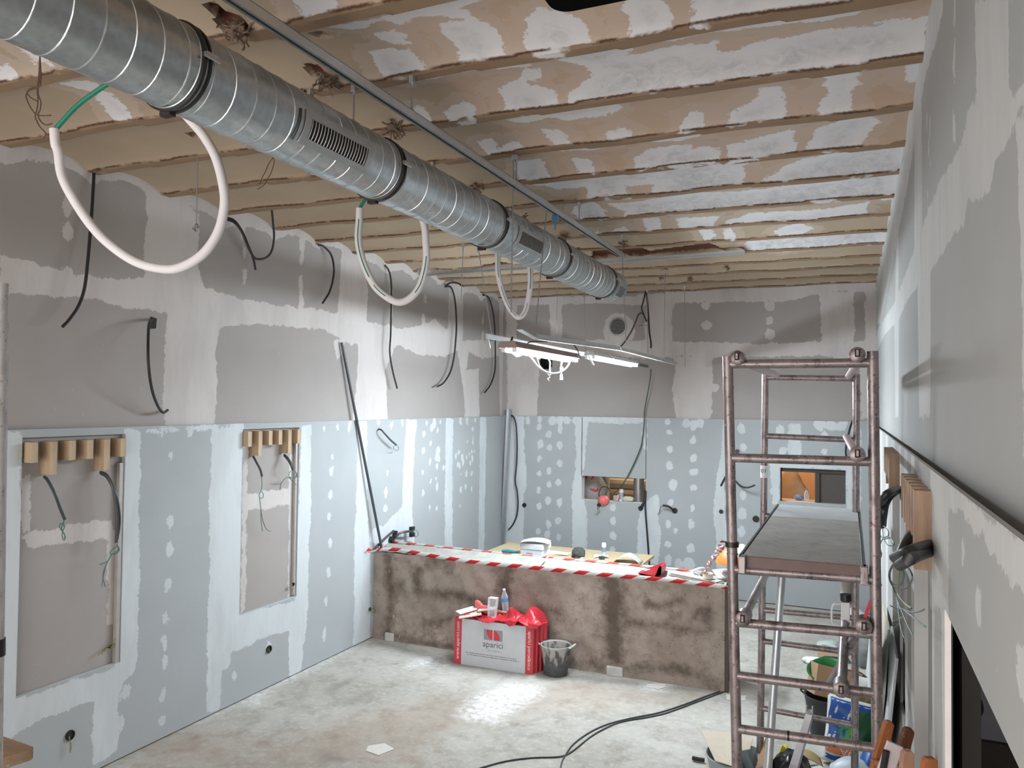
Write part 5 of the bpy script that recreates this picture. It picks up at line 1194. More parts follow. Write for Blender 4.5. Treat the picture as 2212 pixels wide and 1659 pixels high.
# dustpan
t = thing('dustpan', 'red plastic dustpan lying on the half wall', 'dustpan', tuple(ZW(1405, 1246, 0.02)))
yb_ = 7.76; q = [PY(u, v, yb_) for u, v in [(1378,1239),(1402,1231),(1426,1222),(1429,1225),(1428,1241),(1417,1247),(1396,1245)]]
obj('side', MB().prism(q, (0, 0.006, 0)), M_RED, t, smooth=False)
obj('side', MB().prism([p_+(0, 0.2, 0) for p_ in q], (0, 0.006, 0)), M_RED, t, smooth=False)
obj('scoop', MB().prism([q[0], q[6], q[5], q[5]+(0, 0, 0.008), q[0]+(0, 0, 0.006)], (0, 0.2, 0)), M_RED, t, smooth=False)
obj('back', MB().prism([q[2], q[3], q[4], q[5], q[5]+(-0.01, 0, 0.01), q[2]+(-0.012, 0, -0.01)], (0, 0.2, 0)), M_RED, t, smooth=False)
# tiles, roll, profiles, lamp
M_TILE = plain('grey_tile', (0.40, 0.39, 0.36, 1), 0.5); M_TILED = plain('dark_tile_edge', (0.10, 0.075, 0.06, 1), 0.6)
for i, (u0, v0, u1, v1, dz, lab) in enumerate([(1448,1242,1556,1263,0.018,'lower long tile strip on the right end of the half wall'), (1452,1239,1552,1259,0.032,'upper long tile strip on the right end of the half wall')]):
    a, e = ZW(u0, v0, dz), ZW(u1, v1, dz); t = thing('tile_strip', lab, 'tile', tuple((a+e)/2-(0, 0, 0.006)), 'tile strips on the half wall')
    obj('tile', MB().beam(tuple(a+(0, 0.05, 0)), tuple(e+(0, 0.05, 0)), 0.11, 0.010), M_TILE, t, smooth=False)
    obj('edge', MB().beam(tuple(a+(0, -0.007, 0)), tuple(e+(0, -0.007, 0)), 0.004, 0.010), M_TILED, t, smooth=False)
c = ZW(1529, 1249, 0.042); t = thing('tape_roll', 'cream roll of masking tape on the tile strips', 'tape roll', tuple(c))
obj('roll', MB().lathe([(0.026, 0), (0.048, 0), (0.048, 0.05), (0.026, 0.05), (0.026, 0.0)], 26, tuple(c), caps=False), plain('masking_tape', (0.66, 0.60, 0.46, 1), 0.7), t)
for i in range(5):
    a, e = ZW(1541+i*6, 1231-i*0.6, 0.09), ZW(1556+i*8, 1250-i*1.2, 0.045)
    obj('metal_profile', MB().beam(tuple(a), tuple(e), 0.03, 0.010), plain('white_profile', (0.60, 0.61, 0.60, 1), 0.5, 0.2), None, f'{["leftmost", "second", "middle", "fourth", "rightmost"][i]} white profile in the bundle on the half wall end', 'metal profile', 'white profiles on the half wall end', smooth=False)
obj('white_hose', line([ZW(1497, 1243, 0.03), ZW(1496, 1236, 0.05), ZW(1502, 1231, 0.08), ZW(1512, 1228, 0.09), ZW(1521, 1228, 0.08), ZW(1526, 1232, 0.05)], 0.012), M_PAPER, None, 'short white hose curling on the half wall beside the tape roll', 'hose')
t = thing('work_lamp', 'orange bell-shaped hood on a white stand behind the scaffold post', 'lamp', tuple(PY(1585, 1252, 7.95)))
c = PY(1580, 1216, 7.95)
obj('hood', MB().lathe([(0.155, 0.0), (0.150, 0.02), (0.125, 0.07), (0.085, 0.12), (0.03, 0.145), (0.001, 0.15)], 24, tuple(c), caps=False), plain('orange_plastic', (0.85, 0.18, 0.03, 1), 0.45), t)
obj('stand', MB().tube([tuple(c), tuple(PY(1584, 1250, 7.95))], 0.022, 10), M_WHITE, t)
obj('arm', MB().tube([tuple(c+(-0.15, 0, 0.03)), tuple(PY(1546, 1205, 7.95))], 0.008, 6), M_DARK, t)
b = MB(); c = PY(1604, 1194, 7.8); rr = random.Random(4)
b.lathe([(0.001, -0.07), (0.05, -0.05), (0.062, 0.0), (0.05, 0.05), (0.02, 0.08), (0.001, 0.085)], 12, tuple(c), wob=lambda a, j: rr.uniform(-0.2, 0.2))
obj('cloth', b, plain('greenish_white_cloth', (0.62, 0.68, 0.62, 1), 0.8), None, 'crumpled whitish cloth right of the orange hood', 'cloth')
for u, v, s_, lab in ((842, 1366, 0.10, 'small broken white block at the foot of the half wall, left end'), (1328, 1442, 0.15, 'broken white block at the foot of the half wall right of the bucket')):
    c = PY(u, v, HWY0-0.02); c[2] = max(0.035, c[2])
    obj('broken_block', MB().box((c[0], HWY0-0.012, 0.045), (s_*1.1, 0.05, 0.09), Matrix.Rotation(0.08, 3, 'Z')), plain('white_block', (0.58, 0.57, 0.54, 1), 0.9, 0, 0.25), None, lab, 'block', bevel=0.006, smooth=False)

# ---- cartons of tiles
M_BRED = plain('carton_red', (0.55, 0.045, 0.060, 1), 0.6, 0, 0.10); M_BGREY = plain('carton_white', (0.56, 0.57, 0.60, 1), 0.65, 0, 0.05)
M_LOGO = plain('logo_grey', (0.27, 0.28, 0.31, 1), 0.6, 0, 0.04); M_LRED = plain('logo_red', (0.60, 0.045, 0.055, 1), 0.6, 0, 0.04); M_INK = plain('ink_grey', (0.075, 0.075, 0.085, 1), 0.6); M_INKL = plain('ink_pale', (0.30, 0.31, 0.34, 1), 0.6); M_TXW = plain('white_ink', (0.80, 0.74, 0.75, 1), 0.6)
BL0, BR0 = PZ(980, 1431, 0.005), PZ(1151, 1457, 0.005)
ux = BR0-BL0; Wb = np.linalg.norm(ux); ux = Vector(ux/Wb); nn = Vector((ux.y, -ux.x, 0)); Hb = 0.475; Db = 0.055
def carton(k, label):
    ofs = -nn*(Db+0.006)*k+ux*(0.022*k)+Vector((0, 0, 0)); o = Vector(BL0)+ofs; o.z = 0
    lean = Matrix.Rotation(-0.03, 3, ux)
    t = thing('tile_carton', label, 'carton', tuple(o+ux*Wb/2), 'cartons of tiles leaning on the half wall')
    up = (lean@Vector((0, 0, 1))).normalized(); n = ux.cross(up).normalized()
    if n.dot(nn) < 0: n = -n
    P = lambda u, v, w=0.0: o+ux*u+up*v+n*w
    def slab(b, u0, u1, v0, v1, w0, w1): return b.prism([P(u0, v0, w0), P(u1, v0, w0), P(u1, v1, w0), P(u0, v1, w0)], n*(w1-w0))
    obj('box', slab(MB(), 0, Wb, 0, Hb, -Db, 0), M_BRED, t, bevel=0.002, smooth=False)
    fp = obj('front_panel', slab(MB(), 0.085, Wb-0.085, 0.0, Hb-0.004, 0.0, 0.0012), M_BGREY, t, smooth=False)
    tp = MB().prism([P(0.12, Hb, -0.012), P(Wb*0.86, Hb, -0.012), P(Wb*0.86, Hb, -Db+0.012), P(0.12, Hb, -Db+0.012)], up*0.0012); obj('top_tape', tp, plain('pale_red_tape', (0.66, 0.30, 0.33, 1), 0.5), t, smooth=False)
    if k == 0:
        w = 0.0020; X_ = Wb*0.50; lw = 0.085
        lg = MB()
        obj('logo_panel', slab(lg, X_-0.105, X_+0.105, 0.285, 0.395, 0.0012, 0.0020), M_LOGO, fp, smooth=False)
        for s in (-1, 1):
            pts = []
            for i in range(9):
                a = PI/2*i/8; pts.append((s*(0.006+0.072*(1-math.cos(a))*0+0.072*math.sin(a)), math.cos(a)))
            h0, h1 = 0.292, 0.388
            if s < 0: poly = [P(X_-0.006, h1, w)]+[P(X_-0.006-0.070*math.cos(PI/2*i/8), h1-(h1-h0)*math.sin(PI/2*i/8), w) for i in range(9)]
            else: poly = [P(X_+0.006, h0, w)]+[P(X_+0.006+0.070*math.cos(PI/2*i/8), h0+(h1-h0)*math.sin(PI/2*i/8), w) for i in range(9)]
            obj('logo_leaf', MB().prism(poly, n*0.0008), M_LRED, fp, smooth=False)
        obj('logo_bar', slab(MB(), X_-0.005, X_+0.005, 0.285, 0.40, 0.0028, 0.0032), M_BGREY, fp, smooth=False)
        obj('brand_lettering', text_mb(MB(), 'aparici', 0.1, P(X_, 0.215, 0.0018), ux, up, fit=0.225), M_INK, fp, smooth=False)
        obj('subtitle_lettering', text_mb(MB(), 'porcelánico', 0.05, P(X_+0.025, 0.172, 0.0018), ux, up, fit=0.16), M_INKL, fp, smooth=False)
        rr = random.Random(9)
        for row, (v, a0, a1) in enumerate(((0.128, 0.14, 0.66), (0.108, 0.155, 0.70))):
            sp = MB(); u = a0*Wb/0.9
            while u < a1*Wb/0.9+0.05:
                l = rr.uniform(0.006, 0.022); slab(sp, u, u+l, v, v+0.006, 0.0012, 0.0018); u += l+rr.uniform(0.004, 0.008)
            sm = obj('small_print', sp, M_INK, fp, smooth=False); sm['kind'] = 'stuff'
        obj('web_lettering', text_mb(MB(), 'www.aparici.com', 0.05, P(0.058, Hb*0.51, 0.0006), up, -ux, fit=0.385), M_TXW, t, smooth=False)
        obj('side_lettering', text_mb(MB(), 'aparici porcelánico', 0.05, P(Wb-0.058, Hb*0.49, 0.0006), -up, ux, fit=0.385), M_TXW, t, smooth=False)
    return P
PB = carton(0, 'front white and red tile carton with the printed logo')
for k, l in ((1, 'second tile carton, just behind the printed one'), (2, 'third tile carton from the front of the stack'), (3, 'rearmost tile carton, touching the half wall')): carton(k, l)
ZT = 0.478
def top(px, py, dz=0.0): return PZ(px, py, ZT+dz)
rr = random.Random(21); nz = np.random.RandomState(8).rand(40, 20)
bx0, bx1 = -3.74, -2.90
def sheetf(u, v):
    x = bx0+(bx1-bx0)*u+0.03*math.sin(v*9); y = 7.31+0.30*v+0.03*math.sin(u*14)
    z = 0.492+0.016*nz[int(u*34), int(v*14)]+0.010*math.sin(u*19+v*7)
    z += 0.10*math.exp(-((u-0.62)/0.05)**2-((v-0.55)/0.3)**2)+0.13*math.exp(-((u-0.90)/0.07)**2-((v-0.65)/0.35)**2)+0.05*math.exp(-((u-0.78)/0.04)**2-((v-0.2)/0.3)**2)
    if u > 0.96: z -= (u-0.96)*2.2*v; x += (u-0.96)*0.15
    if v < 0.16 and u > 0.12: z -= (0.16-v)*(0.10+0.14*math.sin(u*21)); y = min(y, 7.325)
    return (x, y, z)
obj('red_sheet', MB().sheet(sheetf, 70, 26), M_RED, None, 'crumpled red plastic sheet draped over the tile cartons', 'plastic sheet', solid=0.002)
c = Vector(top(1099, 1322, 0.03)); c.y = 7.56; ax = Vector((-0.10, 0.02, 1)).normalized(); R = rot_to(ax)
t = thing('water_bottle', 'clear ribbed water bottle with a blue label on the tile cartons', 'bottle', tuple(c))
pr = [(0.004, 0.0), (0.030, 0.0), (0.036, 0.008)]+[(0.0365-0.003*(i % 2), 0.015+0.011*i) for i in range(9)]+[(0.037, 0.12), (0.037, 0.168), (0.033, 0.19), (0.018, 0.225), (0.013, 0.236), (0.013, 0.245)]
obj('body', MB().lathe(pr, 20, tuple(c), R), M_PET, t)
obj('label', MB().lathe([(0.0376, 0.125), (0.0376, 0.163)], 20, tuple(c), R, caps=False), plain('blue_label', (0.10, 0.26, 0.62, 1), 0.5), t)
obj('cap', MB().lathe([(0.001, 0.243), (0.0155, 0.243), (0.0155, 0.262), (0.001, 0.262)], 16, tuple(c), R), M_WHITE, t)
c = Vector(top(1061, 1335, 0.02)); c.y = 7.40
b = MB(); b.lathe([(0.05, 0.0), (0.056, 0.05), (0.058, 0.1), (0.061, 0.15), (0.063, 0.205)], 4, tuple(c), Matrix.Rotation(PI/4+0.1, 3, 'Z')@Matrix.Rotation(0.06, 3, 'Y'), wob=lambda a, j: 0.03*math.sin(j*2.1+a))
obj('plastic_pack', b, M_PET, None, 'crinkled clear plastic pack standing on the front of the red sheet', 'plastic pack', ang=20)
t = thing('float_trowel', 'red trowel tray with a wooden handle beside the clear plastic pack', 'trowel', tuple(top(1038, 1328, 0.02)))
q0 = Vector(top(1040, 1324, 0.03)); q0.y = 7.47
obj('tray', MB().prism([q0+Vector((-0.075, 0, 0.12)), q0+Vector((-0.04, 0, 0.115)), q0+Vector((0, 0, 0.075)), q0+Vector((0.08, 0, 0.075)), q0+Vector((0.08, 0, 0)), q0+Vector((-0.05, 0, 0.01)), q0+Vector((-0.07, 0, 0.05))], (0, 0.05, 0)), M_SALMON, t, smooth=False)
obj('handle', MB().tube([q0+Vector((0.06, 0.04, 0.035)), q0+Vector((0.27, 0.06, 0.022))], 0.014, 10), M_WOOD, t)
for i, (u, v, a, s_, mt_, lab) in enumerate([(1012, 1330, 0.5, 0.24, plain('buff_paper', (0.62, 0.52, 0.42, 1), 0.8), 'buff folded paper sack on the left end of the cartons'), (1008, 1318, 0.9, 0.2, M_PAPER, 'white card lying over the buff paper sack'), (1020, 1334, 0.25, 0.2, plain('cream_card', (0.60, 0.60, 0.52, 1), 0.8), 'cream card with dark edges at the front left of the cartons')]):
    c = Vector(top(u, v, 0.03+0.025*i)); c.y = 7.36+0.06*i
    obj('folded_card', MB().box(tuple(c), (s_, s_*0.6, 0.012), Matrix.Rotation(a, 3, 'Z')@Matrix.Rotation(-0.15, 3, 'Y')), mt_, None, lab, 'card', bevel=0.003, smooth=False)
# ---- mortar bucket
c = Vector((-2.735, 7.46, 0.0))
t = thing('mortar_bucket', 'grey mortar bucket with a whitened rim and two ears beside the tile cartons', 'bucket', tuple(c))
tb = NT('splashed_bucket'); _n = tb.noise(16, 4, 0.65, (1, 1, 0.35)); _z = tb.node('ShaderNodeSeparateXYZ', ins={0: tb.coord()}).outputs[2]
_m = tb.ramp(tb.math('ADD', _n, tb.math('MULTIPLY', _z, 1.1)), 0.70, 0.82); M_BUCK = tb.fin(tb.mix(_m, tb.mix(tb.noise(30, 3), (0.045, 0.05, 0.058, 1), (0.14, 0.14, 0.145, 1)), (0.42, 0.40, 0.37, 1)), 0.6)
obj('body', MB().lathe([(0.001, 0.0), (0.112, 0.0), (0.118, 0.008), (0.153, 0.275), (0.160, 0.285), (0.160, 0.298), (0.149, 0.298), (0.146, 0.28), (0.118, 0.06), (0.001, 0.055)], 32, tuple(c)), M_BUCK, t)
obj('slurry', MB().lathe([(0.148, 0.299), (0.1455, 0.27), (0.138, 0.20), (0.001, 0.19)], 32, tuple(c), caps=False), plain('white_plaster_coat', (0.62, 0.66, 0.66, 1), 0.7, 0, 0.15), t)
for s in (-1, 1):
    e = c+Vector((s*0.158, 0, 0.285)); obj('ear', MB().tube(cr([e+Vector((0, -0.04, 0)), e+Vector((s*0.04, -0.02, 0.012+0.02*(s > 0))), e+Vector((s*0.04, 0.02, 0.012+0.02*(s > 0))), e+Vector((0, 0.04, 0))], 4), 0.009, 8), plain('white_plaster_coat', (0.6,)*4), t)

# ---- table behind the half wall
TZ = 0.76
t = thing('trestle_table', 'long pale wooden table behind the half wall', 'table', (-3.3, 9.85, 0.0))
yF = PZ(1230, 1208, TZ)[1]; tx1 = PZ(1391, 1216, TZ)[0]; tx0 = -4.45; yR = 10.15
obj('tabletop', MB().bb(tx0, tx1, yF, yR, TZ-0.03, TZ), M_TABLE, t, bevel=0.002, smooth=False)
for x in (tx0+0.35, tx1-0.35):
    for s in (-1, 1): obj('leg', MB().beam((x+0.12*s, yF+0.08, 0), (x, yF+0.12, TZ-0.03), 0.03, 0.03), M_DARK, t, smooth=False); obj('leg', MB().beam((x+0.12*s, yR-0.08, 0), (x, yR-0.12, TZ-0.03), 0.03, 0.03), M_DARK, t, smooth=False)
TP = lambda u, v, dz=0.0: PZ(u, v, TZ+dz)
c = TP(1145, 1203); cx, cy = c[0], c[1]+0.16
t = thing('storage_box', 'white plastic box with a ridged rim on the table', 'box', (cx, cy, TZ))
w0, d0 = 0.30, 0.26
obj('body', MB().prism([(cx-w0/2, cy-d0/2, TZ), (cx+w0/2, cy-d0/2, TZ), (cx+w0/2+0.02, cy+d0/2, TZ), (cx-w0/2+0.02, cy+d0/2, TZ)], (0, 0, 0.085)), M_PAPER, t, bevel=0.006, smooth=False)
obj('lid', MB().prism([(cx-w0/2-0.008, cy-d0/2-0.008, TZ+0.085), (cx+w0/2+0.008, cy-d0/2-0.008, TZ+0.085), (cx+w0/2+0.03, cy+d0/2+0.008, TZ+0.085), (cx-w0/2+0.012, cy+d0/2+0.008, TZ+0.085)], (0, 0, 0.075)), M_PAPER, t, bevel=0.008, smooth=False)
obj('latch', MB().bb(cx-0.06, cx+0.02, cy-d0/2-0.003, cy-d0/2, TZ+0.035, TZ+0.045), M_INKL, t, smooth=False)
def leaf(c, w, d, rz, bend, name, mt, label, cat, seed=0, lift=0.0):
    rr_ = random.Random(seed); R = Matrix.Rotation(rz, 3, 'Z'); ph = rr_.uniform(0, 6)
    f = lambda u, v: tuple(R@Vector(((u-0.5)*w, (v-0.5)*d, 0.003+lift+bend*(1-(2*u-1)**2)+0.010*(1+math.sin(u*5+ph+v*3))*0.5))+Vector(c))
    return obj(name, MB().sheet(f, 14, 6), mt, None, label, cat, solid=0.0016)
leaf((cx+0.02, cy-0.02, TZ+0.166), 0.38, 0.28, 0.25, 0.03, 'paper_sheet', M_PAPER, 'curled white papers lying on top of the white box', 'paper', 3)
leaf(TP(1200, 1197)+(0, 0.06, 0), 0.34, 0.26, 0.1, 0.0, 'paper_sheet', M_PAPER, 'white drawing sheet on the table right of the white box', 'paper', 5)
leaf(TP(1297, 1204)+(0, 0.02, 0), 0.20, 0.16, 0.4, 0.012, 'paper_sheet', M_PAPER, 'small white paper under the spray can on the table', 'paper', 6)
leaf(TP(1252, 1207)+(0, 0.02, 0), 0.12, 0.05, 0.0, 0.0, 'paper_sheet', M_PAPER, 'tiny white slip beside the dark cap on the table', 'paper', 8)
tn = NT('printed_newspaper'); _b = tn.noise(60, 2, 0.5, (1, 0.3, 1)); M_NEWS = tn.fin(tn.mix(tn.ramp(_b, 0.52, 0.6), (0.58, 0.60, 0.55, 1), (0.42, 0.43, 0.40, 1)), 0.8)
leaf(TP(1354, 1217)+(0, 0.06, 0), 0.34, 0.24, 0.05, 0.09, 'magazine', M_NEWS, 'open magazine arching on the right end of the table', 'magazine', 9)
c = TP(1104, 1199)+(0, 0.05, 0); t = thing('putty_knife', 'turquoise handled tool left of the white box on the table', 'tool', tuple(c))
obj('handle', MB().tube([c+(-0.15, 0, 0.03), c+(-0.08, 0, 0.035), c+(0.06, 0, 0.028)], [0.018, 0.026, 0.020], 10), plain('turquoise_grip', (0.02, 0.30, 0.38, 1), 0.5), t)
obj('blade', MB().bb(c[0]+0.05, c[0]+0.16, c[1]-0.03, c[1]+0.03, c[2]+0.012, c[2]+0.02), plain('yellowish_blade', (0.42, 0.36, 0.10, 1), 0.5), t, smooth=False)
c = TP(1247, 1204)+(0, 0.05, 0); t = thing('cap', 'dark grey crumpled cap on the table', 'cap', tuple(c)); rr = random.Random(2)
obj('crown', MB().lathe([(0.075, 0.0), (0.085, 0.04), (0.08, 0.08), (0.055, 0.115), (0.001, 0.125)], 16, tuple(c), wob=lambda a, j: rr.uniform(-0.07, 0.07)), plain('dark_grey_fabric', (0.10, 0.105, 0.10, 1), 0.9, 0, 0.4, 25), t)
obj('brim', MB().lathe([(0.001, 0.012), (0.075, 0.006), (0.07, 0.018), (0.001, 0.022)], 14, tuple(c+(0, -0.05, 0.0))), M_DARK, t)
c = TP(1302, 1203)+(0, 0.05, 0); t = thing('spray_can', 'slim blue and white spray can on the table', 'spray can', tuple(c))
obj('can', MB().lathe([(0.001, 0), (0.028, 0), (0.028, 0.12), (0.001, 0.12)], 18, tuple(c)), plain('blue_white_can', (0.55, 0.65, 0.80, 1), 0.4), t)
obj('label', MB().lathe([(0.0285, 0.055), (0.0285, 0.118)], 18, tuple(c), caps=False), plain('slate_blue', (0.24, 0.30, 0.42, 1), 0.5), t)
obj('cap', MB().lathe([(0.029, 0.12), (0.029, 0.165), (0.022, 0.175), (0.012, 0.172), (0.001, 0.17)], 18, tuple(c)), M_WHITE, t)
c = TP(1300, 1208)+(0, 0.0, 0)
obj('tape_roll', MB().lathe([(0.02, 0), (0.038, 0), (0.038, 0.035), (0.02, 0.035), (0.02, 0)], 20, tuple(c), caps=False), plain('slate_tape', (0.06, 0.065, 0.085, 1), 0.6), None, 'dark roll of tape in front of the spray can', 'tape roll')

# ================================================================= CLUTTER BY THE RIGHT WALL
RQ = lambda pts, x=XR-0.05: [PX(q[0], q[1], q[2] if len(q) > 2 else x) for q in pts]
K75 = lambda pts: [(1800+x/7.54, 1180+y/7.54) for x, y in pts]
t = thing('cable_tail', 'thick black conduits with coiled wires at the near recess of the right wall', 'cable', tuple(PX(1940, 1400, XR-0.05)))
for l in ([(2014,1176,.27),(1990,1182,.22),(1962,1192,.17),(1933,1204,.14)], [(2014,1190,.27),(1992,1197,.22),(1966,1208,.17),(1944,1221,.15)], [(1990,1143,.27),(1972,1154,.22),(1958,1172,.19),(1947,1196,.17)]):
    obj('conduit', line(RQ(l), 0.019, 10), M_BLACK, t)
for i, l in enumerate([
 [(1050,250),(970,300),(915,400),(905,500),(940,610),(1010,680),(1090,700),(1190,680),(1260,600),(1285,490),(1250,390),(1150,290)],
 [(1060,260),(970,330),(930,420),(925,520),(960,600),(1050,640),(1110,605),(1150,490),(1130,380),(1070,310)],
 [(1085,300),(1070,500),(1060,680),(1055,760)], [(940,560),(985,700),(1030,840),(1090,1000),(1150,1130),(1185,1225)],
 [(950,580),(1000,720),(1045,880),(1065,1050),(1085,1200),(1105,1340),(1155,1490)], [(1045,770),(1110,870),(1190,950),(1275,1010),(1200,970),(1120,880),(1050,790)],
 [(930,965),(1010,1005),(1120,1020),(1240,1070),(1370,1070),(1480,1030)], [(1150,1040),(1270,1130),(1390,1230),(1500,1310)], [(975,1215),(1080,1180),(1140,1150)], [(990,1330),(1060,1270),(1130,1180)], [(1150,1130),(1210,1280),(1290,1440)]]):
    obj('wire', line(RQ(K75(l), XR-0.08), 0.0028, 5, 5), [M_WIRED, M_WIREG, M_WIREY][i % 3], t)
t = thing('cable_tail', 'black conduits with thin green wires at the far recess of the right wall', 'cable', tuple(PX(1915, 1180, XR-0.05)))
for l in ([(1946,1057,.27),(1928,1061,.2),(1912,1071,.16),(1899,1089,.14)], [(1936,1062,.25),(1922,1072,.2),(1912,1090,.17),(1908,1112,.16),(1906,1134,.16)]):
    obj('conduit', line(RQ(l), 0.021, 10), M_BLACK, t)
for i, l in enumerate([[(1906,1134),(1918,1146),(1918,1158),(1906,1161),(1899,1152),(1904,1140)], [(1906,1134),(1908,1160),(1916,1176),(1930,1178),(1929,1168),(1918,1160),(1908,1162),(1901,1176)], [(1910,1165),(1922,1163),(1930,1172)], [(1900,1180),(1904,1195),(1903,1204)]]):
    obj('wire', line(RQ(l, XR-0.10), 0.003, 5, 5), M_WIREG, t)

def board(pts, th, label, mt, xs):
    P = [PX(u, v, x) for (u, v), x in zip(pts, xs)]
    a, b_, c = Vector(P[0]), Vector(P[1]), Vector(P[2]); n = (b_-a).cross(c-a).normalized()
    return obj('plasterboard_sheet', MB().prism(P, n*th), mt, None, label, 'plasterboard', 'offcuts of plasterboard leaning on the right wall', smooth=False)
M_OFF = plain('plasterboard_offcut', (0.52, 0.56, 0.57, 1), 0.85, 0, 0.06)
M_OFFC = plain('cream_board_back', (0.52, 0.49, 0.41, 1), 0.85, 0, 0.06)
board([(1904,1303),(1916,1345),(1918,1360),(1908,1500),(1898,1590),(1900,1450)], 0.012, 'cream backed plasterboard offcut nearest the scaffold post', M_OFFC, [.225]*3+[.19]*2+[.19])
board([(1924,1352),(1936,1422),(1921,1560),(1910,1650),(1903,1650),(1912,1480)], 0.012, 'white pointed plasterboard offcut leaning right of the scaffold post', M_OFF, [.235]*2+[.20]*3+[.22])
board([(1882,1330),(1889,1330),(1886,1480),(1876,1490),(1868,1480)], 0.012, 'white plasterboard strip seen left of the right scaffold post', M_OFF, [.125]*5)

def lump(c, sx, sy, sz, seed, amp=0.18, nu=20, nv=12, pw=0.75):
    """soft crumpled sack or bag standing on c"""
    rr_ = np.random.RandomState(seed); ph = rr_.rand(6)*6; b = MB(); vs = []
    for j in range(nv+1):
        f = j/nv; z = sz*f
        rad = (math.sin(PI*min(1, max(0.0, 0.12+0.80*f))))**pw
        for i in range(nu):
            a = 2*PI*i/nu
            w = 1+amp*(0.5*math.sin(3*a+ph[0]+f*5)+0.35*math.sin(5*a+ph[1]-f*9)+0.3*math.sin(8*a+ph[2]+f*15))
            vs.append((c[0]+sx*rad*w*math.copysign(abs(math.cos(a))**0.7, math.cos(a)), c[1]+sy*rad*w*math.copysign(abs(math.sin(a))**0.7, math.sin(a)), c[2]+z+amp*sz*0.18*math.sin(2*a+ph[3])*f))
    fs = [(j*nu+i, j*nu+(i+1) % nu, (j+1)*nu+(i+1) % nu, (j+1)*nu+i) for j in range(nv) for i in range(nu)]+[tuple(range(nu-1, -1, -1)), tuple(nv*nu+i for i in range(nu))]
    return b.add(vs, fs)
# black bucket with a carton and a green tray
c = Vector((-0.175, 6.98, 0.0))
t = thing('rubble_bucket', 'black rubble bucket inside the scaffold, a carton stuffed in it', 'bucket', tuple(c))
obj('body', MB().lathe([(0.001, 0), (0.125, 0), (0.175, 0.34), (0.184, 0.35), (0.18, 0.36), (0.165, 0.35), (0.12, 0.03), (0.001, 0.025)], 28, tuple(c)), plain('dusty_black_plastic', (0.030, 0.034, 0.038, 1), 0.55, 0, 0.5, 8), t)
obj('handle', MB().tube(cr([c+Vector((-0.18, 0, 0.345)), c+Vector((-0.205, 0.0, 0.37)), c+Vector((-0.17, 0.05, 0.365))], 4), 0.007, 6), M_DARK, t)
cq = Vector((-0.135, 6.93, 0.36)); R = Matrix.Rotation(0.12, 3, 'Y')@Matrix.Rotation(-0.25, 3, 'X')@Matrix.Rotation(0.25, 3, 'Z')
t = thing('cardboard_box', 'open brown cardboard box sitting in the black rubble bucket', 'cardboard box', tuple(cq))
w_, d_, h_ = 0.34, 0.26, 0.24
for p_, s_ in (((0, -d_/2, h_/2), (w_, 0.006, h_)), ((0, d_/2, h_/2), (w_, 0.006, h_)), ((-w_/2, 0, h_/2), (0.006, d_, h_)), ((w_/2, 0, h_/2), (0.006, d_, h_)), ((0, 0, 0.003), (w_, d_, 0.006))):
    obj('side', MB().box(cq+R@Vector(p_), s_, R), M_CARTON, t, smooth=False)
obj('flap', MB().box(cq+R@Vector((w_/2+0.06, 0.02, h_-0.02)), (0.13, 0.2, 0.005), R@Matrix.Rotation(0.5, 3, 'Y')), M_CARTON, t, smooth=False)
M_GRN = plain('green_plastic', (0.005, 0.17, 0.03, 1), 0.4)
cg = PY(1787, 1458, 6.98); b = MB(); R = Matrix.Rotation(-0.12, 3, 'Y')@Matrix.Rotation(0.35, 3, 'X')
b.lathe([(0.001, -0.075), (0.085, -0.075), (0.145, 0.045), (0.155, 0.05), (0.155, 0.058), (0.14, 0.05), (0.08, -0.065), (0.001, -0.065)], 26, tuple(cg), R)
obj('green_bowl', b, M_GRN, None, 'bright green plastic bowl lying on top of the brown cardboard box', 'bowl')
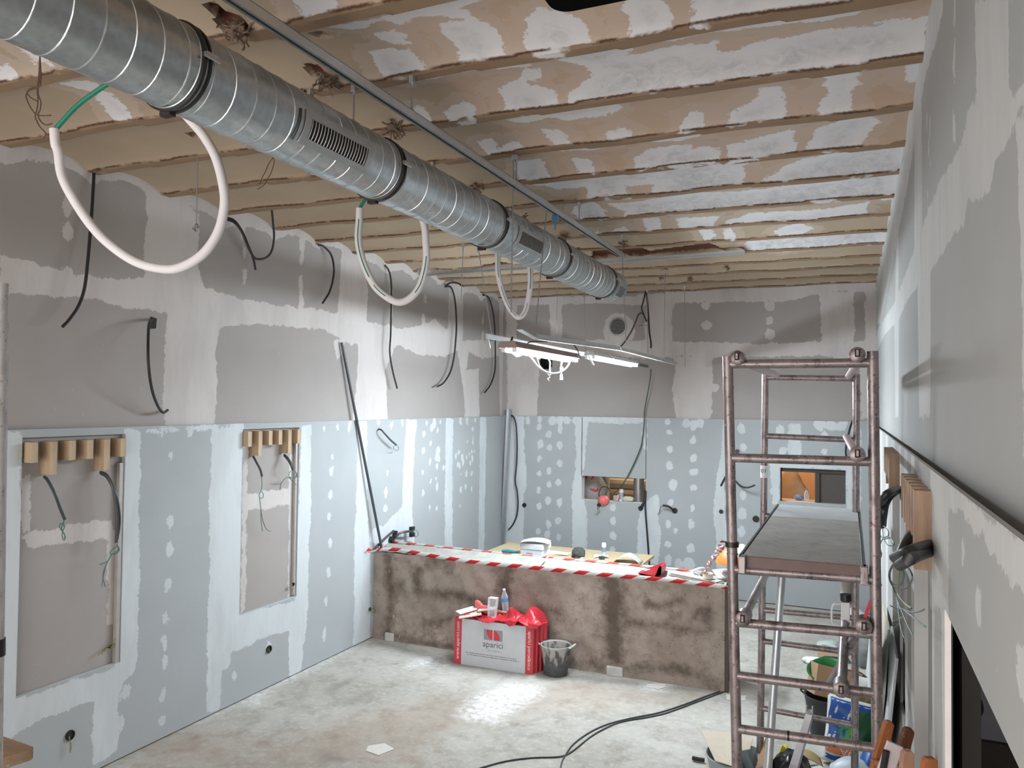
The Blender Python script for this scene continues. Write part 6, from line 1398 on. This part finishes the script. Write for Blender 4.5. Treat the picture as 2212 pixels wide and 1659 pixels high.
# cement sacks
M_BLUE = plain('blue_sack_print', (0.012, 0.085, 0.36, 1), 0.4, 0, 0.25, 6); M_WSACK = plain('white_sack_paper', (0.62, 0.64, 0.64, 1), 0.6, 0, 0.12, 8)
M_ORG = plain('orange_print', (0.72, 0.22, 0.10, 1), 0.5, 0, 0.08); M_GPR = plain('green_print', (0.05, 0.30, 0.06, 1), 0.5); M_TAN = plain('tan_sack_paper', (0.34, 0.24, 0.11, 1), 0.7, 0, 0.2)
def sack(name, label, c, W_, H_, D_, tilt, rz, panels, mt, seed, words=()):
    """upright paper sack: pillow body, printed panels and lettering follow its front"""
    t = thing(name, label, 'sack', tuple(c)); R = Matrix.Rotation(rz, 3, 'Z')@Matrix.Rotation(tilt, 3, 'Y')
    rr_ = np.random.RandomState(seed); ph = rr_.rand(8)*6
    def f(u, v, off=0.0):      # u,v in 0..1 on the front
        e = max(0.0, (1-abs(2*u-1)**4)*(1-abs(2*v-1)**6))
        y = -D_/2*e**0.5-off+0.012*math.sin(7*u+ph[0]+5*v)*e+0.009*math.sin(15*v+ph[1]+4*u)*e+0.006*math.sin(23*u+ph[2]-17*v)*e
        return Vector(c)+R@Vector(((u-0.5)*W_*(1-0.06*math.sin(PI*v)), y, v*H_))
    def g(u, v):
        q = f(u, v); d = R@Vector((0, 1, 0)); k = (q-Vector(c)).dot(d); return q-d*(2*k) if k < 0 else q
    b = MB().sheet(lambda u, v: f(u, v), 22, 26); b.sheet(lambda u, v: g(u, v), 22, 26)
    body = obj('body', b, mt, t, ang=80)
    for k, (u0, u1, v0, v1, m_) in enumerate(panels):
        obj('print', MB().sheet(lambda u, v: f(u0+(u1-u0)*u+0.02*math.sin(9*v+k), v0+(v1-v0)*v, 0.002+0.0008*k), 10, 12), m_, body)
    for s, u, v, size, m_, flip in words:
        tb_ = MB(); text_mb(tb_, s, 1.0, (0, 0, 0), (1, 0, 0), (0, 1, 0)); W2 = max(p[0] for p in tb_.v)-min(p[0] for p in tb_.v)
        sg = -1 if flip else 1
        tb_.v = [tuple(f(u+sg*p[0]*size/W_, v+sg*p[1]*size/H_, 0.006)) for p in tb_.v]
        obj('lettering', tb_, m_, body, smooth=False)
    return t
sack('cement_sack', 'blue and white cement sack with an orange band inside the scaffold', (-0.030, 6.50, 0.0), 0.36, 0.52, 0.16, 0.10, -0.1,
     [(0.06, 0.98, 0.42, 0.98, M_BLUE), (0.06, 0.98, 0.20, 0.36, M_ORG), (0.30, 0.55, 0.46, 0.66, M_GPR), (0.1, 0.98, 0.10, 0.17, M_BLUE), (0.60, 0.98, 0.5, 0.9, plain('dark_green_print', (0.015, 0.10, 0.03, 1), 0.4))], M_WSACK, 3, [('HDA', 0.62, 0.31, 0.085, M_TXW, True)])
sack('cement_sack', 'white and tan paper sack behind the right scaffold posts', (0.105, 6.75, 0.05), 0.30, 0.56, 0.14, 0.12, 0.05, [(0.0, 0.45, 0.3, 0.85, M_TAN), (0.1, 0.95, 0.05, 0.35, plain('grey_sack_side', (0.36, 0.38, 0.37, 1), 0.6))], M_WSACK, 5, [('FEROM', 0.68, 0.62, 0.05, M_DARK, True)])
b = lump((0.02, 6.15, 0.0), 0.16, 0.12, 0.21, 7, 0.12); obj('crumpled_sack', b, plain('pale_blue_white_film', (0.50, 0.56, 0.62, 1), 0.4, 0, 0.3, 12), None, 'crumpled pale plastic sack with an orange corner by the far castor', 'sack')
b = lump((0.16, 6.3, 0.0), 0.10, 0.16, 0.27, 8, 0.10); obj('crumpled_sack', b, M_BLUE, None, 'folded shiny blue sack in front of the white and tan sack', 'sack')
M_BBAG = plain('black_bin_bag', (0.010, 0.011, 0.013, 1), 0.22)
obj('bin_bag', lump((-0.375, 5.85, 0.0), 0.14, 0.16, 0.30, 11, 0.22), M_BBAG, None, 'shiny black bin bag on the floor inside the scaffold', 'bin bag', ang=70)
obj('yellow_bag', lump((-0.44, 6.05, 0.0), 0.05, 0.06, 0.26, 13, 0.2), plain('yellow_film', (0.62, 0.56, 0.05, 1), 0.4), None, 'small yellow plastic bag behind the black bin bag', 'bag')
obj('clear_film', lump((-0.42, 5.72, 0.0), 0.07, 0.07, 0.20, 14, 0.25), plain('greenish_film', (0.45, 0.55, 0.52, 1), 0.35), None, 'pale green crumpled film left of the black bin bag', 'plastic film')
c = PZ(1722, 1640, 0.15)
for i, (dx, dy, rz, mt_, lab) in enumerate([(0.0, 0.0, 0.6, M_CARTON, 'torn brown carton piece under the pale strut'), (0.10, -0.05, -0.5, M_WSACK, 'white paper scrap beside the torn carton piece'), (0.05, 0.12, 0.2, M_TAN, 'tan paper scrap behind the torn carton piece'), (-0.02, -0.12, 1.0, M_DARK, 'dark box lid in front of the torn carton piece')]):
    leaf((c[0]+dx, c[1]+dy, 0.02+0.03*i), 0.24, 0.2, rz, 0.06, 'scrap', mt_, lab, 'scrap', 20+i)
t = thing('paint_tin', 'white tin with a blue and orange label by the right scaffold post', 'tin', tuple(PZ(1872, 1655, 0.0)))
c = PZ(1872, 1648, 0.10); c[2] = 0.0
obj('tin', MB().lathe([(0.001, 0), (0.10, 0), (0.10, 0.22), (0.105, 0.225), (0.10, 0.23), (0.001, 0.23)], 24, tuple(c)), M_PAPER, t)
obj('label', MB().lathe([(0.1008, 0.04), (0.1008, 0.10)], 24, tuple(c), caps=False), M_ORG, t)
obj('label_band', MB().lathe([(0.1008, 0.14), (0.1008, 0.16)], 24, tuple(c), caps=False), plain('navy_print', (0.02, 0.04, 0.13, 1), 0.5), t)
# glass-like far floor litter
for i, (u, v, s_, lab, mt_) in enumerate([(1757, 1424, 0.10, 'crumpled white paper on the far floor inside the scaffold', M_PAPER), (1790, 1390, 0.11, 'white and green plastic scrap on the far floor inside the scaffold', plain('greenish_film', (0.5,)*4)), (1846, 1345, 0.16, 'white sack heaped in the far right corner', M_WSACK)]):
    c = PZ(u, v, 0.05); obj('litter', lump((c[0], c[1], 0.0), s_, s_*0.8, s_*(0.7 if i < 2 else 1.4), 30+i, 0.3), mt_, None, lab, 'litter', ang=60)
c = PZ(1800, 1425, 0.0); leaf((c[0], c[1], 0.02), 0.30, 0.2, 0.1, 0.06, 'cardboard_scrap', M_CARTON, 'bent brown cardboard scrap on the far floor inside the scaffold', 'cardboard', 40)
obj('grey_sack', lump((PZ(1866, 1440, 0)[0], PZ(1866, 1440, 0)[1], 0.0), 0.11, 0.15, 0.50, 41, 0.15), plain('grey_plastic_sack', (0.26, 0.28, 0.28, 1), 0.45, 0, 0.3), None, 'tall grey plastic sack beside the right wall boards', 'sack')
# cardboard and tub at the bottom of the frame
c = PZ(1592, 1640, 0.19); c[2] = 0.0
t = thing('mixing_tub', 'round grey blue mixing tub half covered by cardboard at the bottom edge', 'tub', (c[0], c[1], 0.0))
obj('tub', MB().lathe([(0.001, 0), (0.17, 0), (0.215, 0.21), (0.222, 0.215), (0.215, 0.222), (0.205, 0.21), (0.165, 0.02), (0.001, 0.015)], 32, tuple(c)), plain('grey_blue_tub', (0.30, 0.345, 0.37, 1), 0.5, 0, 0.15, 7), t)
obj('handle', MB().tube(cr([c+(0.19, -0.08, 0.21), c+(0.23, -0.10, 0.14), c+(0.22, -0.02, 0.12), c+(0.21, 0.03, 0.20)], 4), 0.008, 6), M_DARK, t)
def card(pts, z, label, mt=None, th=0.005):
    P = [PZ(u, v, zz) for (u, v), zz in zip(pts, z)]; a = Vector(P[0]); n = (Vector(P[1])-a).cross(Vector(P[2])-a).normalized()
    return obj('cardboard_sheet', MB().prism(P, n*th), mt or M_CARTONL, None, label, 'cardboard', 'cardboard pieces at the bottom edge', smooth=False)
card([(1514,1577),(1577,1582),(1585,1655),(1545,1643)], [.24,.27,.27,.24], 'largest pale cardboard sheet lying over the mixing tub')
card([(1600,1585),(1626,1596),(1620,1618),(1596,1622)], [.27,.27,.26,.26], 'small pale cardboard piece right of the scaffold post')
card([(1655,1590),(1662,1659),(1628,1668),(1640,1630)], [.33,.26,.14,.2], 'brown cardboard flap with a torn white edge by the galvanized tube', M_CARTON)
card([(1682,1628),(1700,1672),(1668,1680),(1672,1640)], [.2,.12,.08,.18], 'grey cardboard corner right of the galvanized tube', plain('grey_card', (0.34, 0.32, 0.30, 1), 0.8))
card([(1528,1645),(1548,1650),(1560,1690),(1515,1690)], [.13,.12,.06,.06], 'lower pale cardboard sheet at the very bottom edge')
# stepladder tops
def stile(p0, p1, w0, label_part, t, mt=None):
    p0, p1 = Vector(p0), Vector(p1); d = (p0-p1).normalized(); R = RGT; n = Vector(R); n = (n-d*n.dot(d)).normalized(); m_ = d.cross(n)
    pts = []; L = (p0-p1).length; w1 = w0*1.9
    for s_, q_ in ((-1, p1), (1, p1)): pts.append(q_+n*s_*w1/2)
    pts += [p0-d*0.05+n*w0/2]+[p0-d*(0.02-0.02*math.sin(a))+n*(w0/2-0.018*(1-math.cos(a))) for a in (0.5, 1.2)]+[p0-d*(0.02-0.02*math.sin(a))-n*(w0/2-0.018*(1-math.cos(a))) for a in (1.2, 0.5)]+[p0-d*0.05-n*w0/2]
    return obj('stile', MB().prism([p_-m_*0.013 for p_ in pts], m_*0.026), mt or M_LADDER, t, bevel=0.003, smooth=False)
A0, B0, C0, D0 = PY(1921, 1557, 3.6), PY(1964, 1572, 3.5), PY(1960, 1619, 3.15), PY(2008, 1635, 2.92)
t = thing('wooden_stepladder', 'paint-spattered orange brown wooden ladder tops at the lower right by the wall', 'ladder', (0.05, 3.4, 0.0))
stile(A0, A0+(-0.34, 0.05, -A0[2]+0.01), 0.042, '', t); stile(B0, B0+(-0.36, 0.05, -B0[2]+0.01), 0.044, '', t, wood_material('dark_ladder_wood', (0.10, 0.035, 0.016, 1), (0.17, 0.065, 0.03, 1), spl=0.5))
stile(C0, C0+(-0.06, 0.0, -C0[2]+0.01), 0.044, '', t, wood_material('bleached_ladder_wood', (0.36, 0.19, 0.13, 1), (0.50, 0.30, 0.22, 1), spl=0.9)); stile(D0, D0+(-0.05, 0.0, -D0[2]+0.01), 0.050, '', t)
for k in range(4):
    f = 0.12+0.24*k; a = Vector(A0)+(Vector((-0.34, 0.05, -A0[2]+0.01)))*f; b_ = Vector(B0)+(Vector((-0.36, 0.05, -B0[2]+0.01)))*f
    obj('tread', MB().beam(a, b_, 0.07, 0.018), M_LADDER, t, smooth=False)
for k in range(3):
    f = 0.3+0.26*k; a = Vector(C0)+Vector((-0.06, 0, -C0[2]))*f; b_ = Vector(D0)+Vector((-0.05, 0, -D0[2]))*f
    obj('rung', MB().beam(a, b_, 0.03, 0.03), M_LADDER, t, smooth=False)
pl = PY(1922, 1640, 3.3); obj('hinge_plate', MB().box(pl, (0.06, 0.012, 0.13), Matrix.Rotation(0.3, 3, 'Y')), plain('pinkish_plate', (0.52, 0.46, 0.47, 1), 0.5, 0.3), t, bevel=0.004, smooth=False)
obj('hinge_slot', MB().tube([pl+(-0.012, -0.012, 0.035), pl+(-0.025, -0.012, -0.05)], 0.012, 8), M_DARK, t)

# ---- floor: cable and scraps of paper
fc = lambda pts, z=0.0065: [PZ(u, v, z) for u, v in pts]
obj('floor_cable', line(fc([(1572,1488),(1530,1502),(1480,1521),(1425,1539),(1370,1550),(1320,1562),(1285,1576),(1258,1592),(1236,1610),(1222,1630),(1214,1645),(1210,1664)]), 0.0062, 6), M_CONDUIT, None, 'dark cable crossing the floor from the scaffold post to the bottom edge', 'cable')
obj('floor_cable', line(fc([(1572,1491),(1500,1518),(1440,1540),(1400,1549),(1340,1560),(1300,1577),(1275,1592),(1250,1612),(1228,1628),(1205,1635),(1150,1637),(1095,1644),(1045,1657),(1020,1666)]), 0.0062, 6), M_CONDUIT, None, 'second cable running beside it, then left along the bottom edge', 'cable')
obj('floor_cable', line(fc([(1496,1637),(1508,1640),(1522,1642)], 0.02), 0.016, 8), M_DARK, None, 'stub of thick black cable left of the mixing tub', 'cable')
M_SCRAP = plain('dusty_paper', (0.66, 0.64, 0.60, 1), 0.85, 0, 0.10)
for pts, lab in (([(795,1612),(830,1606),(852,1618),(818,1632),(790,1622)], 'dusty white paper sheet on the floor near the bottom of the photo'), ([(1398,1478),(1436,1477),(1438,1484),(1424,1489),(1395,1485)], 'dusty white paper on the floor in front of the half wall right part'), ([(1568,1500),(1612,1503),(1610,1514),(1570,1512)], 'pale paper on the floor behind the left scaffold post')):
    obj('paper_scrap', MB().prism([PZ(u, v, 0.002) for u, v in pts], (0, 0, 0.003)), M_SCRAP, None, lab, 'paper', smooth=False)

# ================================================================= BEHIND THE HATCHES
def point(name, loc, power, col, r=0.05):
    l = bpy.data.lights.new(name, 'POINT'); l.energy = power; l.color = col; l.shadow_soft_size = r
    o = bpy.data.objects.new(name, l); COL.objects.link(o); o.location = loc
point('kitchen_bulb', (-3.0, 12.3, 2.6), KITCHEN_POWER, (1.0, 0.86, 0.68))
point('store_bulb', (-1.2, 11.9, 2.5), STORE_POWER, (1.0, 0.62, 0.33))
point('side_room_bulb', (1.5, 1.6, 2.5), 38, (1.0, 0.90, 0.86))
HS = 1.274
yh = YBU+0.10
HP = lambda u, v, y=yh: PY(u, v, y)
c = HP(1311, 1078); c[2] = HS+0.005
b = MB(); b.lathe([(0.001, 0.0), (0.05, 0.005), (0.085, 0.05), (0.085, 0.10), (0.05, 0.135), (0.001, 0.14)], 14, (c[0], YBU-0.06, HS-0.055), wob=lambda a, j: 0.08*math.sin(3*a+j))
t = thing('dust_mask', 'salmon red dust mask hanging over the edge of the first hatch', 'mask', (c[0], YBU-0.06, HS-0.055)); obj('mask', b, M_SALMON, t)
obj('strap', line([HP(1296, 1078), HP(1294, 1065), HP(1300, 1053), HP(1310, 1052), HP(1318, 1060)], 0.007, 6), M_DARK, t)
c = HP(1342, 1078); c[2] = HS+0.002
t = thing('foam_can', 'white aerosol can standing in the first hatch', 'spray can', tuple(c))
obj('can', MB().lathe([(0.001, 0), (0.033, 0), (0.033, 0.16), (0.028, 0.175), (0.001, 0.18)], 18, tuple(c)), M_PAPER, t)
obj('label', MB().lathe([(0.0335, 0.02), (0.0335, 0.13)], 18, tuple(c), caps=False), plain('lilac_label', (0.38, 0.38, 0.46, 1), 0.5), t)
obj('nozzle', MB().lathe([(0.001, 0.18), (0.012, 0.18), (0.010, 0.205), (0.001, 0.21)], 12, tuple(c)), M_DARK, t)
for i, (u, v, s_, mt_, lab) in enumerate([(1330, 1072, (0.06, 0.05, 0.075), plain('pink_grey_box', (0.42, 0.34, 0.34, 1), 0.6), 'small pinkish box between the mask and the can in the hatch'), (1337, 1066, (0.035, 0.03, 0.10), plain('skin_tone_plastic', (0.55, 0.36, 0.30, 1), 0.6), 'beige handle of a tool leaning by the can in the hatch')]):
    c = HP(u, v); obj('small_box', MB().box((c[0], yh-0.01*i-0.05*i, HS+s_[2]/2+0.002), s_, Matrix.Rotation(0.3*i, 3, 'Y')), mt_, None, lab, 'box', bevel=0.004, smooth=False)
obj('rag', lump((HP(1357, 1080)[0], yh-0.02, HS), 0.09, 0.04, 0.075, 50, 0.3), plain('cream_rag', (0.55, 0.55, 0.45, 1), 0.8), None, 'cream rag lying right of the can in the hatch', 'rag', ang=70)
ms = NT('grey_red_sack'); _s = ms.noise(9, 3, 0.6); M_SACKG = ms.fin(ms.mix(ms.ramp(ms.noise(7, 2, 0.5, (1, 1, 1), 0.5), 0.60, 0.62), ms.mix(_s, (0.16, 0.155, 0.15, 1), (0.42, 0.41, 0.40, 1)), (0.42, 0.02, 0.03, 1)), 0.6)
obj('rubble_sack', lump((PY(1278, 1060, 11.8)[0], 11.85, 0.9), 0.20, 0.16, 0.85, 51, 0.22), M_SACKG, None, 'grey rubble sack with red print seen through the left of the first hatch', 'sack', ang=70)
for i in range(4):
    x = PY(1303+i*4, 1050, 12.0)[0]
    obj('timber', MB().bb(x-0.016, x+0.016, 12.0-0.02*i, 12.06-0.02*i, 0.0, 1.75), plain('pale_timber', (0.50, 0.44, 0.34, 1), 0.8, 0, 0.3), None, f'{["left", "second", "third", "right"][i]} pale upright timber seen in the first hatch', 'timber', 'timbers seen through the first hatch', smooth=False)
x = PY(1380, 1058, 12.0)[0]
obj('duct_pipe', MB().lathe([(0.085-0.004*(k % 2), 0.4+0.06*k) for k in range(24)], 20, (x, 12.0, 0)), M_GALV, None, 'silvery ribbed upright pipe seen through the right of the first hatch', 'pipe')
for i, v in enumerate((1037, 1058)):
    z = PY(1340, v, 12.9)[2]
    t = MB().bb(PY(1312, v, 12.9)[0]-0.3, PY(1366, v, 12.9)[0]+0.3, 12.6, 12.9, z-0.03, z+0.03)
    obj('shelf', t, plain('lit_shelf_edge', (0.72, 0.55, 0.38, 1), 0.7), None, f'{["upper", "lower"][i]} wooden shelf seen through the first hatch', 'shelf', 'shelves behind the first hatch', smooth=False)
S2 = H2[2]
obj('beige_sack', lump((PY(1702, 1070, 11.85)[0], 11.90, 0.95), 0.23, 0.15, 0.92, 61, 0.2), plain('beige_sack', (0.56, 0.40, 0.24, 1), 0.8, 0, 0.15), None, 'beige sack bulging behind the second hatch', 'sack', ang=70)
c = (PY(1742, 1080, YBU+0.16)[0], YBU+0.20, S2+0.003); 
shelf2 = MB().bb(H2[0]-0.2, H2[1]+0.2, YBU+0.13, YBU+0.36, S2-0.03, S2); obj('sill_board', shelf2, M_CARTONL, None, 'board forming the sill behind the second hatch', 'sill board', smooth=False)
t = thing('water_bottle', 'small clear bottle standing in the second hatch', 'bottle', c)
obj('body', MB().lathe([(0.001, 0), (0.032, 0.0), (0.034, 0.03), (0.033, 0.07), (0.026, 0.11), (0.013, 0.135), (0.013, 0.15)], 18, c), M_PET, t)
obj('cap', MB().lathe([(0.015, 0.148), (0.015, 0.168), (0.001, 0.168)], 14, c, caps=False), plain('blue_label', (0.1,)*4), t)
obj('blue_cloth', lump((PY(1725, 1082, YBU+0.16)[0], YBU+0.22, S2+0.001), 0.06, 0.05, 0.075, 63, 0.25), plain('blue_cloth', (0.16, 0.24, 0.42, 1), 0.8), None, 'crumpled blue cloth beside the bottle in the second hatch', 'cloth', ang=70)
p0, p1 = PY(1698, 1018, 12.5), PY(1748, 1090, 12.5)
obj('broom_stick', MB().tube([p0-(0, 0, 0)+(p0-p1)*0.3, p1+(p1-p0)*0.9], 0.012, 8), plain('brown_stick', (0.16, 0.085, 0.045, 1), 0.6), None, 'brown stick leaning behind the second hatch', 'stick')
# electric cable on the far wall of the side room
obj('wall_cable', line([PY(2112, 1580, 6.27)]+[PY(u, v, 6.25) for u, v in [(2116,1515),(2121,1522),(2122,1535),(2118,1545),(2112,1550)]], 0.008, 6), M_DARK, None, 'black cable loop on the white wall beyond the doorway', 'cable')
